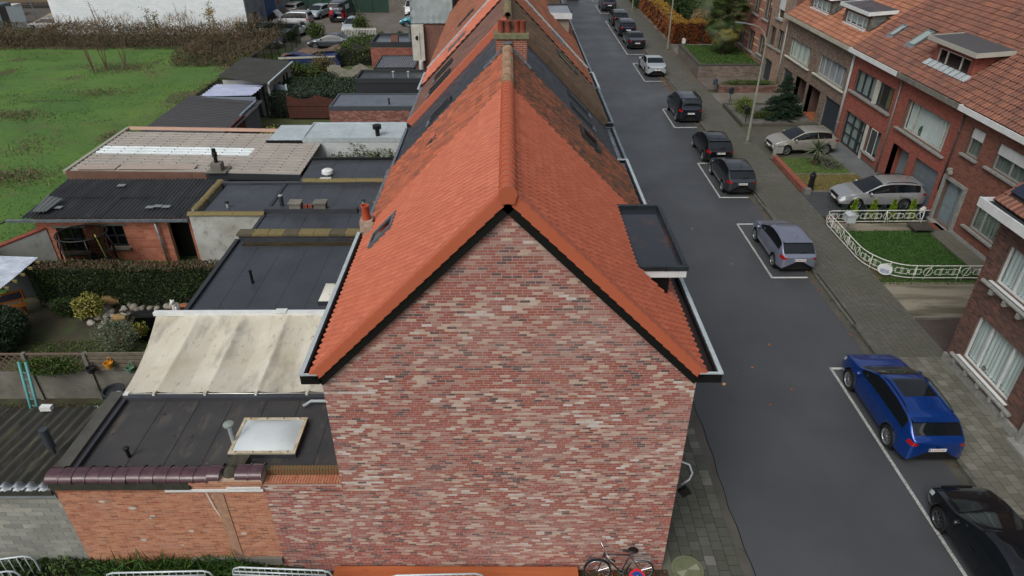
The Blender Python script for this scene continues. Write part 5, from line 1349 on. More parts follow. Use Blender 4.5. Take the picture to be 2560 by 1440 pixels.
# --- sheds further back
LS = thing('long_shed', 'long shed with dark ridged sheet roof and pale blue-grey end wall', 'shed', (-18.5, 38, 0))
corrugated(LS, (-21.5, 38.0, 2.45), V(0,1,0), nrm(V(1, .0, -.08)), 7.9, 4.8, .3, .05, M('dark_ridged_sheet', (52, 54, 58), .55, noise=(44, 46, 50), nscale=1), 8, seed=12)
b = MB(); b.box(-21.4, -17.0, 45.6, 45.75, 0, 2.4); b.box(-17.1, -16.95, 42.5, 45.6, 0, 2.2); b.build('wall', M('blue_grey_board', (122, 134, 146), .7, noise=(106, 118, 130), nscale=1), LS)
b = MB(); b.box(-16.9, -16.8, 38.2, 42.5, 0, 2.2); b.build('red_boards', M('red_boards', (118, 54, 42), .8, noise=(52, 46, 42), nscale=3), LS)
b = MB(); b.box(-21.5, -21.4, 38, 45.6, 0, 2.4); b.build('wall', DGREY, LS)
BLR = thing('sheet_roof', 'translucent lilac-white plastic sheet roof leaning between the two sheds', 'roof', (-19.2, 46, 0))
corrugated(BLR, (-21.0, 46.2, 2.3), V(0,1,0), nrm(V(1, .0, .02)), 3.0, 3.5, .5, .03, M('lilac_sheet', (186, 194, 216), .3, noise=(160, 170, 200), nscale=1.5), 4, seed=13)
for (x, y) in ((-17.6, 46.3), (-17.6, 49)):
    b = MB(); b.box(x-.06, x+.06, y-.06, y+.06, 0, 2.3); b.build('post', DGREY, BLR)
b = MB(); b.box(-20.9, -18, 49.1, 49.2, 0, 2.2); b.build('back_board', DGREY, BLR)
MS = thing('mossy_shed', 'shed with moss covered grey roof and white side wall with dark window', 'shed', (-19, 48, 0))
b = MB(); b.prism([(-20.7, 49.2, 2.85), (-16.9, 48.2, 2.6), (-16.9, 54.5, 2.6), (-20.7, 54.9, 2.85)], (0, 0, .08)); b.build('roof', M('moss_roof', (62, 64, 62), .9, noise=(52, 54, 46), nscale=1.2, bump=.4, bscale=15, layers=(((96, 94, 78), 5, .6, .7, .5),)), MS)
b = MB(); b.box(-17.2, -17.05, 48.8, 54.3, 0, 2.55); b.box(-20.5, -17.2, 49.3, 49.45, 0, 2.6); b.build('wall', PLASTER, MS)
b = MB(); b.box(-17.04, -17.0, 50.4, 51.3, .2, 2.0); b.build('door', M('dark_green_door', (40, 56, 52), .6), MS)
for y in (52.1, 52.9):
    b = MB(); b.box(-17.04, -17.0, y, y+.35, 1.7, 2.2); b.build('window', SKYGLASS, MS)
b = MB(); b.bar((-16.85, 48.2, 2.64), (-16.85, 54.5, 2.64), .12); b.build('gutter', ALU, MS)
GP = thing('leaning_panel', 'large flat grey-blue panel fence standing before the mossy shed', 'fence', (-17.3, 49.5, 0))
b = MB(); b.bar((-18.6, 50.4, 1.1), (-16.0, 49.3, 1.1), .06, 2.2); b.build('panel', M('grey_panel', (112, 124, 134), .6, noise=(98, 110, 120), nscale=1), GP)
b = MB(); b.box(-16.05, -15.93, 49.2, 49.32, 0, 2.3); b.build('post', ALU, GP)
BFN = thing('board_fence', 'red-brown vertical board fence below the ivy hedge', 'fence', (-13.9, 48.4, 0))
for k in range(26):
    b = MB(); x = -15.85+k*.175; h = 1.75-.25*math.sin(math.pi*((k % 13)/12)); b.box(x, x+.165, 48.35, 48.38, .1, h); b.build('board', M('red_brown_board', (88, 46, 36), .85, noise=(66, 40, 32), nscale=4) if k == 0 else bpy.data.materials['red_brown_board'], BFN)
b = MB(); b.box(-15.9, -11.3, 48.31, 48.35, 1.0, 1.08); b.build('rail', bpy.data.materials['red_brown_board'], BFN)
BGF = thing('stick_fence', 'weathered grey stick fence behind the carport', 'fence', (-14.5, 39.5, 0))
for k in range(38):
    b = MB(); x = -16.2+k*.115; b.box(x, x+.09, 39.5, 39.53, 0, 1.7+random.uniform(-.12, .12)); b.build('stick', M('weathered_stick', (104, 88, 78), .9, noise=(76, 64, 58), nscale=4) if k == 0 else bpy.data.materials['weathered_stick'], BGF)
# concrete fence panels with gaps near the far dark car
CF = thing('concrete_fence', 'weathered pale board fence with uneven top beyond the ivy hedge', 'fence', (-12.5, 57.5, 0))
for k in range(22):
    b = MB(); x = -15.0+k*.19; b.box(x, x+.18, 57.5, 57.55, 0, 1.5+.25*math.sin(k*.55)+random.uniform(-.05, .05)); b.build('board', M('bleached_board', (158, 156, 142), .9, noise=(124, 122, 108), nscale=3) if k == 0 else bpy.data.materials['bleached_board'], CF)
# blue tarpaulin skip
SKP = thing('covered_trailer', 'blue tarpaulin covered trailer heaped with brown rubble beside the dark saloon', 'trailer', (-17.5, 63, 0))
b = MB(); b.prism([(-20.2, 61.8, 0.2), (-15.2, 63.2, .2), (-15.6, 63.2, 1.1), (-20.2, 61.8, 1.3)], (0, 2.0, 0)); b.build('tarpaulin', M('blue_tarp', (38, 56, 104), .5, noise=(30, 44, 84), nscale=1), SKP)
b = MB(); b.prism([(-20.3, 61.7, 1.15), (-15.6, 63.1, 1.0), (-15.6, 63.1, 1.12), (-20.3, 61.7, 1.33)], (0, .06, 0)); b.build('white_edge', WHITE_OLD, SKP)
b = MB(); b.sheet([[(-20.1+.45*i, 61.9+.3*i*.95+.5*j, 1.28+.16*math.sin(i*1.1+j)+.06*random.random()) for i in range(11)] for j in range(5)]); b.build('rubble', M('brown_rubble', (116, 96, 84), .9, noise=(84, 66, 58), nscale=5), SKP)

# ---------------------------------------------------------------- back garden of the awning house
b = MB(); b.box(-21.5, -10.66, 14.3, 26, -.2, -.01); struct('garden_soil', b, M('dark_soil', (52, 48, 38), .95, noise=(72, 66, 50), nscale=1.2, bump=.4, bscale=20, layers=(((62, 78, 40), .9, .5, .64, .8),)))
CW = thing('concrete_panel_wall', 'low grey concrete panel wall with posts across the garden', 'wall', (-15, 17.9, 0))
for k in range(4):
    x = -18.0+k*2.0
    for j in range(2):
        b = MB(); b.box(x+.06, x+1.94, 17.88, 17.93, j*.58, j*.58+.572); b.build('panel', CONC, CW)
    b = MB(); b.box(x-.06, x+.06, 17.82, 17.97, 0, 1.95); b.build('post', CONC, CW)
for k in range(5):
    b = MB(); b.box(-13.95, -10.9, 17.86, 17.9, 1.22+k*.16, 1.22+k*.16+.11); b.build('slat', M('grey_slat', (120, 112, 98), .85, noise=(92, 84, 72), nscale=4) if k == 0 else bpy.data.materials['grey_slat'], CW)
LT = thing('lattice', 'brown diagonal lattice screen on top of the concrete wall', 'trellis', (-16, 17.9, 1.2))
for k in range(16):
    for sg in (1, -1):
        b = MB(); x = -18.0+k*.26; b.bar((x, 17.9+.01*sg, 1.18), (x+.68*sg, 17.9+.01*sg, 1.86), .035, .012, up=(0, 1, 0)); b.build('lath', M('brown_lath', (104, 88, 76), .85) if (k, sg) == (0, 1) else bpy.data.materials['brown_lath'], LT)
b = MB(); b.box(-18.2, -14.0, 17.87, 17.93, 1.87, 1.93); b.build('rail', bpy.data.materials['brown_lath'], LT)
for (x, z, c, lb) in ((-13.2, 1.62, (196, 138, 44), 'yellow watering can planter hung on the slat fence'), (-12.55, 1.42, (98, 132, 108), 'green watering can planter hung lowest on the slat fence'), (-11.75, 1.62, (150, 78, 84), 'pink watering can planter hung on the slat fence'), (-13.85, 1.42, (44, 46, 46), 'dark round pot hung beside the fence post')):
    t = thing('hanging_planter', lb, 'planter', (x, 17.8, z), 'planters hung on the slat fence')
    mt = M('planter_%d' % int(abs(x)*100), c, .5)
    b = MB(); b.lathe([(0, z-.14), (.11, z-.14), (.15, z+.06), (.13, z+.06), (.1, z-.05), (0, z-.05)], (x, 17.72, 0), n=14); o = b.build('pot', mt, t, smooth=True, sharp=45)
    b = MB(); b.tube([(x-.03, 17.8, z+.04), (x-.02, 17.82, z+.2), (x+.06, 17.82, z+.2), (x+.07, 17.8, z+.04)], .015, 6); b.build('handle', mt, t, smooth=True)
for (x, lb) in ((-13.0, 'dark ribbed pot on a pale barrel by the concrete wall'), (-11.6, 'ribbed pot with white flowers half under the awning')):
    t = thing('ribbed_pot', lb, 'planter', (x, 17.2, 0))
    b = MB(); b.lathe([(0, 0), (.25, 0), (.3, .75), (0, .75)], (x, 17.2, 0), n=18); b.build('barrel', M('pale_barrel', (112, 124, 112), .7) if x < -12 else bpy.data.materials['pale_barrel'], t, smooth=True, sharp=40)
    b = MB(); b.lathe([(.24, .76), (.33, .76), (.36, .95), (.3, .95), (.27, .85), (0, .85)], (x, 17.2, 0), n=20); b.build('pot', DGREY, t)
TP = thing('teal_post', 'teal painted clothes line post with two poles and rungs', 'post', (-15.2, 16.4, 0))
for dx in (0, .22):
    b = MB(); b.tube([(-15.3+dx, 16.3, 0), (-15.55+dx, 17.1, 2.2)], .045, 8); b.build('pole', M('teal_paint', (84, 148, 148), .5) if dx == 0 else bpy.data.materials['teal_paint'], TP, smooth=True)
for k in range(9):
    b = MB(); t_ = .1+.095*k; p_ = V(-15.3, 16.3, 0)+(V(-15.55, 17.1, 2.2)-V(-15.3, 16.3, 0))*t_; b.tube([p_, p_+V(.11, 0, -.06), p_+V(.22, 0, 0)], .014, 6); b.build('rung', bpy.data.materials['teal_paint'], TP, smooth=True)
def folding_chair(x, y, rz, lb):
    t = thing('folding_chair', lb, 'chair', (0, 0, 0), 'folded garden chairs by the awning')
    al = bpy.data.materials['zinc'] ; bk = bpy.data.materials['dark_grey_paint']
    b = MB(); b.tube([(-.25, 0, 0), (-.25, .55, .9)], .018, 6); b.tube([(.25, 0, 0), (.25, .55, .9)], .018, 6); b.tube([(-.25, .55, .9), (.25, .55, .9)], .018, 6); b.build('frame', ALU, t, smooth=True, local=True)
    b = MB(); b.tube([(-.25, .5, 0), (-.25, .05, .5)], .018, 6); b.tube([(.25, .5, 0), (.25, .05, .5)], .018, 6); b.tube([(-.25, .05, .5), (.25, .05, .5)], .018, 6); b.build('legs', ALU, t, smooth=True, local=True)
    b = MB(); b.prism([(-.23, .28, .45), (.23, .28, .45), (.23, .54, .88), (-.23, .54, .88)], (0, .015, 0)); b.build('backrest', DGREY, t, local=True)
    b = MB(); b.box(-.23, .23, -.1, .35, .43, .45); b.build('seat', DGREY, t, local=True)
    t.location = (x, y, 0); t.rotation_euler = (0, 0, rz)
folding_chair(-13.0, 15.9, .7, 'dark mesh garden chair with silver frame left of the awning')
folding_chair(-12.0, 16.4, 2.2, 'dark garden chair pushed half under the awning edge')
WCN = thing('watering_can', 'green plastic watering can standing under the awning corner', 'watering can', (-11.9, 15.3, 0))
b = MB(); b.lathe([(0, .6), (.14, .6), (.16, .85), (.1, .9), (0, .9)], (-11.9, 15.3, 0), n=14); b.build('can', M('green_plastic', (30, 122, 92), .4), WCN, smooth=True, sharp=45)
b = MB(); b.tube([(-12.0, 15.3, .65), (-12.3, 15.35, .95)], .02, 6); b.tube([(-11.8, 15.3, .85), (-11.7, 15.3, .75), (-11.78, 15.3, .65)], .015, 6); b.build('spout', bpy.data.materials['green_plastic'], WCN, smooth=True)
BXP = thing('planting_table', 'dark planting table with a leafy crate by the chairs', 'table', (-12.3, 16.2, 0))
b = MB(); b.box(-12.8, -11.6, 15.0, 15.7, .55, .6); b.box(-12.75, -12.7, 15.05, 15.1, 0, .55); b.box(-11.7, -11.65, 15.05, 15.1, 0, .55); b.box(-12.6, -11.9, 16.4, 16.9, .3, .7); b.build('table', DGREY, BXP)
# pond, stones, jars, statue
PD = MB(); PD.prism([(-15.2, 22.9, 0), (-14.0, 23.1, 0), (-12.0, 23.1, 0), (-11.6, 21.6, 0), (-13.6, 21.0, 0), (-14.7, 21.2, 0)], (0, 0, .02)); struct('pond', PD, M('pond_water', (8, 10, 8), .06))
LNR = MB(); LNR.prism([(-15.4, 23.1, 0), (-11.6, 23.4, 0), (-11.6, 23.1, 0), (-15.3, 22.9, 0)], (0, 0, .12)); struct('pond_liner', LNR, M('pond_liner', (34, 36, 38), .4))
rg_ = np.random.default_rng(31); STN = M('pond_stone', (150, 146, 138), .85, rnd=[(0, (104, 100, 92)), (.6, (156, 150, 140)), (1, (196, 194, 188))], noise=(120, 114, 100), nscale=6, rmix=.5)
smesh = []
for k in range(5):
    b = MB(); b.ball((0, 0, 0), 1, .8, .6, 9, 6, k/5+.1); v = np.array(b.v); v *= (1+.18*np.sin(v[:, :1]*3.1+k)+.12*np.cos(v[:, 1:2]*4+k*2)); smesh.append(np_mesh('stone', v, b.f, STN, True, b.r))
for k in range(62):
    if k < 36: x, y = rg_.uniform(-17.0, -12.2), 23.45+rg_.normal()*.12
    else: x, y = -16.2+rg_.normal()*.42, 22.7+rg_.normal()*.35
    s = rg_.uniform(.08, .24); o = link('pond_stone', smesh[k % 5], None, (x, y, s*.4), 'loose rounded stone on the edge of the garden pond', 'stone', 'stones round the garden pond'); o.scale = (s, s, s); o.rotation_euler = (rg_.uniform(-.3, .3), 0, rg_.uniform(0, 6))
for (x, y, z, s, lb) in ((-16.5, 23.7, .25, 1, 'fat clay jar lying behind the pond stones'), (-15.6, 22.5, .2, .7, 'small clay jar lying on the pond stones'), (-13.3, 23.2, .2, .8, 'orange clay jar lying near the dog figure')):
    b = MB(); b.lathe([(0, -.42*s), (.12*s, -.42*s), (.24*s, -.2*s), (.26*s, .05*s), (.14*s, .3*s), (.17*s, .4*s), (.12*s, .38*s), (.1*s, .1*s), (0, .1*s)], (x, y, z), 'x', 14); o = b.build('clay_jar', M('clay_%d' % int(-x*10), (136, 112, 72) if x < -14 else (150, 92, 60), .8), None, smooth=True, sharp=50, label=lb, cat='jar')
DG = thing('dog_statue', 'white sitting dog figure on a red brick plinth by the pond', 'statue', (-13.3, 22.6, 0))
b = MB(); b.box(-13.6, -12.9, 22.4, 22.9, 0, .45); b.build('plinth', M('plinth_red', (108, 58, 44), .85), DG)
b = MB(); b.ball((-13.25, 22.65, .62), .13, .17, .19); b.ball((-13.28, 22.56, .74), .1, .1, .17); b.ball((-13.3, 22.52, .93), .085, .1, .085); b.ball((-13.32, 22.43, .91), .04, .06, .035); b.tube([(-13.31, 22.5, .72), (-13.33, 22.47, .46)], [.04, .03], 6); b.tube([(-13.21, 22.5, .72), (-13.2, 22.47, .46)], [.04, .03], 6); b.ball((-13.36, 22.55, .99), .025, .03, .05); b.ball((-13.24, 22.55, .99), .025, .03, .05)
b.build('dog', M('white_ceramic', (214, 214, 208), .4), DG, smooth=True)
# arbour with bench at the left edge
AB = thing('garden_arbour', 'open arbour with clear corrugated roof and wooden beams at the left picture edge', 'arbour', (-19.8, 22.5, 0))
corrugated(AB, (-21.0, 21.4, 2.1), V(0,1,0), nrm(V(1, .0, -.04)), 2.8, 1.75, .1, .02, M('clear_corrugated', (176, 188, 204), .3, noise=(130, 142, 160), nscale=2), 3, seed=17)
for k in range(6):
    b = MB(); b.bar((-21, 21.5+k*.5, 1.98), (-19.0, 21.5+k*.5, 1.93), .07, .1); b.build('beam', M('mossy_beam', (116, 106, 66), .9) if k == 0 else bpy.data.materials['mossy_beam'], AB)
for y in (21.4, 24.1):
    b = MB(); b.box(-19.3, -19.18, y-.06, y+.06, 0, 1.95); b.build('post', bpy.data.materials['mossy_beam'], AB)
b = MB(); b.box(-19.9, -19.85, 24.2, 24.25, 0, 2.0); b.box(-21, -19.3, 24.2, 24.24, .2, 1.9); b.build('back_board', DGREY, AB)
BN = thing('garden_bench', 'orange-brown wooden bench with lattice back under the arbour', 'bench', (-20.1, 22.9, 0))
WD = M('orange_wood', (176, 112, 46), .6, noise=(150, 92, 36), nscale=5, stretch=(4, 1, 1))
bd = nrm(V(1, .62, 0)); bn = V(-bd[1], bd[0], 0); c0_ = V(-20.4, 22.85, 0)
for k in range(3):
    b = MB(); b.bar(c0_-bd*.85-bn*(.05+.13*k)+V(0,0,.48), c0_+bd*.85-bn*(.05+.13*k)+V(0,0,.48), .11, .035); b.build('seat_slat', WD, BN)
for z in (.62, 1.0):
    b = MB(); b.bar(c0_-bd*.85+bn*.05+V(0,0,z), c0_+bd*.85+bn*.08+V(0,0,z), .04, .08); b.build('back_rail', WD, BN)
b = MB(); b.bar(c0_+bd*.83+bn*.06+V(0,0,.6), c0_+bd*.83+bn*.06+V(0,0,1.0), .08, .05); b.build('back_post', WD, BN)
b = MB(); b.bar(c0_-bd*.8+bn*.07+V(0,0,.81), c0_+bd*.8+bn*.07+V(0,0,.81), .015, .3); b.build('lattice_back', M('blue_lattice', (48, 50, 66), .7), BN)
for sg in (-.7, .7):
    b = MB(); b.bar(c0_+bd*sg-bn*.2, c0_+bd*sg-bn*.2+V(0,0,.46), .06); b.bar(c0_+bd*sg+bn*.05, c0_+bd*sg+bn*.05+V(0,0,.62), .06); b.build('leg', WD, BN)
# trampoline and yard wall by the brick shed
TR = thing('trampoline', 'round black trampoline with safety net standing before the brick shed', 'trampoline', (-19.2, 26.0, 0))
C_ = V(-18.35, 26.05, 0); rad = 1.05
def ring(r, z, n=28, tilt=0): return [C_+V(r*math.cos(t), r*math.sin(t)*.8, z+tilt*math.sin(t)) for t in np.linspace(0, 2*math.pi, n)]
b = MB(); b.tube(ring(rad, 2.2), .03, 6, False); b.build('top_ring', BLACKP, TR, smooth=True)
b = MB(); b.tube(ring(rad*1.1, .55), .05, 6, False); b.build('frame', M('green_pad', (34, 72, 54), .6), TR, smooth=True)
b = MB(); b.prism([p for p in ring(rad*1.05, .55)[:-1]], (0, 0, .01)); b.build('mat', BLACKP, TR)
NET = glass_mat('safety_net', (158, 162, 162), .0)
b = MB(); b.sheet([ring(rad*.97, 2.18), ring(rad*.9, 1.3), ring(rad*1.0, .58)]); b.build('net', NET, TR, smooth=True)
for t in np.linspace(0, 2*math.pi, 7)[:-1]:
    p = C_+V(rad*1.15*math.cos(t), rad*1.15*math.sin(t)*.8, 0); q = C_+V(rad*math.cos(t), rad*math.sin(t)*.8, 2.2)
    b = MB(); b.tube([p, p+V(0,0,1.6), q], .03, 6); b.build('net_pole', BLACKP, TR, smooth=True)
BRM = thing('broom', 'yellow-handled tool leaning at the trampoline', 'tool', (-17.9, 26.3, 0))
b = MB(); b.tube([(-17.75, 26.2, .9), (-18.1, 26.5, 1.9)], .025, 6); b.build('handle', M('yellow_handle', (190, 186, 92), .6), BRM)
b = MB(); b.tube([(-17.75, 26.2, .9), (-17.6, 26.1, .0)], .02, 6); b.tube([(-17.75, 26.2, .9), (-17.45, 26.2, .0)], .02, 6); b.build('prongs', M('tan_wood', (150, 122, 92), .8), BRM)
TUB = thing('plastic_tub', 'bright green plastic tub beside the trampoline', 'tub', (-17.3, 26.2, 0))
b = MB(); b.box(-17.5, -16.9, 26.0, 26.5, 0, .5); b.box(-17.55, -16.85, 25.95, 26.55, .5, .54); b.build('tub', M('green_tub', (20, 104, 62), .5), TUB)
YW = thing('plastered_yard_wall', 'patchy grey plastered wall rising towards the brick shed', 'wall', (-21.8, 27, 0))
b = MB(); b.prism([(-22.4, 25.2, 0), (-20.5, 27.0, 0), (-20.5, 27.0, 1.9), (-22.4, 25.2, 1.55)], (-.12, .15, 0)); b.build('wall', PLASTER, YW)
b = MB(); b.prism([(-22.42, 25.18, 1.55), (-20.5, 26.98, 1.9), (-20.5, 26.98, 1.98), (-22.42, 25.18, 1.63)], (-.2, .2, 0)); b.build('coping', TERRA, YW)
YR = thing('yard_rail', 'dark green metal rail at the edge of the field', 'rail', (-23, 26, 0))
b = MB(); b.tube([(-21.9, 26.75, 2.43), (-23.4, 25.4, 2.0)], .03, 6); b.tube([(-23.35, 25.45, 2.0), (-22.9, 25.2, .5)], .035, 6); b.build('rail', DGREY, YR, smooth=True)
HW = MB(); HW.box(-19.6, -11.0, 24.3, 24.36, 0, 1.5); set_tag(HW.build('board_wall', CONC, None), 'thin concrete board wall behind the dark clipped hedge', 'wall')
# ---- yard north of the carport: white wall flower courtyard
b = MB(); b.box(-9.9, -4, 32.4, 35.3, -.02, .01); struct('courtyard', b, CONC)
# ---------------------------------------------------------------- front gardens across the street
TARP = M('dark_drive', (62, 66, 70), .35, noise=(76, 80, 82), nscale=.8, rvar=.1)
def patch(name, poly, z, mat, t=.1): 
    b = MB(); b.prism([(x, y, z-t) for (x, y) in poly], (0, 0, t)); return struct(name, b, mat)
GRAV = M('gravel_drive', (150, 144, 128), .95, noise=(124, 118, 102), nscale=.8, bump=.5, bscale=60, stretch=(.3, 1, 1), layers=(((88, 84, 68), .75, .47, .6, .85, (.22, 1.6, 1)), ((64, 64, 54), 1.3, .56, .68, .8, (.3, 1.3, 1)), ((84, 98, 44), 1.6, .62, .7, .7, (.5, 1, 1))))
patch('gravel_drive', [(16.35, 22.35), (22, 22.35), (22, 25.2), (16.35, 25.2)], .10, GRAV)
patch('brown_paving', [(16.07, 19.86), (24, 19.86), (24, 22.3), (16.35, 22.3)], .10, M('brown_pavers', (84, 72, 66), .7, noise=(66, 60, 56), nscale=1.2))
b = MB(); b.box(16.35, 22, 22.3, 22.36, .1, .2); struct('drive_kerb', b, CONC)
patch('verge', [(16.36, 25.2), (22, 25.2), (22, 30.3), (20.9, 31.83), (16.0, 31.0), (16.05, 27.2)], .08, M('verge_soil', (86, 78, 56), .95, noise=(74, 84, 48), nscale=1.5, bump=.4, bscale=25))
patch('lawn', [(17.4, 25.5), (20.9, 25.5), (20.9, 30.1), (16.5, 30.1), (16.5, 27.3)], .11, M('clipped_lawn', (46, 78, 30), .95, noise=(60, 92, 38), nscale=1.3, bump=.5, bscale=60, bumpd=.03))
patch('path', [(16.5, 30.15), (21.9, 30.15), (21.9, 31.0), (16.5, 31.0)], .115, GRAV)
patch('terrace', [(20.95, 25.5), (21.95, 25.5), (21.95, 30.12), (20.95, 30.12)], .118, SLABM)
for k in range(9):
    b = MB(); b.box(20.98, 21.44, 25.6+k*.5, 26.08+k*.5, .1, .135+.004*(k % 3)); b.build('terrace_slab', SLABR, bpy.data.objects['terrace']); b = MB(); b.box(21.46, 21.93, 25.6+k*.5, 26.08+k*.5, .1, .133+.004*(k % 2)); b.build('terrace_slab', SLABR, bpy.data.objects['terrace'])
patch('flower_bed', [(16.5, 31.02), (21.2, 31.02), (21.2, 31.82), (16.5, 31.82)], .12, M('bark_mulch', (92, 62, 46), .95, noise=(70, 58, 44), nscale=6, bump=.5, bscale=40))
patch('dark_drive', [(16.36, 31.84), (22, 31.84), (22, 34.95), (16.36, 34.95)], .10, TARP)
patch('dry_lawn', [(16.9, 35.0), (20.7, 35.0), (20.7, 37.4), (16.9, 37.4)], .12, M('dry_grass', (110, 98, 56), .95, noise=(92, 94, 48), nscale=1.3, bump=.5, bscale=40))
patch('garden_lawn', [(16.9, 37.5), (20.4, 37.5), (20.4, 40.1), (16.9, 40.1)], .12, M('rough_lawn', (72, 88, 42), .95, noise=(92, 92, 56), nscale=1.5, bump=.5, bscale=40))
b = MB(); b.box(16.9, 20.7, 37.4, 37.5, .05, .17); b.box(16.9, 20.7, 34.95, 35.0, .05, .16); struct('garden_kerb', b, CONC)
patch('house_path', [(20.72, 35), (22, 35), (22, 43.9), (20.45, 43.9), (20.45, 37.5), (20.72, 37.5)], .108, M('grey_paving', (112, 116, 118), .6, noise=(96, 100, 100), nscale=1))
patch('paved_drive', [(16.36, 40.15), (20.42, 40.15), (20.42, 46.2), (16.36, 46.2)], .104, M('mossy_pavers', (94, 92, 82), .7, noise=(74, 76, 62), nscale=.8))
BW = thing('low_brick_edge', 'low red brick garden edge with stone ends along the pavement', 'wall', (16.65, 37.4, 0))
b = MB(); b.box(16.52, 16.8, 34.9, 40.0, 0, .28); bw0 = b.build('core', MORT_D, BW)
brick_field(bw0, (16.52, 34.9, 0), (0,1,0), (-1,0,0), 5.1, .28, BR_RED, seed=75, n_ind=80, bl=.2, bh=.055, stuff='edge_bricks')
for k in range(73):
    b = MB(); b.box(16.5, 16.82, 34.92+k*.07, 34.92+k*.07+.058, .281, .34, random.random()); b.build('edge_brick', BR_RED, BW)
b = MB(); b.box(16.48, 16.84, 34.6, 34.9, 0, .4); b.build('end_stone', CONC, BW)
GPL = thing('stone_pillar', 'slim grey stone gate pillar at the end of the red brick edge', 'pillar', (16.6, 40.1, 0))
b = MB(); b.box(16.52, 16.7, 40.02, 40.2, .1, .95); b.box(16.7, 17.1, 40.05, 40.17, .45, .95); b.box(16.49, 17.12, 40.0, 40.22, .95, 1.0); b.build('pillar', STONE, GPL)
CPL = thing('cast_iron_letterbox', 'black cast iron pillar letterbox on the dry lawn corner', 'letterbox', (17.0, 35.2, .1))
b = MB(); b.lathe([(0, .1), (.19, .1), (.19, .2), (.15, .25), (.15, .9), (.18, .93), (.18, 1.0), (.12, 1.05), (.12, 1.12), (.04, 1.16), (.04, 1.22), (0, 1.23)], (17.02, 35.2, 0), n=10); b.build('pillar', M('black_iron', (22, 25, 30), .35), CPL)
# curved white fence
WF = thing('ornamental_fence', 'low white wrought metal fence with rings curving round the lawn', 'fence', (16.2, 28, .1))
arc_ = [(21.4, 31.0), (16.25, 30.95), (16.12, 30.7), (16.12, 27.4)] + [(17.75-1.63*math.cos(t), 27.35-1.95*math.sin(t)) for t in np.linspace(.12, 1.45, 9)] + [(18.2, 25.38), (21.9, 25.35)]
seg = []; tot = 0
for a, c in zip(arc_[:-1], arc_[1:]):
    d = math.hypot(c[0]-a[0], c[1]-a[1]); seg.append((a, c, tot, d)); tot += d
def fpt(s):
    for a, c, t0, d in seg:
        if s <= t0+d or (a, c) == (seg[-1][0], seg[-1][1]): 
            k = (s-t0)/d; return V(a[0]+(c[0]-a[0])*k, a[1]+(c[1]-a[1])*k, 0)
FW_ = M('white_fence_paint', (220, 222, 216), .45, noise=(196, 198, 190), nscale=4)
for z, r_ in ((.82, .024), (.22, .022)):
    b = MB(); b.tube([fpt(s)+V(0,0,z) for s in np.linspace(0, tot, 70)], r_, 6); b.build('rail', FW_, WF, smooth=True)
s = .45; k = 0
while s < tot-.3:
    p = fpt(s); q = fpt(min(s+.05, tot)); d = nrm(q-p)
    if k % 3 == 0:
        b = MB(); b.tube([p+d*.19*math.cos(t)+V(0,0,.52+.19*math.sin(t)) for t in np.linspace(0, 2*math.pi, 17)], .014, 5, False)
        b.tube([p-d*.13+V(0,0,.1), p+d*.1+V(0,0,.8)], .016, 5); b.build('ring', FW_, WF, smooth=True)
    else:
        b = MB()
        for z in (.40, .64): b.tube([p-d*.24+V(0,0,z), p+d*.24+V(0,0,z)], .012, 4)
        for o_ in (-.24, .24): b.tube([p+d*o_+V(0,0,.40), p+d*o_+V(0,0,.64)], .012, 4); b.tube([p+d*o_*1.35+V(0,0,.48), p+d*o_*.9+V(0,0,.48)], .01, 4); b.tube([p+d*o_*1.35+V(0,0,.56), p+d*o_*.9+V(0,0,.56)], .01, 4)
        for o_ in (-.045, 0, .045): b.tube([p+d*o_+V(0,0,.34), p+d*o_+V(0,0,.70)], .010, 4)
        b.build('scroll_bars', FW_, WF)
    s += .56; k += 1
for s in np.linspace(.3, tot-.3, 9):
    p = fpt(s); b = MB(); b.tube([p+V(0,0,0), p+V(0,0,.8)], .02, 6); b.build('post', FW_, WF, smooth=True)
SG = thing('oval_sign', 'white oval sign with small blue lettering on the curved fence', 'sign', (16.72, 25.62, .5))
sgp = V(16.62, 25.66, .52); sgn = nrm(V(-.62, -.78, 0)); sgt = V(-sgn[1], sgn[0], 0)
b = MB(); b.prism([sgp+sgn*.05+sgt*.30*math.cos(t)+V(0,0,.27*math.sin(t)) for t in np.linspace(0, 2*math.pi, 25)[:-1]], sgn*.015); b.build('plate', WHITE, SG)
BLUEP = M('blue_print', (40, 92, 160), .5)
rz_ = math.atan2(sgt[1], sgt[0])
b = MB()
for row, (zz, hh) in enumerate(((.0, .05), (-.075, .055), (-.14, .03))):
    u = -.17
    for wd in ((.05, .03, .06, .04, .05, .06), (.04, .07, .05, .03, .08, .05), (.06, .05, .08, .06, .04))[row]:
        b.obox(sgp+sgn*.068+sgt*(u+wd/2)*1.0+V(0, 0, zz-.02), sgt, V(0, 0, 1), sgn, wd/2-.006, hh/2, .002); u += wd+.012
b.build('lettering', BLUEP, SG)
MBX = thing('mailbox', 'pale grey boxy mailbox on a thin post by the white fence', 'mailbox', (16.75, 29.9, .1))
b = MB(); b.box(16.6, 17.0, 29.7, 30.1, .75, 1.12); b.prism([(16.56, 29.66, 1.12), (17.04, 29.66, 1.12), (17.04, 29.66, 1.14), (16.8, 29.66, 1.22), (16.56, 29.66, 1.14)], (0, .48, 0)); b.build('box', M('mailbox_grey', (176, 184, 188), .4), MBX)
b = MB(); b.cyl((16.8, 29.9, .1), .025, .65, 8); b.build('post', ZINC, MBX)
MAT = MB(); MAT.box(21.2, 21.68, 30.25, 31.0, .118, .14); set_tag(MAT.build('door_mat', M('coir_mat', (104, 62, 44), .95), None), 'reddish brown door mat before the stone-framed door', 'mat')
BNC = thing('ramp_board', 'dark wet board lying across the step beside the lawn', 'board', (20.7, 30.0, .1))
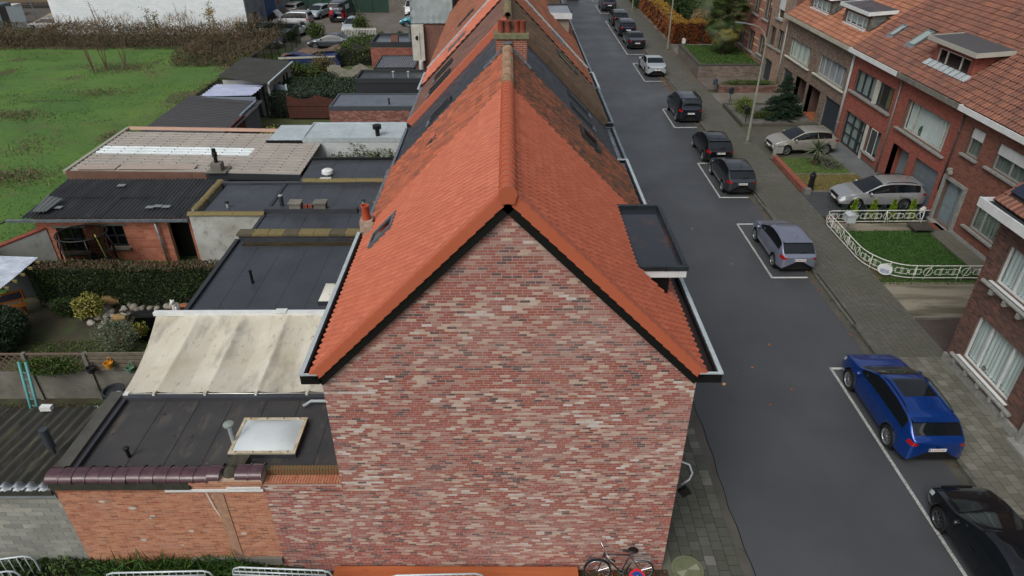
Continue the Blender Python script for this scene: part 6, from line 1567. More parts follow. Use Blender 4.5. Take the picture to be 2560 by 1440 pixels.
b = MB(); b.box(20.1, 21.1, 29.75, 30.6, .3, .34); b.box(20.15, 20.25, 29.8, 29.9, .11, .3); b.box(20.95, 21.05, 30.45, 30.55, .11, .3); b.build('board', M('wet_board', (66, 64, 60), .3), BNC)
BUC = thing('bucket_planter', 'dark blue tub with bags beside the front door', 'tub', (21.4, 31.45, .1))
b = MB(); b.lathe([(0, .1), (.26, .1), (.32, .6), (.28, .6), (.25, .4), (0, .4)], (21.3, 31.5, 0), n=16); b.build('tub', M('dark_blue_tub', (44, 54, 64), .5), BUC, smooth=True, sharp=45)
b = MB(); b.ball((21.25, 31.45, .62), .14, .12, .14); b.ball((21.4, 31.58, .64), .12, .12, .12); b.build('bag', WHITE_OLD, BUC, smooth=True)
# planter with fir
patch('stone_planter', [(16.6, 46.3), (21.8, 46.3), (21.8, 51.3), (16.6, 51.3)], .12, M('slate_mulch', (86, 86, 80), .9, noise=(110, 110, 104), nscale=3, bump=.4, bscale=20))
b = MB(); b.box(16.5, 21.8, 46.2, 46.38, .05, .3); b.box(16.5, 16.66, 46.38, 51.4, .05, .28); b.box(16.66, 21.8, 51.3, 51.42, .05, .25); b.prism([(18.2, 46.4, .12), (21.8, 46.4, .12), (21.8, 46.9, .12), (18.2, 46.9, .12)], (0, 0, .1)); struct('planter_edge', b, M('dark_edge_stone', (70, 68, 62), .8, noise=(92, 90, 80), nscale=2))
patch('pale_drive', [(16.4, 51.45), (22, 51.45), (22, 54.7), (16.4, 54.7)], .104, M('pale_pavers', (122, 118, 108), .7, noise=(100, 98, 88), nscale=1))
RW = thing('rustic_wall', 'low rough brown brick planter wall with greenery on top', 'wall', (19.6, 55.3, 0))
b = MB(); b.box(17.1, 22, 54.75, 55.7, .0, .62); rw0 = b.build('core', MORT_D, RW)
brick_field(rw0, (17.1, 54.75, 0), (1,0,0), (0,-1,0), 4.9, .62, M('rustic_brick', (118, 88, 76), .9, rnd=[(0, (92, 66, 60)), (1, (134, 102, 88))]), bl=.32, bh=.12, jt=.02, n_ind=80, seed=77, name='stone_brick', stuff='stone_bricks', proud=.03)
patch('earth_drive', [(16.4, 55.75), (22, 55.75), (22, 59.3), (16.4, 59.3)], .104, M('earth_drive', (110, 100, 92), .85, noise=(90, 84, 78), nscale=.9))
PW = thing('raised_bed', 'grey-brown retaining wall of the raised lawn around the palm', 'wall', (19, 59.6, 0))
b = MB(); b.box(16.5, 21.9, 59.5, 59.75, 0, 1.1); b.box(16.5, 16.75, 59.75, 67.6, 0, 1.1); b.box(16.75, 21.9, 67.4, 67.6, 0, 1.1); pw0 = b.build('core', M('bed_wall', (120, 112, 102), .9, noise=(92, 86, 78), nscale=1.2), PW)
brick_field(pw0, (16.5, 59.5, 0), (1,0,0), (0,-1,0), 5.4, 1.06, M('bed_brick', (122, 110, 100), .9, rnd=[(0, (100, 90, 82)), (1, (146, 132, 120))], noise=(92, 84, 76), nscale=1.3, rmix=.7), bl=.28, bh=.10, jt=.012, n_ind=180, seed=78)
b = MB(); b.box(16.46, 21.9, 59.46, 59.8, 1.101, 1.18); b.box(16.46, 16.8, 59.8, 67.6, 1.101, 1.18); b.build('coping', M('dark_coping_slab', (72, 70, 64), .85), PW)
patch('raised_lawn', [(16.76, 59.8), (21.9, 59.8), (21.9, 67.4), (16.76, 67.4)], 1.12, M('raised_lawn', (56, 80, 36), .95, noise=(80, 88, 44), nscale=1, bump=.5, bscale=30), t=1.0)
patch('side_path', [(16.6, 67.7), (22, 67.7), (22, 71.4), (16.6, 71.4)], .11, CONC)
HDW = thing('hedge_plinth', 'low grey stone wall under the copper beech hedge', 'wall', (16.8, 78, 0))
b = MB(); b.box(16.55, 16.85, 70.8, 92, 0, .42); b.box(16.85, 22, 70.8, 71.1, 0, .42); b.build('wall', CONC, HDW)
for (x, y, h, c, lb) in ((16.75, 54.9, 1.0, (60, 70, 84), 'blue-grey letterbox with pitched top on a pole'), (17.2, 52.0, 1.1, (40, 46, 54), 'slim dark letterbox on a pole by the pale drive'), (16.95, 47.1, 1.05, (22, 24, 26), 'black letterbox on a black post in the planter corner'), (17.7, 70.6, .9, (206, 208, 204), 'white frame stand near the hedge corner')):
    t = thing('letterbox', lb, 'letterbox', (x, y, .1), 'letterboxes in the front gardens')
    m_ = M('letterbox_%d' % int(y), c, .4)
    b = MB(); b.box(x-.16, x+.16, y-.12, y+.12, h-.3, h+.08); b.prism([(x-.19, y-.15, h+.08), (x+.19, y-.15, h+.08), (x, y-.15, h+.22)], (0, .3, 0)); b.build('box', m_, t)
    b = MB(); b.cyl((x, y, 0), .03, h-.3, 8); b.build('post', m_, t)
# street lamps
def lamp(x, y, lb):
    t = thing('street_lamp', lb, 'street lamp', (x, y, .1), 'street lamps along the right pavement')
    pole = [(0, 0, 0), (0, 0, 1.2), (0, 0, 6.2), (-.06, 0, 6.6), (-.25, 0, 6.98), (-.6, 0, 7.28), (-1.05, 0, 7.42), (-1.5, 0, 7.48)]
    b = MB(); b.tube([V(x, y, .1)+V(*p) for p in pole], [.085, .085, .055, .05, .045, .042, .04, .04], 12); b.build('pole', M('lamp_pole', (150, 152, 142), .5, noise=(124, 126, 112), nscale=4) if 'lamp_pole' not in bpy.data.materials else bpy.data.materials['lamp_pole'], t, smooth=True, sharp=60)
    b = MB(); b.cyl((x, y, .1), .13, .25, 12); b.box(x-.2, x+.2, y-.2, y+.2, .1, .14); b.build('foot', CONC, t)
    h = V(x-1.75, y, 7.62); b = MB(); g = []
    for u in np.linspace(-1, 1, 7):
        w = .14*(1-.5*max(0, -u)**2-.2*max(0, u)**2); g.append([(h[0]+.36*u, h[1]+w*math.cos(t_), h[2]-.03*u+.055*math.sin(t_)*(1 if math.sin(t_) > 0 else .6)) for t_ in np.linspace(0, 2*math.pi, 13)])
    b.sheet(g); b.build('lamp_head', M('lamp_head', (98, 104, 110), .4) if 'lamp_head' not in bpy.data.materials else bpy.data.materials['lamp_head'], t, smooth=True)
lamp(15.8, 42.9, 'tall grey street lamp with curved arm by the hatchback driveway')
lamp(15.9, 69.5, 'tall grey street lamp by the corner of the copper beech hedge')
lamp(16.0, 92.2, 'furthest street lamp near the top edge, beside the dark hedge')
# cable box on the gable corner, manhole
CB = thing('cable_box', 'small black junction box hanging from a looped grey cable at the house corner', 'junction box', (4.15, 11.4, 2.7))
b = MB(); b.obox((4.27, 11.35, 2.62), (1, .0, .75), (0, 1, 0), (-.75, 0, 1), .12, .05, .12); b.build('box', BLACKP, CB)
b = MB(); b.tube([(4.2, 11.45, 2.75), (4.36, 11.42, 2.95), (4.4, 11.4, 3.2), (4.28, 11.38, 3.5), (4.0, 11.36, 3.66)], .022, 8); b.build('cable', M('grey_conduit', (176, 184, 186), .4), CB, smooth=True)
b = MB(); b.tube([(4.1, 11.45, 2.75), (4.08, 11.42, 3.1), (3.97, 11.4, 3.3)], .012, 6); b.build('cable', BLACKP, CB, smooth=True)
MH = thing('manhole_cover', 'round mossy concrete manhole cover at the pavement corner', 'manhole', (4.6, 11.05, .05))
b = MB(); b.lathe([(0, .062), (.33, .062), (.33, .05), (.345, .05), (.345, .066), (.42, .066), (.42, .03)], (4.62, 11.02, 0), n=28); b.build('ring', M('mossy_concrete', (116, 118, 96), .85, noise=(96, 104, 70), nscale=4), MH)
b = MB(); b.prism([(4.62, 11.02, .063), (4.9, 11.2, .063), (4.95, 11.0, .063)], (0, 0, .004)); b.prism([(4.62, 11.02, .063), (4.33, 10.95, .063), (4.45, 10.78, .063)], (0, 0, .004)); b.build('cover_pattern', M('pale_concrete', (138, 140, 122), .8), MH)
# ---- things in front of the gable
BEAM = thing('timber_beam', 'long orange timber beam lying along the foot of the gable', 'beam', (-1.3, 10.7, .1))
WOOD = M('orange_timber', (184, 104, 62), .7, noise=(164, 88, 50), nscale=2, stretch=(.3, 3, 3), layers=(((112, 60, 40), 3, .62, .75, .5, (.4, 2, 2)),))
b = MB(); b.prism([(-4.45, 10.65, .1), (1.75, 10.65, .1), (1.75, 10.93, .1), (-4.45, 11.0, .1)], (0, 0, .22)); b.build('beam', WOOD, BEAM)
BM2 = thing('timber_beam', 'second orange timber beam, lower and closer to the barriers', 'beam', (-1.3, 10.2, .1))
b = MB(); b.prism([(-4.2, 10.25, .1), (1.72, 10.2, .1), (1.72, 10.5, .1), (-4.2, 10.5, .1)], (0, 0, .2)); b.build('beam', WOOD, BM2)
def barrier(x0, y0, x1, y1, zt, lb):
    t = thing('crowd_barrier', lb, 'barrier', ((x0+x1)/2, (y0+y1)/2, 0), 'steel crowd barriers in front of the wall')
    a, c = V(x0, y0, 0), V(x1, y1, 0); d = nrm(c-a); L_ = np.linalg.norm(c-a)
    def P(s, z): return a+d*s+V(0, 0, z)
    b = MB(); b.tube([P(0, .15), P(0, zt-.2), P(.06, zt-.06), P(.2, zt), P(L_-.2, zt), P(L_-.06, zt-.06), P(L_, zt-.2), P(L_, .15), P(0, .15)], .024, 8); b.build('frame', ALU, t, smooth=True)
    n = int(L_/.16)
    for k in range(1, n):
        q = MB(); q.tube([P(k*L_/n, .15), P(k*L_/n, zt)], .011, 6); q.build('bar', ALU, t, smooth=True)
    for s in (.35, L_-.35):
        q = MB(); pr = V(-d[1], d[0], 0); q.tube([P(s, .15)-pr*.3+V(0,0,-.15), P(s, .15), P(s, .15)+pr*.3+V(0,0,-.15)], .02, 6); q.build('foot', ALU, t, smooth=True)
for (k, (a, c, lb)) in enumerate((((-9.75, 10.27), (-7.2, 10.32), 'steel crowd barrier with dark tape, second from the left'), ((-6.75, 10.42), (-4.3, 10.30), 'stacked steel crowd barrier beside the orange beams'), ((-2.9, 10.16), (-.6, 10.2), 'steel crowd barrier in front of the orange beams'))):
    barrier(a[0], a[1], c[0], c[1], 1.1, lb)
    for j in range(2):
        t_ = MB(); t_.tube([(a[0]+.1, a[1]-.09-.08*j, 1.06-.01*j), (c[0]-.1, c[1]-.09-.08*j, 1.06-.01*j)], .022, 6); t_.build('spare_rail', ALU, [o for o in COL.objects if o.name.startswith('crowd_barrier')][-1], smooth=True)
barrier(-13.0, 10.55, -11.75, 10.75, 1.15, 'steel crowd barrier turned at the left picture corner')
barrier(-13.0, 10.25, -12.0, 10.45, 1.0, 'lower steel crowd barrier in the left picture corner')
PLT = MB(); PLT.prism([(-10.55, 10.7, .45), (-10.3, 10.62, .45), (-10.05, 10.7, .47), (-10.0, 10.85, .5), (-10.25, 10.95, .52), (-10.5, 10.9, .5)], (0, 0, .02)); set_tag(PLT.build('grey_plate', M('grey_plate', (104, 112, 118), .6), None), 'six sided grey plate lying in the weeds under the block wall', 'plate')
# bicycle
BK = thing('bicycle', 'dark city bicycle leaning against the foot of the gable', 'bicycle', (2.8, 10.8, 0))
CHR = M('chrome', (200, 204, 206), .15, metal=.9); FRM = M('bike_frame', (28, 38, 46), .3)
LN = nrm(V(0, .18, 1))
def bp(x, z): return V(x, 10.62, 0)+LN*(z+.14)
def wheel(cx):
    c = bp(cx, .34); b = MB()
    b.tube([c+V(1,0,0)*.335*math.cos(t)+LN*.335*math.sin(t) for t in np.linspace(0, 2*math.pi, 33)], .018, 6, False); o = b.build('wheel', M('tyre_rubber', (20, 20, 20), .8) if 'tyre_rubber' not in bpy.data.materials else bpy.data.materials['tyre_rubber'], BK, smooth=True)
    b = MB(); b.tube([c+V(1,0,0)*.31*math.cos(t)+LN*.31*math.sin(t) for t in np.linspace(0, 2*math.pi, 33)], .012, 6, False); b.build('rim', CHR, o, smooth=True)
    b = MB()
    for t in np.linspace(0, 2*math.pi, 19)[:-1]: b.tube([c, c+V(1,0,0)*.3*math.cos(t)+LN*.3*math.sin(t)], .0025, 3)
    b.tube([c-V(0,.04,0), c+V(0,.04,0)], .025, 8); b.build('spokes', CHR, o)
    b = MB(); b.sheet([[c+V(1,0,0)*.37*math.cos(t)+LN*.37*math.sin(t)+V(0, dy, 0) for t in np.linspace(.1, 2.9, 20)] for dy in (-.028, 0, .028)]); b.build('mudguard', CHR if cx > 3 else FRM, o, smooth=True)
wheel(2.22); wheel(3.30)
b = MB()
for (p, q, r_) in (((2.22, .34), (2.36, .80), .016), ((2.36, .80), (2.38, .98), .018), ((2.36, .86), (3.02, .84), .016), ((2.38, .78), (2.82, .30), .019), ((2.82, .30), (3.04, .92), .016), ((2.82, .30), (3.3, .34), .012), ((3.02, .82), (3.3, .34), .011)): b.tube([bp(*p), bp(*q)], r_, 8)
b.build('frame', FRM, BK, smooth=True)
b = MB(); b.tube([bp(2.38, .98), bp(2.34, 1.08), bp(2.30, 1.12)+V(-.02, .16, 0), bp(2.38, 1.2)+V(0, .26, .0)], .012, 6); b.tube([bp(2.34, 1.08), bp(2.42, 1.02)+V(0, -.2, 0), bp(2.56, .98)+V(0, -.28, 0)], .012, 6); b.build('handlebar', CHR, BK, smooth=True)
b = MB(); b.tube([bp(2.38, 1.2)+V(0, .26, 0), bp(2.46, 1.24)+V(.0, .3, 0)], .02, 8); b.tube([bp(2.5, .99)+V(0, -.26, 0), bp(2.6, .97)+V(0, -.3, 0)], .02, 8); b.build('grip', BLACKP, BK, smooth=True)
b = MB(); b.ball(bp(3.08, .99), .14, .10, .035); b.ball(bp(2.94, .98), .13, .035, .028); b.build('saddle', BLACKP, BK, smooth=True)
b = MB(); b.tube([bp(3.04, .9), bp(3.06, .97)], .014, 6); b.build('seat_post', CHR, BK)
b = MB()
for dy in (-.06, 0, .06): b.tube([bp(3.1, .76)+V(0, dy, 0), bp(3.55, .74)+V(0, dy, 0)], .006, 5)
b.tube([bp(3.5, .74), bp(3.3, .34)], .006, 5); b.build('rack', CHR, BK)
b = MB(); b.ball(bp(3.68, .62), .025, .03, .03); b.build('rear_light', M('red_reflector', (130, 30, 26), .3), BK)
b = MB(); b.lathe([(0, 0), (.09, 0), (.09, .012), (0, .012)], bp(2.82, .30), 'y', 16); b.tube([bp(2.82, .3), bp(2.92, .18)+V(0, -.06, 0)], .01, 6); b.build('crank', CHR, BK)
NS = thing('no_parking_sign', 'round blue no-parking sign with red rim and slash beside the bicycle', 'sign', (3.05, 10.0, 0))
sc_ = V(3.05, 10.02, 1.12); snn = nrm(V(.25, -.55, .75)); sx = nrm(np.cross(V(0,0,1), snn)); sy = np.cross(snn, sx)
def disc(r0, r1, off, name, mat):
    b = MB(); n = 32; g = [[sc_+snn*off+(sx*math.cos(t)+sy*math.sin(t))*r for t in np.linspace(0, 2*math.pi, n+1)] for r in (r0, r1)]; b.sheet(g); b.build(name, mat, NS)
disc(.001, .225, 0, 'plate', M('sign_blue', (30, 62, 140), .4)); disc(.17, .225, .003, 'rim', M('sign_red', (206, 30, 36), .4))
b = MB(); dd = nrm(-sx+sy); pp = np.cross(snn, dd); b.prism([sc_+snn*.004+dd*.18+pp*.022, sc_+snn*.004+dd*.18-pp*.022, sc_+snn*.004-dd*.18-pp*.022, sc_+snn*.004-dd*.18+pp*.022], snn*.002); b.build('slash', bpy.data.materials['sign_red'], NS)
b = MB(); b.tube([(3.1, 10.12, 0), (3.06, 10.06, 1.2)], .025, 8); b.build('pole', ZINC, NS, smooth=True)
# ---------------------------------------------------------------- cars
def paint(name, c, metal=.35, rough=.28): return M(name, c, rough, metal=metal, coat=.9, nscale=.3)
TYRE = bpy.data.materials['tyre_rubber']
RIM_S = M('alloy_rim', (150, 154, 158), .3, metal=.7); RIM_D = M('dark_alloy_rim', (84, 88, 92), .35, metal=.6)
TAIL = M('tail_light', (150, 22, 22), .15, coat=.6); HEAD = M('head_light', (206, 214, 216), .08, coat=.8)
PLAST = M('black_plastic', (22, 23, 24), .6); PLATE = M('number_plate', (222, 222, 220), .4); PLRED = M('plate_red', (120, 30, 36), .5)

KIND = {
 # L, W, H, wheelbase, front overhang, wheel radius; belt and roof profiles as (fraction from rear, height)
 'hatch': dict(L=4.15, W=1.76, H=1.48, wb=2.55, fo=.80, r=.315, belt=[(0, .90), (.12, .98), (.55, .93), (.74, .90), (.80, .88), (.97, .70), (1, .60)],
               roof=[(0, .93), (.03, .99), (.135, 1.36), (.19, 1.43), (.32, 1.48), (.46, 1.47), (.56, 1.40), (.64, 1.24), (.76, .985), (.86, .93), (.96, .80), (1, .66)], rr=.145, tb=.035, rf=.545, cw=.765, ws=(.13, .72), pil=(.43, .455)),
 'suv': dict(L=4.62, W=1.90, H=1.62, wb=2.77, fo=.88, r=.365, belt=[(0, 1.02), (.12, 1.08), (.55, 1.04), (.72, 1.02), (.80, 1.0), (.97, .82), (1, .72)],
               roof=[(0, 1.08), (.025, 1.14), (.11, 1.46), (.16, 1.54), (.30, 1.61), (.48, 1.62), (.56, 1.56), (.64, 1.40), (.755, 1.12), (.86, 1.06), (.96, .94), (1, .80)], rr=.115, tb=.03, rf=.55, cw=.76, ws=(.12, .71), pil=(.43, .455)),
 'sedan': dict(L=4.65, W=1.82, H=1.42, wb=2.80, fo=.82, r=.33, belt=[(0, .92), (.14, .95), (.55, .92), (.74, .90), (.80, .87), (.97, .70), (1, .60)],
               roof=[(0, .95), (.02, 1.0), (.13, 1.03), (.17, 1.06), (.30, 1.33), (.37, 1.40), (.48, 1.42), (.57, 1.36), (.65, 1.20), (.755, .98), (.86, .92), (.96, .80), (1, .66)], rr=.335, tb=.175, rf=.56, cw=.76, ws=(.25, .71), pil=(.44, .46)),
 'wagon': dict(L=4.45, W=1.74, H=1.47, wb=2.51, fo=.86, r=.315, belt=[(0, .92), (.12, .95), (.55, .91), (.72, .88), (.78, .86), (.97, .68), (1, .58)],
               roof=[(0, .96), (.02, 1.0), (.065, 1.30), (.11, 1.42), (.30, 1.48), (.45, 1.47), (.55, 1.38), (.62, 1.22), (.74, .955), (.85, .90), (.96, .76), (1, .64)], rr=.075, tb=.025, rf=.53, cw=.745, ws=(.08, .70), pil=(.31, .325)),
 'mpv': dict(L=4.38, W=1.81, H=1.80, wb=2.73, fo=.90, r=.32, belt=[(0, 1.02), (.12, 1.04), (.55, 1.02), (.74, 1.0), (.82, .98), (.97, .80), (1, .66)],
               roof=[(0, 1.1), (.012, 1.3), (.03, 1.64), (.06, 1.77), (.30, 1.80), (.48, 1.78), (.58, 1.68), (.67, 1.46), (.80, 1.10), (.88, 1.02), (.96, .90), (1, .74)], rr=.04, tb=.012, rf=.57, cw=.80, ws=(.05, .76), pil=(.44, .49)),
 'van': dict(L=5.4, W=2.02, H=2.35, wb=3.45, fo=.95, r=.34, belt=[(0, 1.25), (.55, 1.25), (.78, 1.22), (.86, 1.18), (.97, .98), (1, .8)],
               roof=[(0, 1.5), (.004, 1.9), (.010, 2.2), (.03, 2.32), (.30, 2.36), (.62, 2.35), (.70, 2.28), (.76, 2.05), (.87, 1.35), (.92, 1.24), (.97, 1.12), (1, .88)], rr=.012, tb=.004, rf=.70, cw=.87, ws=(.66, .82), pil=(2, 2)),
 'cabrio': dict(L=4.37, W=1.72, H=1.36, wb=2.55, fo=.90, r=.315, belt=[(0, .90), (.14, .94), (.55, .90), (.74, .88), (.80, .86), (.97, .68), (1, .58)],
               roof=[(0, .92), (.02, .97), (.17, .99), (.23, 1.02), (.33, 1.28), (.40, 1.34), (.50, 1.34), (.57, 1.28), (.64, 1.14), (.73, .96), (.85, .90), (.96, .78), (1, .64)], rr=.365, tb=.24, rf=.565, cw=.735, ws=(.36, .69), pil=(2, 2)),
}
def interp(tab, x): return np.interp(x, [t[0] for t in tab], [t[1] for t in tab])

def car(kind, pt, label, x, y, head, rim=None, plate=None, roofrails=False, sunroof=False, roofmat=None, frontplate=None, z=0.0, group='parked cars', cat='car', wh=1.0, spoiler=True, name='parked_car', textside=None, taildark=False):
    k = KIND[kind]; L, W, H = k['L'], k['W'], k['H']
    t = thing(name, label, cat, (0, 0, 0), group)
    n = 96
    fx = np.linspace(0, 1, n); fx = np.sort(np.concatenate([fx, [.004, .012, .02]])); n = len(fx)
    X = (fx-.5)*L
    xf = L/2-k['fo']; xr = xf-k['wb']
    zb = interp(k['belt'], fx); zr = interp(k['roof'], fx)
    ker = np.array([1, 2, 3, 2, 1.])/9
    zr_s = np.convolve(np.pad(zr, 2, 'edge'), ker, 'valid'); zb_s = np.convolve(np.pad(zb, 2, 'edge'), ker, 'valid')
    zr = np.where((fx > .03) & (fx < .97), zr_s, zr); zb = zb_s
    zb = np.minimum(zb, zr-.012)
    hw = W/2*(1-.16*np.clip((fx-.80)/.2, 0, 1)**2.2-.15*np.clip((.14-fx)/.14, 0, 1)**2.4)       # plan taper
    frac = np.clip((zr-zb)/(H-k['belt'][2][1]), 0, 1)
    wt = hw*(.93-(.19 if kind not in ('van', 'mpv') else .12)*frac)                               # roof half width
    sill = np.full(n, .24) + .04*np.clip((fx-.93)/.07, 0, 1) + .08*np.clip((.06-fx)/.06, 0, 1)
    R_ = k['r']+.055
    arch = np.zeros(n)
    for xc in (xf, xr):
        d = np.abs(X-xc); a = np.where(d < R_, k['r']+np.sqrt(np.maximum(0, R_**2-d**2)), 0); arch = np.maximum(arch, a)
    P = np.zeros((n, 12, 3))
    for i in range(n):
        h = hw[i]; s0 = max(sill[i], arch[i]); b_ = zb[i]
        z1 = max(.36, s0+.02); z2 = max(.55, s0+.04); z3 = max(b_-.12, s0+.06); z3 = min(z3, b_-.02)
        z2 = min(z2, z3-.02) if z3-.02 > z1 else (z1+z3)/2
        up = zr[i]-b_
        prof = [(h*.90, s0), (h*.985, z1), (h*1.0, z2), (h*.985, z3), (h*.93, b_),
                (h*.93+(wt[i]-h*.93)*.10, b_+up*.10), (h*.93+(wt[i]-h*.93)*.52, b_+up*.50), (wt[i]+.0, b_+up*.84), (wt[i]*.93, b_+up*.955), (wt[i]*.72, b_+up*.99), (wt[i]*.36, b_+up*1.0), (0, b_+up*1.0+.004)]
        for j, (yy, zz) in enumerate(prof): P[i, j] = (X[i], yy, zz)
    # rounded nose and tail: pull the ends in with height
    for i in range(n):
        if fx[i] > .965: P[i, :, 0] -= .05*((P[i, :, 2]-.5)**2)*1.5
    Q = np.concatenate([P, P[:, ::-1][:, 1:]*np.array([1, -1, 1])], 1); m = Q.shape[1]         # 23 points across
    # end caps: shrinking rings
    def cap(ring, dirx):
        c = ring.mean(0); c[1] = 0; out = []
        for s, dx in ((.82, .025), (.45, .04), (.06, .045)):
            r_ = c+(ring-c)*np.array([0, s, s]); r_[:, 0] = ring[:, 0]+dirx*dx; out.append(r_)
        return out
    rear = cap(Q[0].copy(), -1)[::-1]; front = cap(Q[-1].copy(), 1)
    G = np.concatenate([np.array(rear), Q, np.array(front)], 0); off = len(rear); N_ = len(G)
    F = np.concatenate([np.full(off, -.01), fx, np.full(len(front), 1.01)])
    cls = {}
    def put(key, q): cls.setdefault(key, []).append(q)
    for i in range(N_-1):
        fm = (F[i]+F[i+1])/2
        for j in range(m-1):
            jj = min(j, m-2-j)          # symmetric band index 0..10
            side = j < (m-1)/2
            q = (i*m+j, (i+1)*m+j, (i+1)*m+j+1, i*m+j+1)
            key = 'body'
            if jj in (5, 6) and k['ws'][0] < fm < k['ws'][1] and not (k['pil'][0] < fm < k['pil'][1]):
                key = ('side_window', side, fm < k['pil'][0])
            elif jj in (5, 6) and k['pil'][0] < fm < k['pil'][1]: key = ('pillar', side, 0)
            elif jj >= 8 and k['rf'] < fm < k['cw']: key = 'windscreen'
            elif jj == 7 and k['rf']+.015 < fm < k['cw']-.06: key = 'body'
            elif jj >= 8 and k['tb'] < fm < k['rr']: key = 'rear_window'
            elif jj in ((3, 4) if kind in ('hatch', 'mpv') else (3,)) and fm < (.06 if kind in ('hatch', 'mpv') else .045) and (fm >= 0 or i == off-1) and kind != 'van': key = ('tail_light', side, 0)
            elif jj in (2, 3) and fm < .012 and (fm >= 0 or i == off-1) and kind == 'van': key = ('tail_light', side, 0)
            elif jj == 3 and fm > .945 and (fm <= 1 or i == off+n-1): key = ('headlight', side, 0)
            elif jj == 0: key = 'lower_trim'
            elif roofmat and jj >= 8 and k['rr'] < fm < k['rf']: key = 'soft_top'
            elif sunroof and jj >= 9 and .30 < fm < .50: key = 'sunroof'
            put(key, q)
    mats = {'body': pt, 'pillar': CARGLASS, 'windscreen': CARGLASS, 'rear_window': CARGLASS, 'side_window': CARGLASS, 'tail_light': TAIL if not taildark else M('dark_tail', (60, 16, 18), .2) if 'dark_tail' not in bpy.data.materials else bpy.data.materials['dark_tail'], 'headlight': HEAD, 'lower_trim': PLAST, 'soft_top': roofmat, 'sunroof': CARGLASS}
    V_ = G.reshape(-1, 3)
    for key, qs in cls.items():
        nm = key if isinstance(key, str) else key[0]
        qs = np.array(qs); u, inv = np.unique(qs, return_inverse=True)
        me = np_mesh(nm, V_[u], [inv.reshape(-1, 4)], mats[nm], True); me.set_sharp_from_angle(angle=R(55))
        link('body' if nm == 'body' else ('window_pillar' if nm == 'pillar' else nm), me, t)
    b = MB(); b.box(-L/2+.15, L/2-.15, -W/2+.16, W/2-.16, .2, .62); b.build('underbody', PLAST, t, local=True)
    # dark wheel wells
    for xc in (xf, xr):
        for s in (-1, 1): b = MB(); b.lathe([(0, s*(W/2-.30)), (R_+.01, s*(W/2-.30)), (R_+.01, s*(W/2-.05))], (xc, 0, k['r']), 'y', 20); b.build('wheel_well', BLACKP, t, local=True)
    # wheels
    rm = rim or RIM_S; r = k['r']; wm = {}
    for xc in (xf, xr):
        for s in (-1, 1):
            yo = s*(W/2-.012)
            if ('t', s) not in wm:
                b = MB(); b.lathe([(r*.66, -s*.0), (r*.93, s*.0), (r, -s*.03), (r, -s*.17), (r*.9, -s*.2), (0, -s*.2)], (0, 0, 0), 'y', 28); wm['t', s] = np_mesh('tyre', np.array(b.v), b.f, TYRE, True); wm['t', s].set_sharp_from_angle(angle=R(40))
                b = MB(); b.lathe([(r*.70, s*.004), (r*.62, -s*.012), (r*.58, -s*.06), (0, -s*.06)], (0, 0, 0), 'y', 24)
                wm['d', s] = np_mesh('rim_dish', np.array(b.v), b.f, PLAST, True)
                b = MB(); b.lathe([(r*.71, s*.006), (r*.64, s*.004), (r*.60, -s*.02)], (0, 0, 0), 'y', 24); b.lathe([(r*.14, -s*.01), (r*.12, s*.006), (0, s*.006)], (0, 0, 0), 'y', 12)
                for a in np.linspace(0, 2*math.pi, 11)[:-1] if int(abs(x*7)) % 2 else np.linspace(0, 2*math.pi, 8)[:-1]:
                    d = V(math.cos(a), 0, math.sin(a)); b.obox(d*r*.37+V(0, -s*.012, 0), d, V(0, 1, 0), np.cross(d, V(0, 1, 0)), r*.27, .012, r*(.05 if int(abs(x*7)) % 2 else .075))
                wm['s', s] = np_mesh('rim_spokes', np.array(b.v), b.f, rm, False)
            w = link('wheel', wm['t', s], t, (xc, yo, r)); w.rotation_euler = (0, random.uniform(0, 6), 0)
            link('rim_dish', wm['d', s], w); link('rim', wm['s', s], w)
    # mirrors, handles, plate, wiper, aerial
    xm = (k['ws'][1]-.5)*L-.12; zm = float(interp(k['belt'], k['ws'][1]))+.06
    for s in (-1, 1):
        b = MB(); b.ball((xm, s*(W/2+.06), zm+.03), .07, .11, .075, 10, 6); b.bar((xm, s*(W/2-.08), zm), (xm, s*(W/2+.02), zm+.01), .05, .04); b.build('wing_mirror', pt, t, smooth=True, local=True)
        for fh in ((.27, .52) if k['pil'][0] < 1 and kind != 'cabrio' else (.5,)):
            zz = float(interp(k['belt'], fh))-.13; b = MB(); b.bar(((fh-.5)*L, s*(W/2*.995+.012), zz), ((fh-.5)*L+.2, s*(W/2*.995+.012), zz+.005), .02, .03); b.build('door_handle', pt, t, local=True)
        # door seams
    for fd in ([k['pil'][0]+.01, .17, .70] if k['pil'][0] < 1 else [.66]):
        i = int(np.argmin(np.abs(F-fd))); b = MB()
        for s in (1, -1):
            for j in range(1, 4):
                p, q = G[i, j]*V(1, s, 1), G[i, j+1]*V(1, s, 1); b.bar(p+V(0, s*.001, 0), q+V(0, s*.001, 0), .008, .006)
        b.build('door_seam', BLACKP, t, local=True)
    zp = .72 if kind in ('hatch', 'suv', 'wagon', 'mpv') else (.62 if kind != 'van' else .62)
    yp = 0 if kind != 'van' else -.35
    if plate is not None:
        b = MB(); b.box(-L/2-.062, -L/2-.05, yp-.26, yp+.26, zp, zp+.11); o = b.build('number_plate', PLATE, t, local=True)
        b = MB(); b.box(-L/2-.064, -L/2-.0622, yp+.215, yp+.255, zp+.005, zp+.105); b.build('plate_band', M('plate_blue', (46, 84, 150), .5) if 'plate_blue' not in bpy.data.materials else bpy.data.materials['plate_blue'], o, local=True)
        if plate: text('plate_number', plate, o, (-L/2-.063, yp-.02, zp+.055), .095, PLRED, (R(90), 0, R(-90)), local=True, ext=.001)
    if frontplate:
        b = MB(); b.box(L/2+.045, L/2+.06, -.26, .26, .42, .53); b.build('number_plate', PLATE, t, local=True)
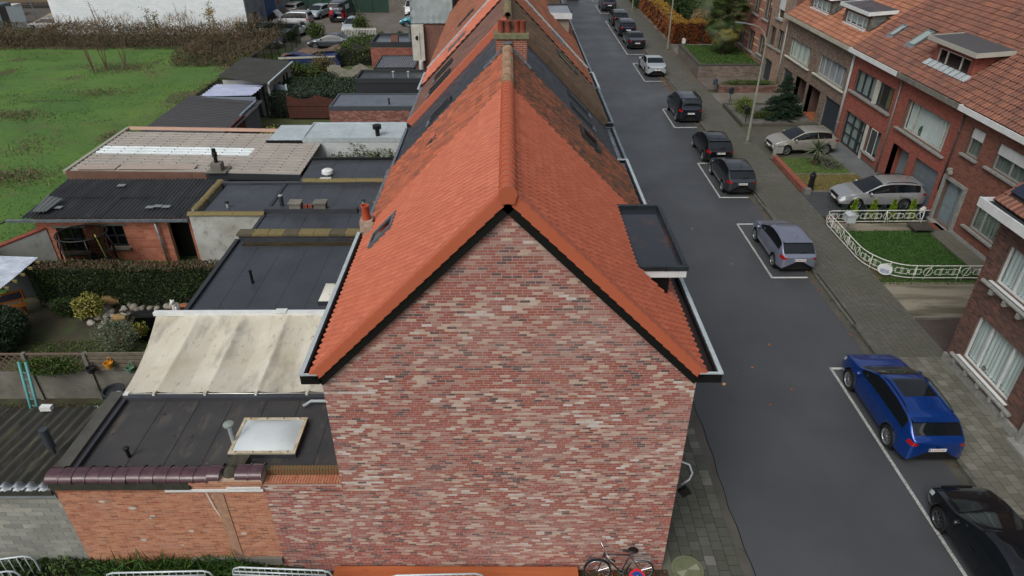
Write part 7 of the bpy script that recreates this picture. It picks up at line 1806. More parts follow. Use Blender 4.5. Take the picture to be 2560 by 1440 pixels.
    b = MB(); b.box(L/2-.02, L/2+.05, -.42, .42, .55, .68); b.build('grille', BLACKP, t, local=True)
    if kind in ('hatch', 'suv', 'wagon'):
        i = int(np.argmin(np.abs(F-k['tb']))); p = G[i, 11]; b = MB(); b.bar(p+V(-.02, .0, .02), p+V(.06, -.30, .07), .02, .02); b.build('rear_wiper', BLACKP, t, local=True)
        i = int(np.argmin(np.abs(F-k['rr']))); b = MB(); w_ = G[i, 8][1]; b.prism([(G[i, 11][0]+.06, -w_, G[i, 11][2]+.0), (G[i, 11][0]+.06, w_, G[i, 11][2]+.0), (G[i, 11][0]-.12, w_*.96, G[i, 11][2]-.015), (G[i, 11][0]-.12, -w_*.96, G[i, 11][2]-.015)], (0, 0, .03)); b.build('roof_spoiler', pt, t, local=True)
        b = MB(); b.tube([(-L*.30, 0, G[int(np.argmin(np.abs(F-.2))), 11][2]), (-L*.30-.12, 0, H+.12)], .008, 5); b.build('aerial', BLACKP, t, local=True)
    if roofrails:
        for s in (-1, 1):
            ids = [int(np.argmin(np.abs(F-f))) for f in np.linspace(k['rr']+.05, k['rf']-.03, 7)]
            b = MB(); b.tube([G[i, 8]*V(1, s, 1)+V(0, 0, .05 if 0 < c < 6 else .0) for c, i in enumerate(ids)], .016, 6); b.build('roof_rail', BLACKP, t, smooth=True, local=True)
    t.location = (x, y, z); t.rotation_euler = (0, 0, R(head))
    return t

BLU = paint('deep_blue_paint', (14, 62, 140), .5, .25); BLK = paint('black_car_paint', (34, 37, 42), .6, .2); DBL = paint('midnight_paint', (38, 42, 56), .6, .22)
DGR = paint('dark_grey_car_paint', (66, 71, 78), .6); LIL = paint('lilac_silver_paint', (136, 142, 162), .5, .3); SIL = paint('silver_car_paint', (168, 172, 174), .5, .3)
WSIL = paint('white_silver_paint', (186, 196, 200), .4, .3); TEA = paint('teal_car_paint', (18, 112, 128), .4, .25); NAV = paint('navy_van_paint', (26, 32, 52), .2, .3)
WHT = paint('white_van_paint', (220, 224, 224), .05, .3); BEI = paint('beige_grey_paint', (166, 164, 156), .45, .3)
car('suv', BLU, 'deep blue crossover with dark glass roof panel parked in the nearest marked bay', 12.78, 16.85, 90, RIM_S, '2-EXF-242', roofrails=True, sunroof=True)
car('sedan', BLK, 'glossy black car cut by the lower right picture corner', 12.66, 10.85, 90, RIM_D, '', spoiler=False)
car('hatch', LIL, 'lilac-silver small hatchback alone in its white marked bay', 12.92, 28.1, 90, RIM_S, '1-AAK-451')
car('hatch', DGR, 'dark grey hatchback with light roof reflections behind a black hatchback', 12.92, 36.6, 90, RIM_S, '1-460-387')
car('hatch', BLK, 'shiny black hatchback right in front of the dark grey hatchback', 12.98, 41.3, 90, RIM_S, '1-SLK-711')
car('mpv', DBL, 'midnight-black tall hatchback parked alone by the fir planter', 12.98, 49.3, 90, RIM_S, '1-617-7', )
car('sedan', WSIL, 'pale silver-blue coupe with dark tail lights near the fallen leaves', 12.98, 62.0, 90, RIM_D, '1-VEN', taildark=True)
car('sedan', BLK, 'black fastback with pale rear window, nearest of the three black cars in a row', 13.02, 72.6, 90, RIM_D, '1-TRC')
car('suv', DBL, 'black compact car between two others beside the copper beech hedge', 13.02, 78.6, 90, RIM_D, '')
car('suv', BLK, 'black sport utility car at the front of the row of three', 13.05, 84.2, 90, RIM_D, '')
car('suv', DGR, 'dark car parked alone in the furthest visible bay at the top', 13.0, 94.0, 90, RIM_D, '')
car('hatch', BLK, 'black car driving away at the very top of the road', 9.1, 102.5, 90, RIM_D, '')
car('wagon', SIL, 'silver estate car with roof rails on the dark driveway by the white fence', 19.75, 33.35, 180, RIM_S, None, roofrails=True, frontplate=True, z=.1)
car('hatch', BEI, 'beige-silver hatchback with pale roof on the driveway behind the yucca', 18.75, 41.55, 184, RIM_S, None, frontplate=True, z=.1)
# the car yard behind the row
bz = car('mpv', SIL, 'silver family van with raised bonnet in the car yard', -24.6, 82.4, 172, RIM_D, '')
b = MB(); b.prism([(1.35, -.72, 1.05), (1.35, .72, 1.05), (2.0, .62, 1.75), (2.0, -.62, 1.75)], (-.03, 0, .03)); b.build('open_bonnet', SIL, bz, local=True)
car('hatch', WSIL, 'pale silver car facing the camera beside the navy van', -23.1, 88.3, -104, RIM_S, None, frontplate=True)
vn = car('van', NAV, 'navy panel van lettered DIMATOP on its rear doors', -19.9, 87.1, 86, RIM_D, '', name='parked_van', cat='van')
REDP = M('red_print', (176, 40, 48), .5); WHP = M('white_print', (226, 230, 232), .5)
def vtext(s, y, z, sz, mat, al='LEFT', sx=1.0): text('lettering', s, vn, (-2.765, y, z), sz, mat, (R(90), 0, R(-90)), al, .004, True, sx)
vtext('DIMA', .30, 1.62, .30, WHP); vtext('TOP', -.32, 1.62, .28, M('grey_print', (150, 160, 170), .5))
b = MB(); b.box(-2.768, -2.76, .38, .66, 1.50, 1.76); b.build('logo_block', WHP, vn, local=True)
b = MB(); b.box(-2.768, -2.76, .36, .70, .98, 1.44); b.prism([(-2.765, .36, 1.78), (-2.765, .70, 1.78), (-2.765, .53, 1.95)], (.006, 0, 0)); b.build('logo_block', REDP, vn, local=True)
b = MB()
for k in range(6): b.box(-2.767, -2.761, -.62+.11*k, -.54+.11*k, 1.22, 1.30); b.box(-2.767, -2.761, -.62+.11*k, -.55+.11*k, 1.10, 1.18)
b.build('small_lettering', bpy.data.materials['grey_print'], vn, local=True)
b = MB(); b.box(-2.75, -2.74, -.85, .85, 1.82, 2.15); b.build('rear_glass', CARGLASS, vn, local=True)
b = MB(); b.box(-1.9, -.5, -1.013, -1.006, 1.45, 1.9); b.build('side_panel', WHP, vn, local=True)
text('side_lettering', 'TOP', vn, (-1.1, -1.016, 1.68), .42, bpy.data.materials['navy_van_paint'], (R(90), 0, 0), 'CENTER', .003, True)
b = MB(); b.box(-2.5, -2.1, -1.016, -1.008, .6, 1.4); b.build('side_stripe', REDP, vn, local=True)
car('hatch', TEA, 'teal hatchback seen from its side at the right of the car yard', -10.3, 83.0, 178, RIM_S, None)
car('mpv', WHT, 'small white van facing the camera behind the teal hatchback', -11.75, 90.3, -90, RIM_S, None, name='parked_van', cat='van')
car('hatch', DGR, 'dark car half hidden behind the slate-clad wing and teal hatchback', -9.5, 91.2, -92, RIM_S, None)
car('sedan', paint('greenish_grey_paint', (62, 70, 76), .4), 'dark grey saloon with bright window trim parked before the covered trailer', -17.8, 71.6, 177, RIM_S, None)
car('cabrio', WSIL, 'silver convertible with black soft top and red rear lights', -23.2, 77.0, 74, RIM_S, '', roofmat=M('black_soft_top', (36, 36, 40), .9))
car('wagon', SIL, 'old silver estate car behind the brambles, left of the convertible', -26.2, 77.4, 82, RIM_S, '')
car('wagon', BEI, 'old beige car with dark rear window between the workshop and the pale silver car', -26.3, 91.0, 80, RIM_D, '')
car('hatch', WSIL, 'pale car behind the white railing and shrub', -17.2, 79.8, -96, RIM_D, None)
car('wagon', SIL, 'silver car roof showing above the brambles left of the white hall', -51.5, 80.5, 170, RIM_D, None)
car('hatch', WSIL, 'pale car at the railway side beyond the grey container', -54.0, 89.5, 160, RIM_D, None)
# ---------------------------------------------------------------- plants
def leaf_cards(name, C, size, mat, parent=None, up=.3, aspect=1.8, seed=1, outward=None, kind=None, label=None, cat=None, group=None, rndv=None, loc0=None):
    """many small leaf quads at points C"""
    rg = np.random.default_rng(seed); n = len(C)
    d = rg.normal(size=(n, 3)); d[:, 2] = d[:, 2]*.6+up
    if outward is not None: d = d*.7+outward*.8
    d /= np.linalg.norm(d, axis=1)[:, None]
    r = rg.normal(size=(n, 3)); s = np.cross(d, r); s /= np.linalg.norm(s, axis=1)[:, None]
    nn = np.cross(d, s)
    sz = size*rg.uniform(.6, 1.4, n)[:, None]
    b = C-d*sz*.1; tip = C+d*sz; mid = C+d*sz*.45+nn*sz*.10
    w = sz/aspect*.5
    v = np.stack([b, mid+s*w, tip, mid-s*w], 1).reshape(-1, 3)
    f = np.arange(n*4).reshape(n, 4)
    if parent is not None: v = v-ORG[parent.name]
    me = np_mesh(name, v, f, mat, False, rg.random(n) if rndv is None else rndv)
    return link(name, me, parent, None, label, cat, group, kind)
def leafm(name, stops, rough=.6, noise=None, nscale=1.5): return M(name, stops[0][1], rough, rnd=stops, noise=noise, nscale=nscale, rmix=.6, spec=.3)
HEDGE_G = leafm('dark_hedge_leaf', [(0, (38, 58, 26)), (.6, (56, 78, 36)), (1, (82, 104, 54))], noise=(46, 60, 32))
IVY_G = leafm('ivy_leaf', [(0, (32, 48, 34)), (.6, (50, 68, 48)), (1, (74, 94, 68))])
BEECH = leafm('copper_beech_leaf', [(0, (92, 50, 30)), (.4, (136, 76, 42)), (.8, (160, 96, 50)), (1, (176, 132, 56))], noise=(116, 62, 36))
BEECHT = leafm('golden_beech_leaf', [(0, (140, 90, 40)), (.6, (172, 134, 52)), (1, (130, 128, 52))])
GREEN = leafm('mid_green_leaf', [(0, (44, 62, 28)), (.6, (70, 92, 40)), (1, (104, 120, 58))])
YEL = leafm('yellow_green_leaf', [(0, (96, 104, 44)), (.6, (142, 144, 66)), (1, (176, 158, 96))])
LIME = leafm('lime_conifer_needle', [(0, (84, 112, 26)), (.6, (112, 142, 34)), (1, (138, 164, 52))])
BLUEG = leafm('blue_green_needle', [(0, (38, 56, 52)), (1, (66, 84, 76))])
FIRG = leafm('fir_needle', [(0, (18, 36, 26)), (.6, (30, 54, 36)), (1, (46, 74, 48))])
BRAM = leafm('bramble_leaf', [(0, (78, 64, 56)), (.3, (104, 88, 74)), (.55, (98, 92, 66)), (.75, (126, 110, 86)), (.92, (72, 88, 50)), (1, (150, 96, 58))], noise=(88, 76, 62), nscale=.25)
DRYS = leafm('dry_stem', [(0, (106, 88, 66)), (.6, (136, 116, 86)), (1, (160, 140, 104))])
GRASSM = leafm('field_grass', [(0, (62, 98, 38)), (.5, (84, 122, 46)), (.85, (110, 140, 58)), (1, (134, 138, 82))], noise=(66, 106, 42), nscale=.12)
LAWNG = leafm('lawn_grass', [(0, (38, 70, 24)), (.6, (52, 88, 32)), (1, (78, 108, 44))])
DEADL = leafm('fallen_leaf', [(0, (112, 62, 40)), (.6, (152, 92, 56)), (1, (178, 132, 72))])
WEEDS = leafm('weed_leaf', [(0, (34, 54, 24)), (.6, (56, 80, 36)), (1, (84, 106, 52))])
BARK = M('bark', (84, 70, 58), .9, noise=(60, 50, 42), nscale=8, bump=.5, bscale=30)
TWIG = M('twig', (100, 82, 68), .9)

def box_pts(x0, x1, y0, y1, z0, z1, n, seed, depth=.12, rough=.10):
    """points near the surface of a clipped hedge (no bottom)"""
    rg = np.random.default_rng(seed)
    A = [(x1-x0)*(y1-y0), (x1-x0)*(z1-z0), (x1-x0)*(z1-z0), (y1-y0)*(z1-z0), (y1-y0)*(z1-z0)]
    f = rg.choice(5, n, p=np.array(A)/sum(A)); u, v = rg.random(n), rg.random(n)
    X = np.where(f == 3, x0, np.where(f == 4, x1, x0+u*(x1-x0)))
    Yy = np.where(f == 1, y0, np.where(f == 2, y1, np.where(f == 0, y0+v*(y1-y0), y0+u*(y1-y0))))
    Z = np.where(f == 0, z1, z0+v*(z1-z0))
    O = np.zeros((n, 3)); O[f == 0, 2] = 1; O[f == 1, 1] = -1; O[f == 2, 1] = 1; O[f == 3, 0] = -1; O[f == 4, 0] = 1
    P = np.stack([X, Yy, Z], 1)
    bump = vnoise(P[:, 0]*1.7+P[:, 1]*.7, P[:, 2]*1.9+P[:, 1]*1.3, seed)*2-1
    P += O*(bump*rough-rg.random(n)*depth)[:, None]
    return P, O
def hedge(name, label, x0, x1, y0, y1, z0, z1, n, mat, size=.09, seed=1, top=None, cat='hedge', rough=.10):
    t = thing(name, label, cat, ((x0+x1)/2, (y0+y1)/2, z0))
    b = MB(); b.box(x0+.14, x1-.14, y0+.14, y1-.14, z0, z1-.16); b.build('branch_core', M('hedge_core', (26, 26, 20), .95) if 'hedge_core' not in bpy.data.materials else bpy.data.materials['hedge_core'], t)  # solid dark core box behind the leaf cards, blocks the view through
    P, O = box_pts(x0, x1, y0, y1, z0, z1, n, seed, rough=rough)
    if top is not None:
        s = (P[:, 2] > z1-.25) & (O[:, 2] > .5)
        leaf_cards('leaves', P[~s], size, mat, t, seed=seed, outward=O[~s]); leaf_cards('top_leaves', P[s], size, top, t, seed=seed+1, outward=O[s])
    else: leaf_cards('leaves', P, size, mat, t, seed=seed, outward=O)
    return t
def blob_pts(c, rx, ry, rz, n, seed, lump=.25, shell=.35, zmin=-1):
    rg = np.random.default_rng(seed)
    d = rg.normal(size=(n*2, 3)); d /= np.linalg.norm(d, axis=1)[:, None]; d = d[d[:, 2] > zmin][:n]
    k = 1+lump*(vnoise(d[:, 0]*2.3+5, d[:, 1]*2.3+d[:, 2]*1.7, seed)*2-1)+lump*.5*(vnoise(d[:, 0]*6, d[:, 2]*6+d[:, 1]*4, seed+3)*2-1)
    r = k*(1-shell*rg.random(len(d))**1.6)
    return np.array(c)+d*r[:, None]*np.array([rx, ry, rz]), d
def bush(name, label, c, rx, ry, rz, n, mat, size=.1, seed=1, cat='shrub', lump=.25, shell=.5, core=True, group=None, zmin=-.9):
    t = thing(name, label, cat, (c[0], c[1], 0), group)
    P, d = blob_pts(c, rx, ry, rz, n, seed, lump, shell, zmin)
    leaf_cards('foliage', P, size, mat, t, seed=seed, outward=d*.8)
    b = MB(); rg = np.random.default_rng(seed)
    for k in range(7):
        e = np.array(c)+rg.normal(size=3)*.45*np.array([rx, ry, rz]); b.tube([(c[0], c[1], max(0, c[2]-rz)), (np.array([c[0], c[1], c[2]-rz*.4])+e)/2, e], [.03, .02, .008], 5)
    b.build('stems', TWIG, t)
    if core:
        b = MB(); b.ball(c, rx*.55, ry*.55, rz*.6, 10, 6); b.build('inner_core', bpy.data.materials['hedge_core'], t, smooth=True)  # solid dark ball fills the bush so gaps between leaves stay dark
    return t
# clipped hedges
hedge('clipped_hedge', 'long dark green clipped hedge behind the garden pond', -19.4, -10.9, 23.6, 24.25, 0, 1.85, 30000, HEDGE_G, .075, 3, top=leafm('dry_hedge_top', [(0, (86, 68, 54)), (.6, (112, 92, 74)), (1, (84, 96, 52))]))
hedge('ivy_hedge', 'thick dark ivy covered hedge beyond the red-brown board fence', -17.3, -10.9, 48.6, 53.3, 0, 1.75, 14000, IVY_G, .13, 4)
hedge('beech_hedge', 'tall copper beech hedge along the pavement with golden top', 16.7, 18.2, 72.6, 91, .2, 2.4, 14000, BEECH, .13, 5, top=BEECHT, rough=.22)
hedge('beech_hedge', 'copper beech hedge wing turning from the pavement towards the palm', 16.7, 21.6, 71.1, 72.6, .2, 2.45, 14000, BEECH, .12, 6, top=BEECHT, rough=.2)
hedge('dark_hedge', 'dark green hedge by the furthest street lamp at the top of the pavement', 16.9, 19.5, 91.5, 110, 0, 2.6, 7000, HEDGE_G, .18, 7, rough=.3)
hedge('yard_hedge', 'bushy green hedge between the car yard and the far red brick annex', -15.5, -6.8, 64.2, 70.5, 0, 1.5, 10000, GREEN, .15, 8, rough=.45)
# garden shrubs
bush('round_bush', 'big round dark clipped bush at the left edge of the garden', (-19.65, 20.75, .72), 1.42, 1.25, .85, 14000, IVY_G, .10, 11, lump=.10, shell=.2)
bush('azalea', 'small shrub with yellow-green leaves before the dark hedge', (-16.9, 22.8, .55), .55, .5, .5, 700, YEL, .14, 12)
bush('lavender_shrub', 'grey-green airy shrub on the lawn beside the awning', (-14.6, 20.6, .75), .75, .6, .7, 1800, leafm('grey_green_leaf', [(0, (70, 82, 62)), (1, (128, 138, 112))]), .08, 13, core=False)
bush('low_shrub', 'dark low shrub between the bench and the yellow-green shrub', (-18.0, 23.0, .4), .6, .4, .4, 1200, HEDGE_G, .09, 14)
bush('rock_plants', 'yellowish grass tuft at the edge of the pond', (-14.35, 21.6, .25), .2, .2, .25, 110, YEL, .2, 15, core=False)
bush('climbing_ivy', 'green creeper over the lattice screen', (-15.2, 17.75, 1.5), 1.1, .25, .35, 1600, GREEN, .09, 16, core=False)
bush('yard_conifer', 'dark conifer cut by the left picture edge', (-22.6, 25.0, 1.2), .75, .8, 1.3, 4200, GREEN, .12, 17)
bush('hydrangea', 'yellowing hydrangea bush beside the stick fence', (-14.2, 40.6, 1.0), 1.35, 1.0, 1.05, 2600, YEL, .15, 18)
bush('weedy_shrub', 'tall tangled shrub between the mossy shed and the blue trailer', (-17.6, 56.5, 1.1), 2.2, 1.4, 1.4, 4200, GREEN, .17, 19, lump=.4)
bush('weedy_shrub', 'brownish tangled shrub in front of the covered trailer', (-15.6, 58.5, 1.0), 1.2, 1.1, 1.2, 2200, leafm('brownish_leaf', [(0, (76, 72, 42)), (1, (126, 112, 70))]), .16, 20, lump=.4)
bush('ball_bush', 'round dark green bush left of the bleached board fence', (-14.4, 55.2, .85), .95, .9, .85, 2600, IVY_G, .12, 21, lump=.1, group='round bushes by the ivy hedge')
bush('ball_bush', 'round dark green bush at the middle of the bleached board fence', (-11.9, 55.2, .75), .75, .75, .75, 2000, IVY_G, .12, 22, lump=.1, group='round bushes by the ivy hedge')
bush('yard_shrub', 'shrub with upright shoots beside the dark grey saloon', (-20.2, 74.8, .9), .9, .8, 1.0, 1600, GREEN, .17, 23, lump=.5)
bush('yard_shrub', 'shrub growing through the white railing', (-16.0, 77.5, 1.1), .9, .7, 1.1, 1500, GREEN, .17, 24, lump=.5)
bush('corner_shrub', 'yellow-green shrub in the bed below the slim dark letterbox', (17.5, 49.4, .7), .75, .75, .6, 2000, leafm('bright_shrub_leaf', [(0, (70, 92, 40)), (1, (124, 140, 70))]), .09, 25)
bush('low_planter_hedge', 'low clipped hedge strip along the front of the planter', (18.6, 48.1, .35), 1.6, .35, .3, 2200, GREEN, .08, 26)
bush('wall_greenery', 'green trailing plants on top of the rough brick planter', (19.6, 55.2, .75), 2.3, .4, .22, 2600, GREEN, .09, 27, core=False)
bush('garden_shrubs', 'grey green heather patch on the rough lawn behind the yucca', (19.6, 38.9, .25), .75, .9, .28, 1600, leafm('heather_leaf', [(0, (84, 92, 76)), (1, (118, 124, 106))]), .08, 28)
bush('dark_trees', 'dark evergreen mass behind the copper beech hedge at the top', (20.5, 88, 2.2), 2.3, 6, 2.6, 6000, HEDGE_G, .25, 29, lump=.35, cat='tree')
bush('bare_shrub', 'twiggy brown shrub behind the copper beech hedge', (20.8, 77, 1.4), 1.2, 1.5, 1.4, 1200, DRYS, .22, 30, core=False, lump=.4)
bush('garden_bush', 'dark rounded shrub on the lawn inside the beech hedge', (20.2, 75.5, .6), .9, .8, .7, 1500, HEDGE_G, .14, 31)
patch('hedge_garden', [(18.2, 72.6), (30, 72.6), (30, 110), (18.2, 110)], .12, M('hedge_garden_grass', (58, 84, 40), .95, noise=(84, 78, 54), nscale=.6))
for i in range(8):
    x = 17.2+i*.5; col = i % 2 == 1
    t = thing('dwarf_conifer', '%s pointed dwarf conifer, %s in the row by the white fence' % ('bright lime' if col else 'blue-green', ['first', 'second', 'third', 'fourth', 'fifth', 'sixth', 'seventh', 'last'][i]), 'conifer', (x, 31.4, .12), 'dwarf conifers by the white fence')
    rg = np.random.default_rng(40+i); n = 700; h = 1.05 if col else .75; zz = rg.random(n)**.8; a = rg.random(n)*6.283; rr = (.23 if col else .2)*(1-zz)**.8*(1-.3*rg.random(n))+.01
    C = np.stack([x+rr*np.cos(a), 31.4+rr*np.sin(a), .15+zz*h], 1); ov = np.stack([np.cos(a)*.5, np.sin(a)*.5, np.full(n, .9)], 1)
    leaf_cards('foliage', C, .09, LIME if col else BLUEG, t, seed=40+i, outward=ov, up=.6)
    b = MB(); b.tube([(x, 31.4, .1), (x, 31.4, .1+h*.9)], [.03, .008], 5); b.build('trunk', BARK, t)
bush('bed_plants', 'low leafy plants and bark at the foot of the dwarf conifers', (18.8, 31.25, .2), 2.2, .32, .14, 1800, WEEDS, .08, 48, core=False)
# fir tree
FT = thing('fir_tree', 'small dark green fir tree in the planter before the grey-brown house', 'tree', (19.9, 48.3, .12))
b = MB(); b.tube([(19.9, 48.3, .1), (19.92, 48.3, 3.2)], [.09, .015], 7); b.build('trunk', BARK, FT)
rg = np.random.default_rng(50); C = []; O = []; bb = MB()
for k in range(120):
    h = rg.random()**1.15; z = .35+h*2.75; a = rg.random()*6.283; L_ = (1.45*(1-h)**.85+.06)*rg.uniform(.75, 1.15)
    d = V(math.cos(a), math.sin(a), -.12); e = V(19.9, 48.3, z)+d*L_; bb.tube([V(19.9, 48.3, z), e], [.015, .004], 4)
    for s in np.linspace(.12, 1, int(16*L_)+3):
        for q in range(7): C.append(V(19.9, 48.3, z)+d*L_*s+rg.normal(size=3)*np.array([.09, .09, .035])*(1.25-s*.6)); O.append(d*.6+V(0, 0, .1)+rg.normal(size=3)*.35)
bb.build('branch_core', TWIG, FT)
leaf_cards('needles', np.array(C), .13, FIRG, FT, aspect=2.6, seed=51, outward=np.array(O), up=0)
# palm
PM = thing('palm_tree', 'fan palm with thick shaggy dark trunk on the raised lawn', 'tree', (19.6, 63.6, 1.12))
b = MB(); b.tube([(19.6, 63.6, 1.1), (19.62, 63.55, 2.2), (19.55, 63.6, 5.2)], [.22, .2, .24], 12); b.build('trunk', M('palm_trunk', (62, 52, 42), .95, noise=(40, 34, 28), nscale=9, bump=.8, bscale=20), PM)
PLM = M('palm_leaf', (48, 70, 38), .45, noise=(92, 104, 52), nscale=1.1, layers=(((34, 52, 34), 2, .5, .62, .6),)); PLD = M('old_palm_leaf', (132, 128, 62), .6, noise=(92, 92, 52), nscale=1.5)
def fan():
    b = MB(); b.tube([(0, 0, 0), (.35, 0, .06), (.75, 0, .02)], [.018, .014, .01], 4)
    for a in np.linspace(-1.9, 1.9, 19):
        d = V(math.cos(a), math.sin(a), 0); L_ = .62*(1-.10*abs(a)); s_ = V(-d[1], d[0], 0)*.030; o_ = V(.75, 0, .02)
        b.add([o_, o_+d*L_*.55+s_+V(0, 0, .015), o_+d*L_+V(0, 0, -.14), o_+d*L_*.55-s_+V(0, 0, .015)], [(0, 1, 2, 3)])
    return b
fm = fan(); m1 = np_mesh('leaf', np.array(fm.v), fm.f, PLM); m2 = np_mesh('leaf', np.array(fm.v), fm.f, PLD)
rg = np.random.default_rng(52)
for k in range(230):
    h = rg.random(); z = 3.3+2.4*h; el = -1.1+1.9*h+rg.normal()*.18; a = rg.random()*6.283
    o = link('leaf', m2 if h < .3 and rg.random() < .6 else m1, PM, (math.cos(a)*.15, math.sin(a)*.15, z-1.12)); o.rotation_euler = (rg.normal()*.3, -el, a); s = rg.uniform(1.15, 1.6); o.scale = (s, s, s)
# yucca
YC = thing('yucca', 'spiky grey-green yucca on the small lawn in front of the beige hatchback', 'plant', (18.7, 38.9, .12))
b = MB(); b.tube([(18.7, 38.9, .1), (18.72, 38.9, .75)], .12, 8); b.build('trunk', BARK, YC)
def spike():
    b = MB(); b.add([(0, -.025, 0), (.35, -.03, .05), (.85, 0, -.02), (.35, .03, .05), (0, .025, 0)], [(0, 1, 2, 3, 4)]); return b
sp = spike(); sm = np_mesh('leaf', np.array(sp.v), sp.f, M('yucca_leaf', (112, 124, 98), .5, noise=(78, 92, 66), nscale=3))
for k in range(110):
    low = k > 70; a = rg.random()*6.283; el = rg.uniform(-.5, 1.2); o = link('leaf', sm, YC, (0, 0, (.35 if low else .95)+rg.random()*.1)); o.rotation_euler = (rg.normal()*.4, -el, a); s = rg.uniform(.8, 1.15)*(.75 if low else 1.1); o.scale = (s, s, s)
# ---------------------------------------------------------------- the field with its undergrowth
FIELD = M('field_turf', (66, 104, 42), .95, noise=(90, 122, 50), nscale=.16, bump=.6, bscale=9, bumpd=.08, layers=(((100, 116, 56), .07, .5, .68, .7), ((48, 78, 34), .5, .52, .72, .6), ((98, 90, 66), .33, .56, .72, .75), ((56, 90, 38), 4, .5, .7, .6)))
gx = np.linspace(-95, -21.6, 90); gy = np.linspace(22, 71, 70)
Gx, Gy = np.meshgrid(gx, gy)
hz = .22*(vnoise(Gx*.13, Gy*.16, 2)-.5)+.16*(vnoise(Gx*.6, Gy*.6, 4)-.5)
hz = hz*np.clip((-21.6-Gx)/2, 0, 1)
b = MB(); b.sheet(np.stack([Gx, Gy, .03+hz], 2)); fo = b.build('field', FIELD, None, smooth=True, kind='structure')
rg = np.random.default_rng(60)
def field_pts(n, x0, x1, y0, y1, seed):
    r_ = np.random.default_rng(seed); return np.stack([r_.uniform(x0, x1, n), r_.uniform(y0, y1, n), np.full(n, .02)], 1)
P = field_pts(60000, -58, -21.8, 24, 70, 61)
rn = np.clip(vnoise(P[:, 0]*.18, P[:, 1]*.22, 12)*.8+np.random.default_rng(5).random(len(P))*.35, 0, 1)
leaf_cards('grass_tufts', P, .085, GRASSM, None, up=.35, aspect=1.6, seed=62, kind='stuff', rndv=rn)
DEADW = leafm('dead_weed', [(0, (98, 86, 70)), (.6, (128, 114, 92)), (1, (88, 96, 58))])
# dead weed patches in the grass
Ps = []
for (x, y, rx, ry, n) in ((-35.5, 63.0, 4.5, 2.0, 2200), (-33, 55, 3.0, 1.2, 700), (-36.5, 49, 2.8, 1.4, 1500), (-31.0, 42.5, 2.0, 2.6, 900), (-29.0, 37.5, 3.0, 1.6, 1800), (-31.5, 36, 2.2, 1.2, 900), (-24.6, 56.0, 1.0, 4.5, 1800), (-24.2, 49.5, .9, 2.6, 900), (-23.4, 41, .8, 3.0, 400), (-41, 46.5, 2.2, 1.2, 700), (-46, 55, 2.5, .7, 500), (-27.0, 44.5, .5, 1.6, 400), (-25.0, 63, 1.4, 2, 900)):
    Ps.append(np.stack([x+rg.normal(size=n)*rx*.5, y+rg.normal(size=n)*ry*.5, rg.random(n)**1.5*.22], 1)[:int(n*.7)])
Ps = np.concatenate(Ps)
leaf_cards('dead_weeds', Ps, .20, DEADW, None, up=.9, aspect=5, seed=63, kind='stuff')
# bramble bank before the white hall
n = 26000; x = rg.uniform(-70, -23.3, n); base = np.where(x < -40, 70.2, 70.8)+.9*(vnoise(x*.3, x*0, 3)-.5)
y = base+rg.random(n)*5.5; hgt = (1.0+1.3*vnoise(x*.35, y*.4, 7))*np.clip((y-base)*.9+.25, 0, 1)
z = hgt*rg.random(n)**.7
leaf_cards('bramble_bank', np.stack([x, y, z], 1), .26, BRAM, None, up=.9, aspect=4.0, seed=64, kind='stuff')
n = 9000; x = rg.uniform(-31, -22.8, n); y = rg.uniform(63.5, 72, n); z = (1.7*vnoise(x*.6, y*.5, 8)*np.clip((y-62.5-(x+31)*.12)*.5, 0, 1))*rg.random(n)**.7
leaf_cards('bramble_bank', np.stack([x, y, z], 1), .26, BRAM, None, up=.9, aspect=4.0, seed=65, kind='stuff')
n = 5200; x = rg.uniform(-49, -26, n); y = rg.uniform(73, 76.8, n); z = rg.random(n)*2.6*(.4+.6*vnoise(x*.9, y*0, 4))
leaf_cards('dry_stalks', np.stack([x, y, z], 1), .5, DRYS, None, up=2.2, aspect=14, seed=66, kind='stuff')
b = MB(); b.box(-72, -28.6, 72.5, 77, -.1, .25); struct('bank_soil', b, M('bank_soil', (52, 46, 34), .95, noise=(70, 64, 44), nscale=1))
def sapling(x, y, h, lb, seed, leaves=0, lean=.1, mat=None):
    t = thing('bare_sapling', lb, 'tree', (x, y, 0), 'young trees at the edge of the field'); r_ = np.random.default_rng(seed); b = MB(); tip = []
    for k in range(4 if leaves else 3):
        a = r_.random()*6.283; top = V(x+math.cos(a)*h*lean, y+math.sin(a)*h*lean, h*r_.uniform(.7, 1)); mid = (V(x, y, 0)+top)/2+r_.normal(size=3)*.1
        b.tube([V(x, y, 0), mid, top], [.05, .03, .008], 5)
        for q in range(9):
            s = r_.uniform(.35, .98); p = mid+(top-mid)*((s-.35)/.63); e = p+V(r_.normal()*.35, r_.normal()*.35, r_.uniform(.2, .6))*h*.16; b.tube([p, e], [.014, .004], 4); tip.append(e); tip.append((p+e)/2)
    b.build('trunk', TWIG, t)
    if leaves:
        C = np.repeat(np.array(tip), leaves, 0)+r_.normal(size=(len(tip)*leaves, 3))*.16; leaf_cards('leaves', C, .15, mat, t, seed=seed)
sapling(-36.8, 61.5, 5.2, 'thin bare sapling standing in the dead weeds of the field', 70)
sapling(-35.0, 63.5, 3.6, 'shorter leaning bare sapling right of the tall one', 71, lean=.25)
sapling(-36.2, 62.6, 4.4, 'slim bare sapling close behind the tall one', 72, lean=.16)
sapling(-43.0, 75.4, 4.6, 'bare young tree before the left part of the white hall', 73)
sapling(-31.0, 74.8, 3.6, 'leafy young tree with ochre leaves near the right end of the white hall', 74, 6, .16, leafm('ochre_leaf', [(0, (112, 100, 40)), (1, (160, 136, 62))]))
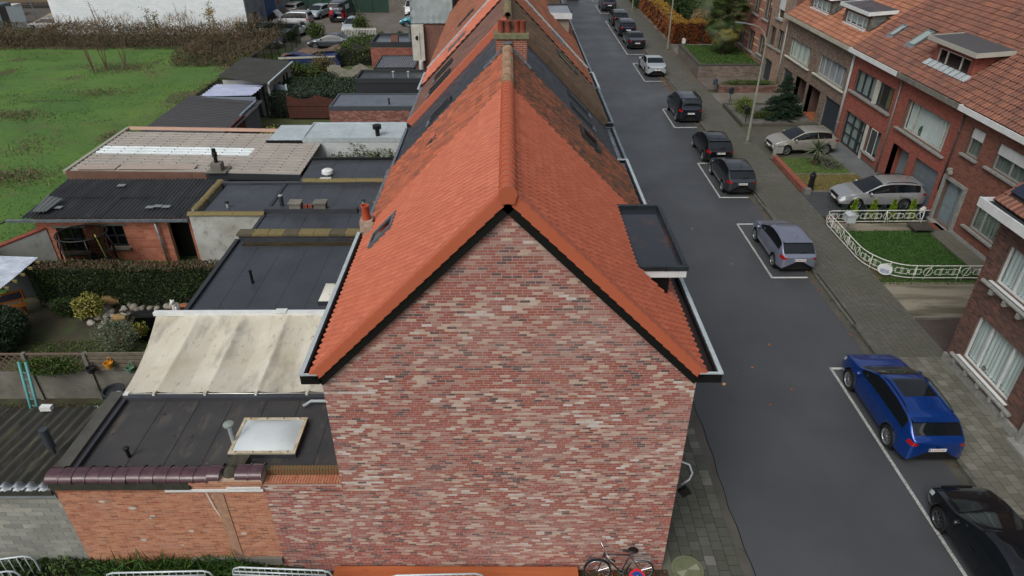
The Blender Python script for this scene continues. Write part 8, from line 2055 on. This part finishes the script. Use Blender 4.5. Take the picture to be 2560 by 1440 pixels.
sapling(-37.2, 75.0, 3.2, 'greenish young tree before the middle of the white hall', 75, 5, .18, leafm('olive_leaf', [(0, (86, 92, 40)), (1, (132, 124, 60))]))
sapling(-34.5, 75.3, 3.9, 'bare arching shoots right of the middle of the white hall', 76, 0, .3)
sapling(-24.6, 79.2, 3.2, 'bare bush beside the workshop door', 77, 0, .35)
# weeds at the foot of the gable and old wall
b = MB(); b.box(-14.8, 4.1, 2, 11.03, -.4, .05); struct('verge_soil', b, M('leafy_soil', (54, 48, 38), .95, noise=(76, 60, 46), nscale=2.2, bump=.5, bscale=25))
b = MB(); b.sheet([[(x, y, h*(.5+.5*vnoise(np.array([x*.8]), np.array([y*2.]), 3)[0])*1.2*min(1, max(0, (-5.4-x)/1.5))) for x in np.linspace(-15, -5, 40)] for (y, h) in ((9.0, 0), (9.9, .1), (10.5, .28), (10.98, .4))]); struct('soil_bank', b, bpy.data.materials['leafy_soil'])
n = 8000; x = rg.uniform(-14.6, -5.0, n); y = 11.0-rg.random(n)**1.2*1.15; k_ = vnoise(x*1.1, y*1.4, 21); z = .05+.42*np.clip((-5-x)/1.5, 0, 1)*np.clip((y-9.8)/1.1, 0, 1)+rg.random(n)*.34*np.clip((-6.5-x)/3, .1, 1)*k_; q_ = k_ > .3; x, y, z, n = x[q_], y[q_], z[q_], q_.sum()
leaf_cards('wall_weeds', np.stack([x, y, z], 1), .11, WEEDS, None, seed=81, kind='stuff')
n = 900; x = rg.uniform(-10.3, -6.6, n); y = 10.95-rg.random(n)*.4; leaf_cards('long_grass', np.stack([x, y, np.full(n, .5)], 1), .5, LAWNG, None, up=.4, aspect=16, seed=82, kind='stuff')
n = 1500; x = rg.uniform(-5, 4.1, n); y = rg.uniform(9.8, 11.0, n); leaf_cards('gable_weeds', np.stack([x, y, .04+.06*rg.random(n)], 1)[(x > 1.8) | (x < -4.3) | (y > 10.92)], .08, WEEDS, None, seed=83, kind='stuff')
n = 1800; x = rg.uniform(-10, 4, n); y = rg.uniform(9.6, 11.0, n); leaf_cards('fallen_leaves', np.stack([x, y, np.full(n, .07)], 1), .07, DEADL, None, up=0, aspect=1.3, seed=84, kind='stuff')
# lawns
for (nm, x0, x1, y0, y1, z, n, mt) in (('lawn_grass', 16.6, 20.9, 25.5, 30.1, .11, 13000, LAWNG), ('raised_grass', 16.9, 21.7, 59.9, 67.3, 1.12, 5000, LAWNG), ('garden_grass', -18.2, -11.5, 18.2, 21.2, 0, 9000, leafm('back_lawn_leaf', [(0, (58, 84, 34)), (1, (92, 114, 50))])), ('rough_grass', 16.9, 20.4, 37.5, 40.1, .12, 3500, GRASSM), ('verge_grass', 16.3, 22, 25.0, 25.55, .08, 2600, LAWNG), ('verge_grass', 16.05, 17.2, 25.3, 30.9, .08, 900, BRAM), ('dry_grass', 16.9, 20.6, 35.0, 37.4, .12, 2500, leafm('straw_grass', [(0, (96, 92, 48)), (1, (136, 122, 72))])), ('yard_grass', -17.9, -11.3, 14.4, 17.6, 0, 5000, leafm('yard_grass_leaf', [(0, (52, 66, 28)), (1, (92, 96, 48))]))):  # garden_grass has a mid-green colour range of its own
    Q = field_pts(n, x0, x1, y0, y1, n)
    if nm == 'lawn_grass': Q = Q[(Q[:, 0] > 17.6) | (Q[:, 1] > 27.3-(Q[:, 0]-16.5)*.2)]; Q = Q[~((Q[:, 0] < 17.5) & (Q[:, 1] < 27.4-(Q[:, 0]-16.5)*1.5))]
    Q[:, 2] = z; leaf_cards(nm, Q, .07 if y0 < 50 else .12, mt, None, up=.8, aspect=2.2, seed=n+1, kind='stuff')
# fallen leaves on the street
lf = []
for (x0, x1, y0, y1, n) in ((13.2, 13.75, 52, 64, 500), (13.0, 15.0, 54.5, 58.5, 420), (13.9, 16.6, 55, 72, 420), (13.3, 13.72, 21, 48, 240), (13.9, 16.4, 20, 54, 160), (6.5, 13.3, 12, 60, 16), (16.0, 17.0, 58, 70, 200), (13.3, 13.7, 8, 20, 40), (4.1, 6.2, 10, 20, 18), (-10.5, -4.2, 11.5, 14, 14), (-4.5, -4.2, 12, 22, 40), (4.08, 4.2, 18, 23, 90)):
    z = 0.012 if x0 < 13.8 and x0 > 6 else (.13 if x0 > 13.8 else (.05 if x0 > 4.1 and x1 > 5 else (3.10 if x0 < -10 else 6.47)))
    lf.append(np.stack([rg.uniform(x0, x1, n), rg.uniform(y0, y1, n), np.full(n, z)+rg.random(n)*.004], 1))
leaf_cards('street_leaves', np.concatenate(lf), .06, DEADL, None, up=0, aspect=1.3, seed=90, kind='stuff')
gm = np.stack([rg.uniform(13.60, 13.72, 1500), rg.uniform(9, 60, 1500), np.full(1500, .01)], 1)
leaf_cards('kerb_moss', gm, .05, WEEDS, None, seed=91, kind='stuff')
n = 160; leaf_cards('wall_creeper', np.concatenate([np.stack([rg.normal(size=n)*.35+x, np.full(n, 35.28), 1.9+rg.random(n)**2*h], 1) for (x, h) in ((-9.2, .5), (-8.2, 1.0), (-7.4, .5), (-6.9, .7), (-6.0, .5))]), .12, GREEN, None, seed=92, kind='stuff')

# ---------------------------------------------------------------- far buildings and fences
WHH = thing('white_hall', 'long whitewashed block hall with rust streaks beyond the field', 'building', (-39, 78, 0))
WHBLK = M('whitewashed_block', (232, 240, 242), .85, rnd=[(0, (226, 236, 240)), (1, (240, 246, 248))], noise=(214, 224, 228), nscale=.6, rmix=.5, layers=(((150, 112, 84), .55, .66, .8, .6, (1.6, 1, .14)), ((150, 158, 158), 2.5, .66, .74, .5)))
wh = wall_panel('front_wall', WHH, (-49.2, 78, 0), (1,0,0), (0,-1,0), 20.9, 4.3, .3, M('white_mortar', (186, 196, 200), .9))
brick_field(wh, (-49.2, 78, 0), (1,0,0), (0,-1,0), 20.9, 4.25, WHBLK, bl=.59, bh=.19, jt=.012, n_ind=300, seed=95, name='wall_block', stuff='wall_blocks', proud=.006)
b = MB(); b.box(-49.3, -28.2, 77.9, 78.3, 4.3, 4.42); b.build('coping', M('rusty_coping', (150, 128, 112), .8, noise=(120, 84, 66), nscale=2), WHH)
b = MB(); b.box(-49.0, -28.6, 78.3, 100, 0, 4.1); b.build('hall_body', WHBLK, WHH)
WK = thing('grey_workshop', 'grey workshop wing with blue roller door facing the car yard', 'building', (-28.4, 88, 0))
b = MB(); b.box(-28.55, -28.25, 78.32, 96, 0, 4.4); b.build('side_wall', M('grey_render', (136, 142, 146), .85, noise=(116, 122, 126), nscale=.8), WK)
b = MB(); b.box(-28.24, -28.2, 84.6, 88.2, .8, 4.2); b.build('roller_door', M('blue_door', (42, 84, 140), .5, noise=(34, 66, 112), nscale=2), WK)
b = MB(); b.box(-28.24, -28.2, 84.6, 88.2, 0, .8); b.build('dark_opening', INTERIOR, WK)
for (a, c, z0, z1) in ((79.6, 81.2, .9, 1.9), (91, 94, 1.8, 3.4)):
    b = MB(); b.box(-28.25, -28.21, a, c, z0, z1); b.build('window', SKYGLASS, WK)
b = MB(); b.box(-28.24, -28.2, 82.6, 83.4, 0, 2.1); b.build('door', M('blue_grey_door', (92, 104, 122), .5), WK)
b = MB(); b.box(-28.24, -28.2, 89.2, 89.9, 1.9, 3.3); b.build('notice_board', WHITE, WK)
b = MB(); b.box(-28.235, -28.195, 89.2, 89.9, 1.4, 1.85); b.build('red_panel', M('red_panel', (168, 52, 56), .5), WK)
b = MB(); b.box(-28.7, -28.1, 78.3, 96, 4.4, 4.55); b.build('coping', M('pale_coping', (184, 180, 164), .7), WK)
b = MB(); b.tube([(-28.1, 95.8, 0), (-28.1, 95.8, 4.4)], .05, 8); b.build('downpipe', WHITE, WK)
b = MB(); b.prism([(-28.2, 78, 0), (-4, 78, 0), (-4, 92.5, 0), (-28.2, 92.5, 0)], (0, 0, .01)); struct('car_yard', b, M('yard_gravel', (112, 108, 102), .8, noise=(92, 86, 76), nscale=.5, rvar=.15, layers=(((140, 132, 104), .5, .58, .72, .6), ((74, 74, 72), .4, .6, .7, .5))))
b = MB(); b.prism([(-21.4, 69, 0), (-4, 69, 0), (-4, 78, 0), (-28.2, 78, 0), (-28.2, 73, 0)], (0, 0, .008)); struct('car_yard', b, bpy.data.materials['yard_gravel'])
b = MB(); b.box(-28, -4, 92.5, 130, -.1, .012); struct('far_lawn', b, M('far_lawn', (74, 112, 46), .95, noise=(92, 120, 56), nscale=.3))
GF = thing('green_fence', 'dark green windbreak mesh fence at the back of the car yard', 'fence', (-20, 91, 0))
for k in range(6):
    b = MB(); b.box(-27.2+k*2.05, -27.2+k*2.05+2.03, 91.2, 91.23, .1, 2.0); b.build('screen', M('green_mesh', (34, 66, 54), .7, noise=(28, 56, 46), nscale=1) if k == 0 else bpy.data.materials['green_mesh'], GF)
    b = MB(); b.cyl((-27.2+k*2.05, 91.17, 0), .035, 2.1, 6); b.build('post', DGREY, GF)
WFN = thing('grey_fence', 'grey weathered board fence right of the green mesh fence', 'fence', (-13.5, 91.2, 0))
for k in range(18):
    b = MB(); b.box(-14.9+k*.2, -14.9+k*.2+.185, 91.2, 91.23, 0, 1.8+.05*(k % 3)); b.build('board', M('silver_board', (124, 118, 112), .9, noise=(96, 90, 86), nscale=3) if k == 0 else bpy.data.materials['silver_board'], WFN)
DB = thing('dark_clad_building', 'dark grey clad building at the top behind the small white van', 'building', (-9, 97, 0))
b = MB(); b.box(-13.0, -6.5, 94, 99, 0, 4.5)
b.build('wall', DGREY, DB)
CLF = thing('chain_link_fence', 'dark green chain link fence with posts dividing field and yards', 'fence', (-22, 60, 0))
fp = [(-21.9, 46), (-21.9, 54), (-21.6, 62), (-21.55, 66), (-21.45, 70), (-21.5, 73.4)]
fp2 = [(-21.5, 73.4), (-24.5, 74.0), (-28.4, 74.6)]
NETG = glass_mat('chain_link', (150, 158, 150), .0)
for pts in (fp, fp2):
    for (a, c) in zip(pts[:-1], pts[1:]):
        b = MB(); b.quad((a[0], a[1], .05), (c[0], c[1], .05), (c[0], c[1], 1.95), (a[0], a[1], 1.95)); b.build('mesh', NETG, CLF)
        b = MB(); b.tube([(a[0], a[1], 1.98), (c[0], c[1], 1.98)], .025, 5); b.build('top_rail', DGREY, CLF)
        n = max(2, int(math.hypot(c[0]-a[0], c[1]-a[1])/2))
        for k in range(n):
            b = MB(); b.cyl((a[0]+(c[0]-a[0])*k/n, a[1]+(c[1]-a[1])*k/n, 0), .035, 2.05, 6); b.build('post', M('dark_green_post', (34, 52, 46), .5) if 'dark_green_post' not in bpy.data.materials else bpy.data.materials['dark_green_post'], CLF)
GL = thing('white_railing', 'white picket railing between the saloon and the car yard', 'railing', (-15.6, 75, 0))
for k in range(22):
    b = MB(); b.box(-17.4+k*.16, -17.34+k*.16, 75.5, 75.54, .1, 1.2); b.build('picket', FW_, GL)
b = MB(); b.box(-17.5, -13.9, 75.48, 75.56, 1.0, 1.08); b.box(-17.5, -13.9, 75.48, 75.56, .2, .28); b.build('rail', FW_, GL)
# railway side at the top left
GC = thing('grey_container', 'grey-green metal container with its door standing open', 'container', (-57.5, 82.5, 0))
CNT = M('container_paint', (98, 112, 116), .6, noise=(84, 98, 102), nscale=1)
b = MB(); b.box(-60.5, -57.6, 82, 84.4, 0, 2.4); b.build('box', CNT, GC)
b = MB(); b.box(-57.55, -56.7, 82.05, 82.1, .1, 2.3); b.build('dark_opening', INTERIOR, GC)
b = MB(); b.prism([(-56.7, 82, .05), (-54.7, 81.8, .05), (-54.7, 81.8, 2.3), (-56.7, 82, 2.3)], (0, .06, 0)); b.build('door', M('container_door', (112, 122, 128), .6), GC)
WP = thing('sheet_pile', 'stack of pale corrugated sheets at the left picture edge', 'stack', (-63, 82, 0))
for k in range(6):
    b = MB(); b.box(-66, -60.7, 81.4, 83.4, .05+k*.22, .05+k*.22+.16); b.build('sheet', M('pale_sheet', (150, 162, 168), .5), WP)
MD = MB(); MD.sheet([[(-56.5+i*.8, 84.5+j*1.0, 1.25*math.sin(math.pi*i/9)*math.sin(math.pi*j/5)) for i in range(10)] for j in range(6)]); set_tag(MD.build('sand_heap', M('sand_heap', (150, 140, 116), .9, noise=(126, 116, 92), nscale=1), None, smooth=True), 'low sandy heap beside the open container', 'heap')
b = MB(); b.prism([(-110, 83, 0), (-49.4, 83, 0), (-49.4, 130, 0), (-110, 130, 0)], (0, 0, .02)); struct('railway_yard', b, M('railway_gravel', (92, 88, 82), .9, noise=(74, 68, 62), nscale=.6))
RLT = thing('railway_track', 'railway track with dark sleepers passing behind the white hall', 'railway', (-60, 96, 0))
rd = nrm(V(1, .10, 0)); rn_ = V(-rd[1], rd[0], 0)
b = MB(); b.bar(V(-95, 93.0, .15), V(-40, 98.5, .15), 3.2, .25); b.build('ballast', M('dark_ballast', (56, 52, 48), .95), RLT)
for o_ in (-.75, .75):
    b = MB(); b.bar(V(-95, 93.0, .38)+rn_*o_, V(-40, 98.5, .38)+rn_*o_, .08, .14); b.build('rail', M('rail_steel', (96, 84, 76), .4) if o_ < 0 else bpy.data.materials['rail_steel'], RLT)
for k in range(60):
    b = MB(); c = V(-78+k*.62, 94.7+k*.062, .28); b.obox(c, rd, rn_, V(0,0,1), .12, 1.25, .06); b.build('sleeper', M('sleeper', (44, 40, 36), .9) if k == 0 else bpy.data.materials['sleeper'], RLT)
b = MB(); b.prism([(-110, 99.5, 0), (-35, 99.5, 0), (-35, 150, 6), (-110, 150, 6)], (0, 0, -.3)); struct('brown_embankment', b, M('brown_bank', (98, 88, 56), .95, noise=(86, 68, 48), nscale=.4, bump=.6, bscale=6, bumpd=.1))
PL_ = MB(); PL_.tube([(-57.6, 88, 0), (-57.6, 88, 7)], .06, 8); set_tag(PL_.build('yard_pole', ZINC, None), 'thin grey pole behind the grey container', 'pole')
b = MB(); b.box(-80, -60.5, 88.3, 90.5, 0, 1.3); set_tag(b.build('white_trailer', WHITE_OLD, None), 'long low white trailer at the railway yard edge', 'trailer')
RF = thing('red_fronted_house', 'house front with dark red panels at the top beyond the small white dormer', 'house', (5, 80, 0))
b = MB(); b.box(-3.9, 4.6, 76, 92, 0, 7.6); b.build('wall', M('red_panels', (122, 40, 40), .7, noise=(98, 34, 34), nscale=1), RF)
b = MB(); b.prism([(-4.1, 76, 7.62), (4.9, 76, 7.62), (.2, 76, 11)], (0, 16, 0)); b.build('roof', TILE_BRR, RF)
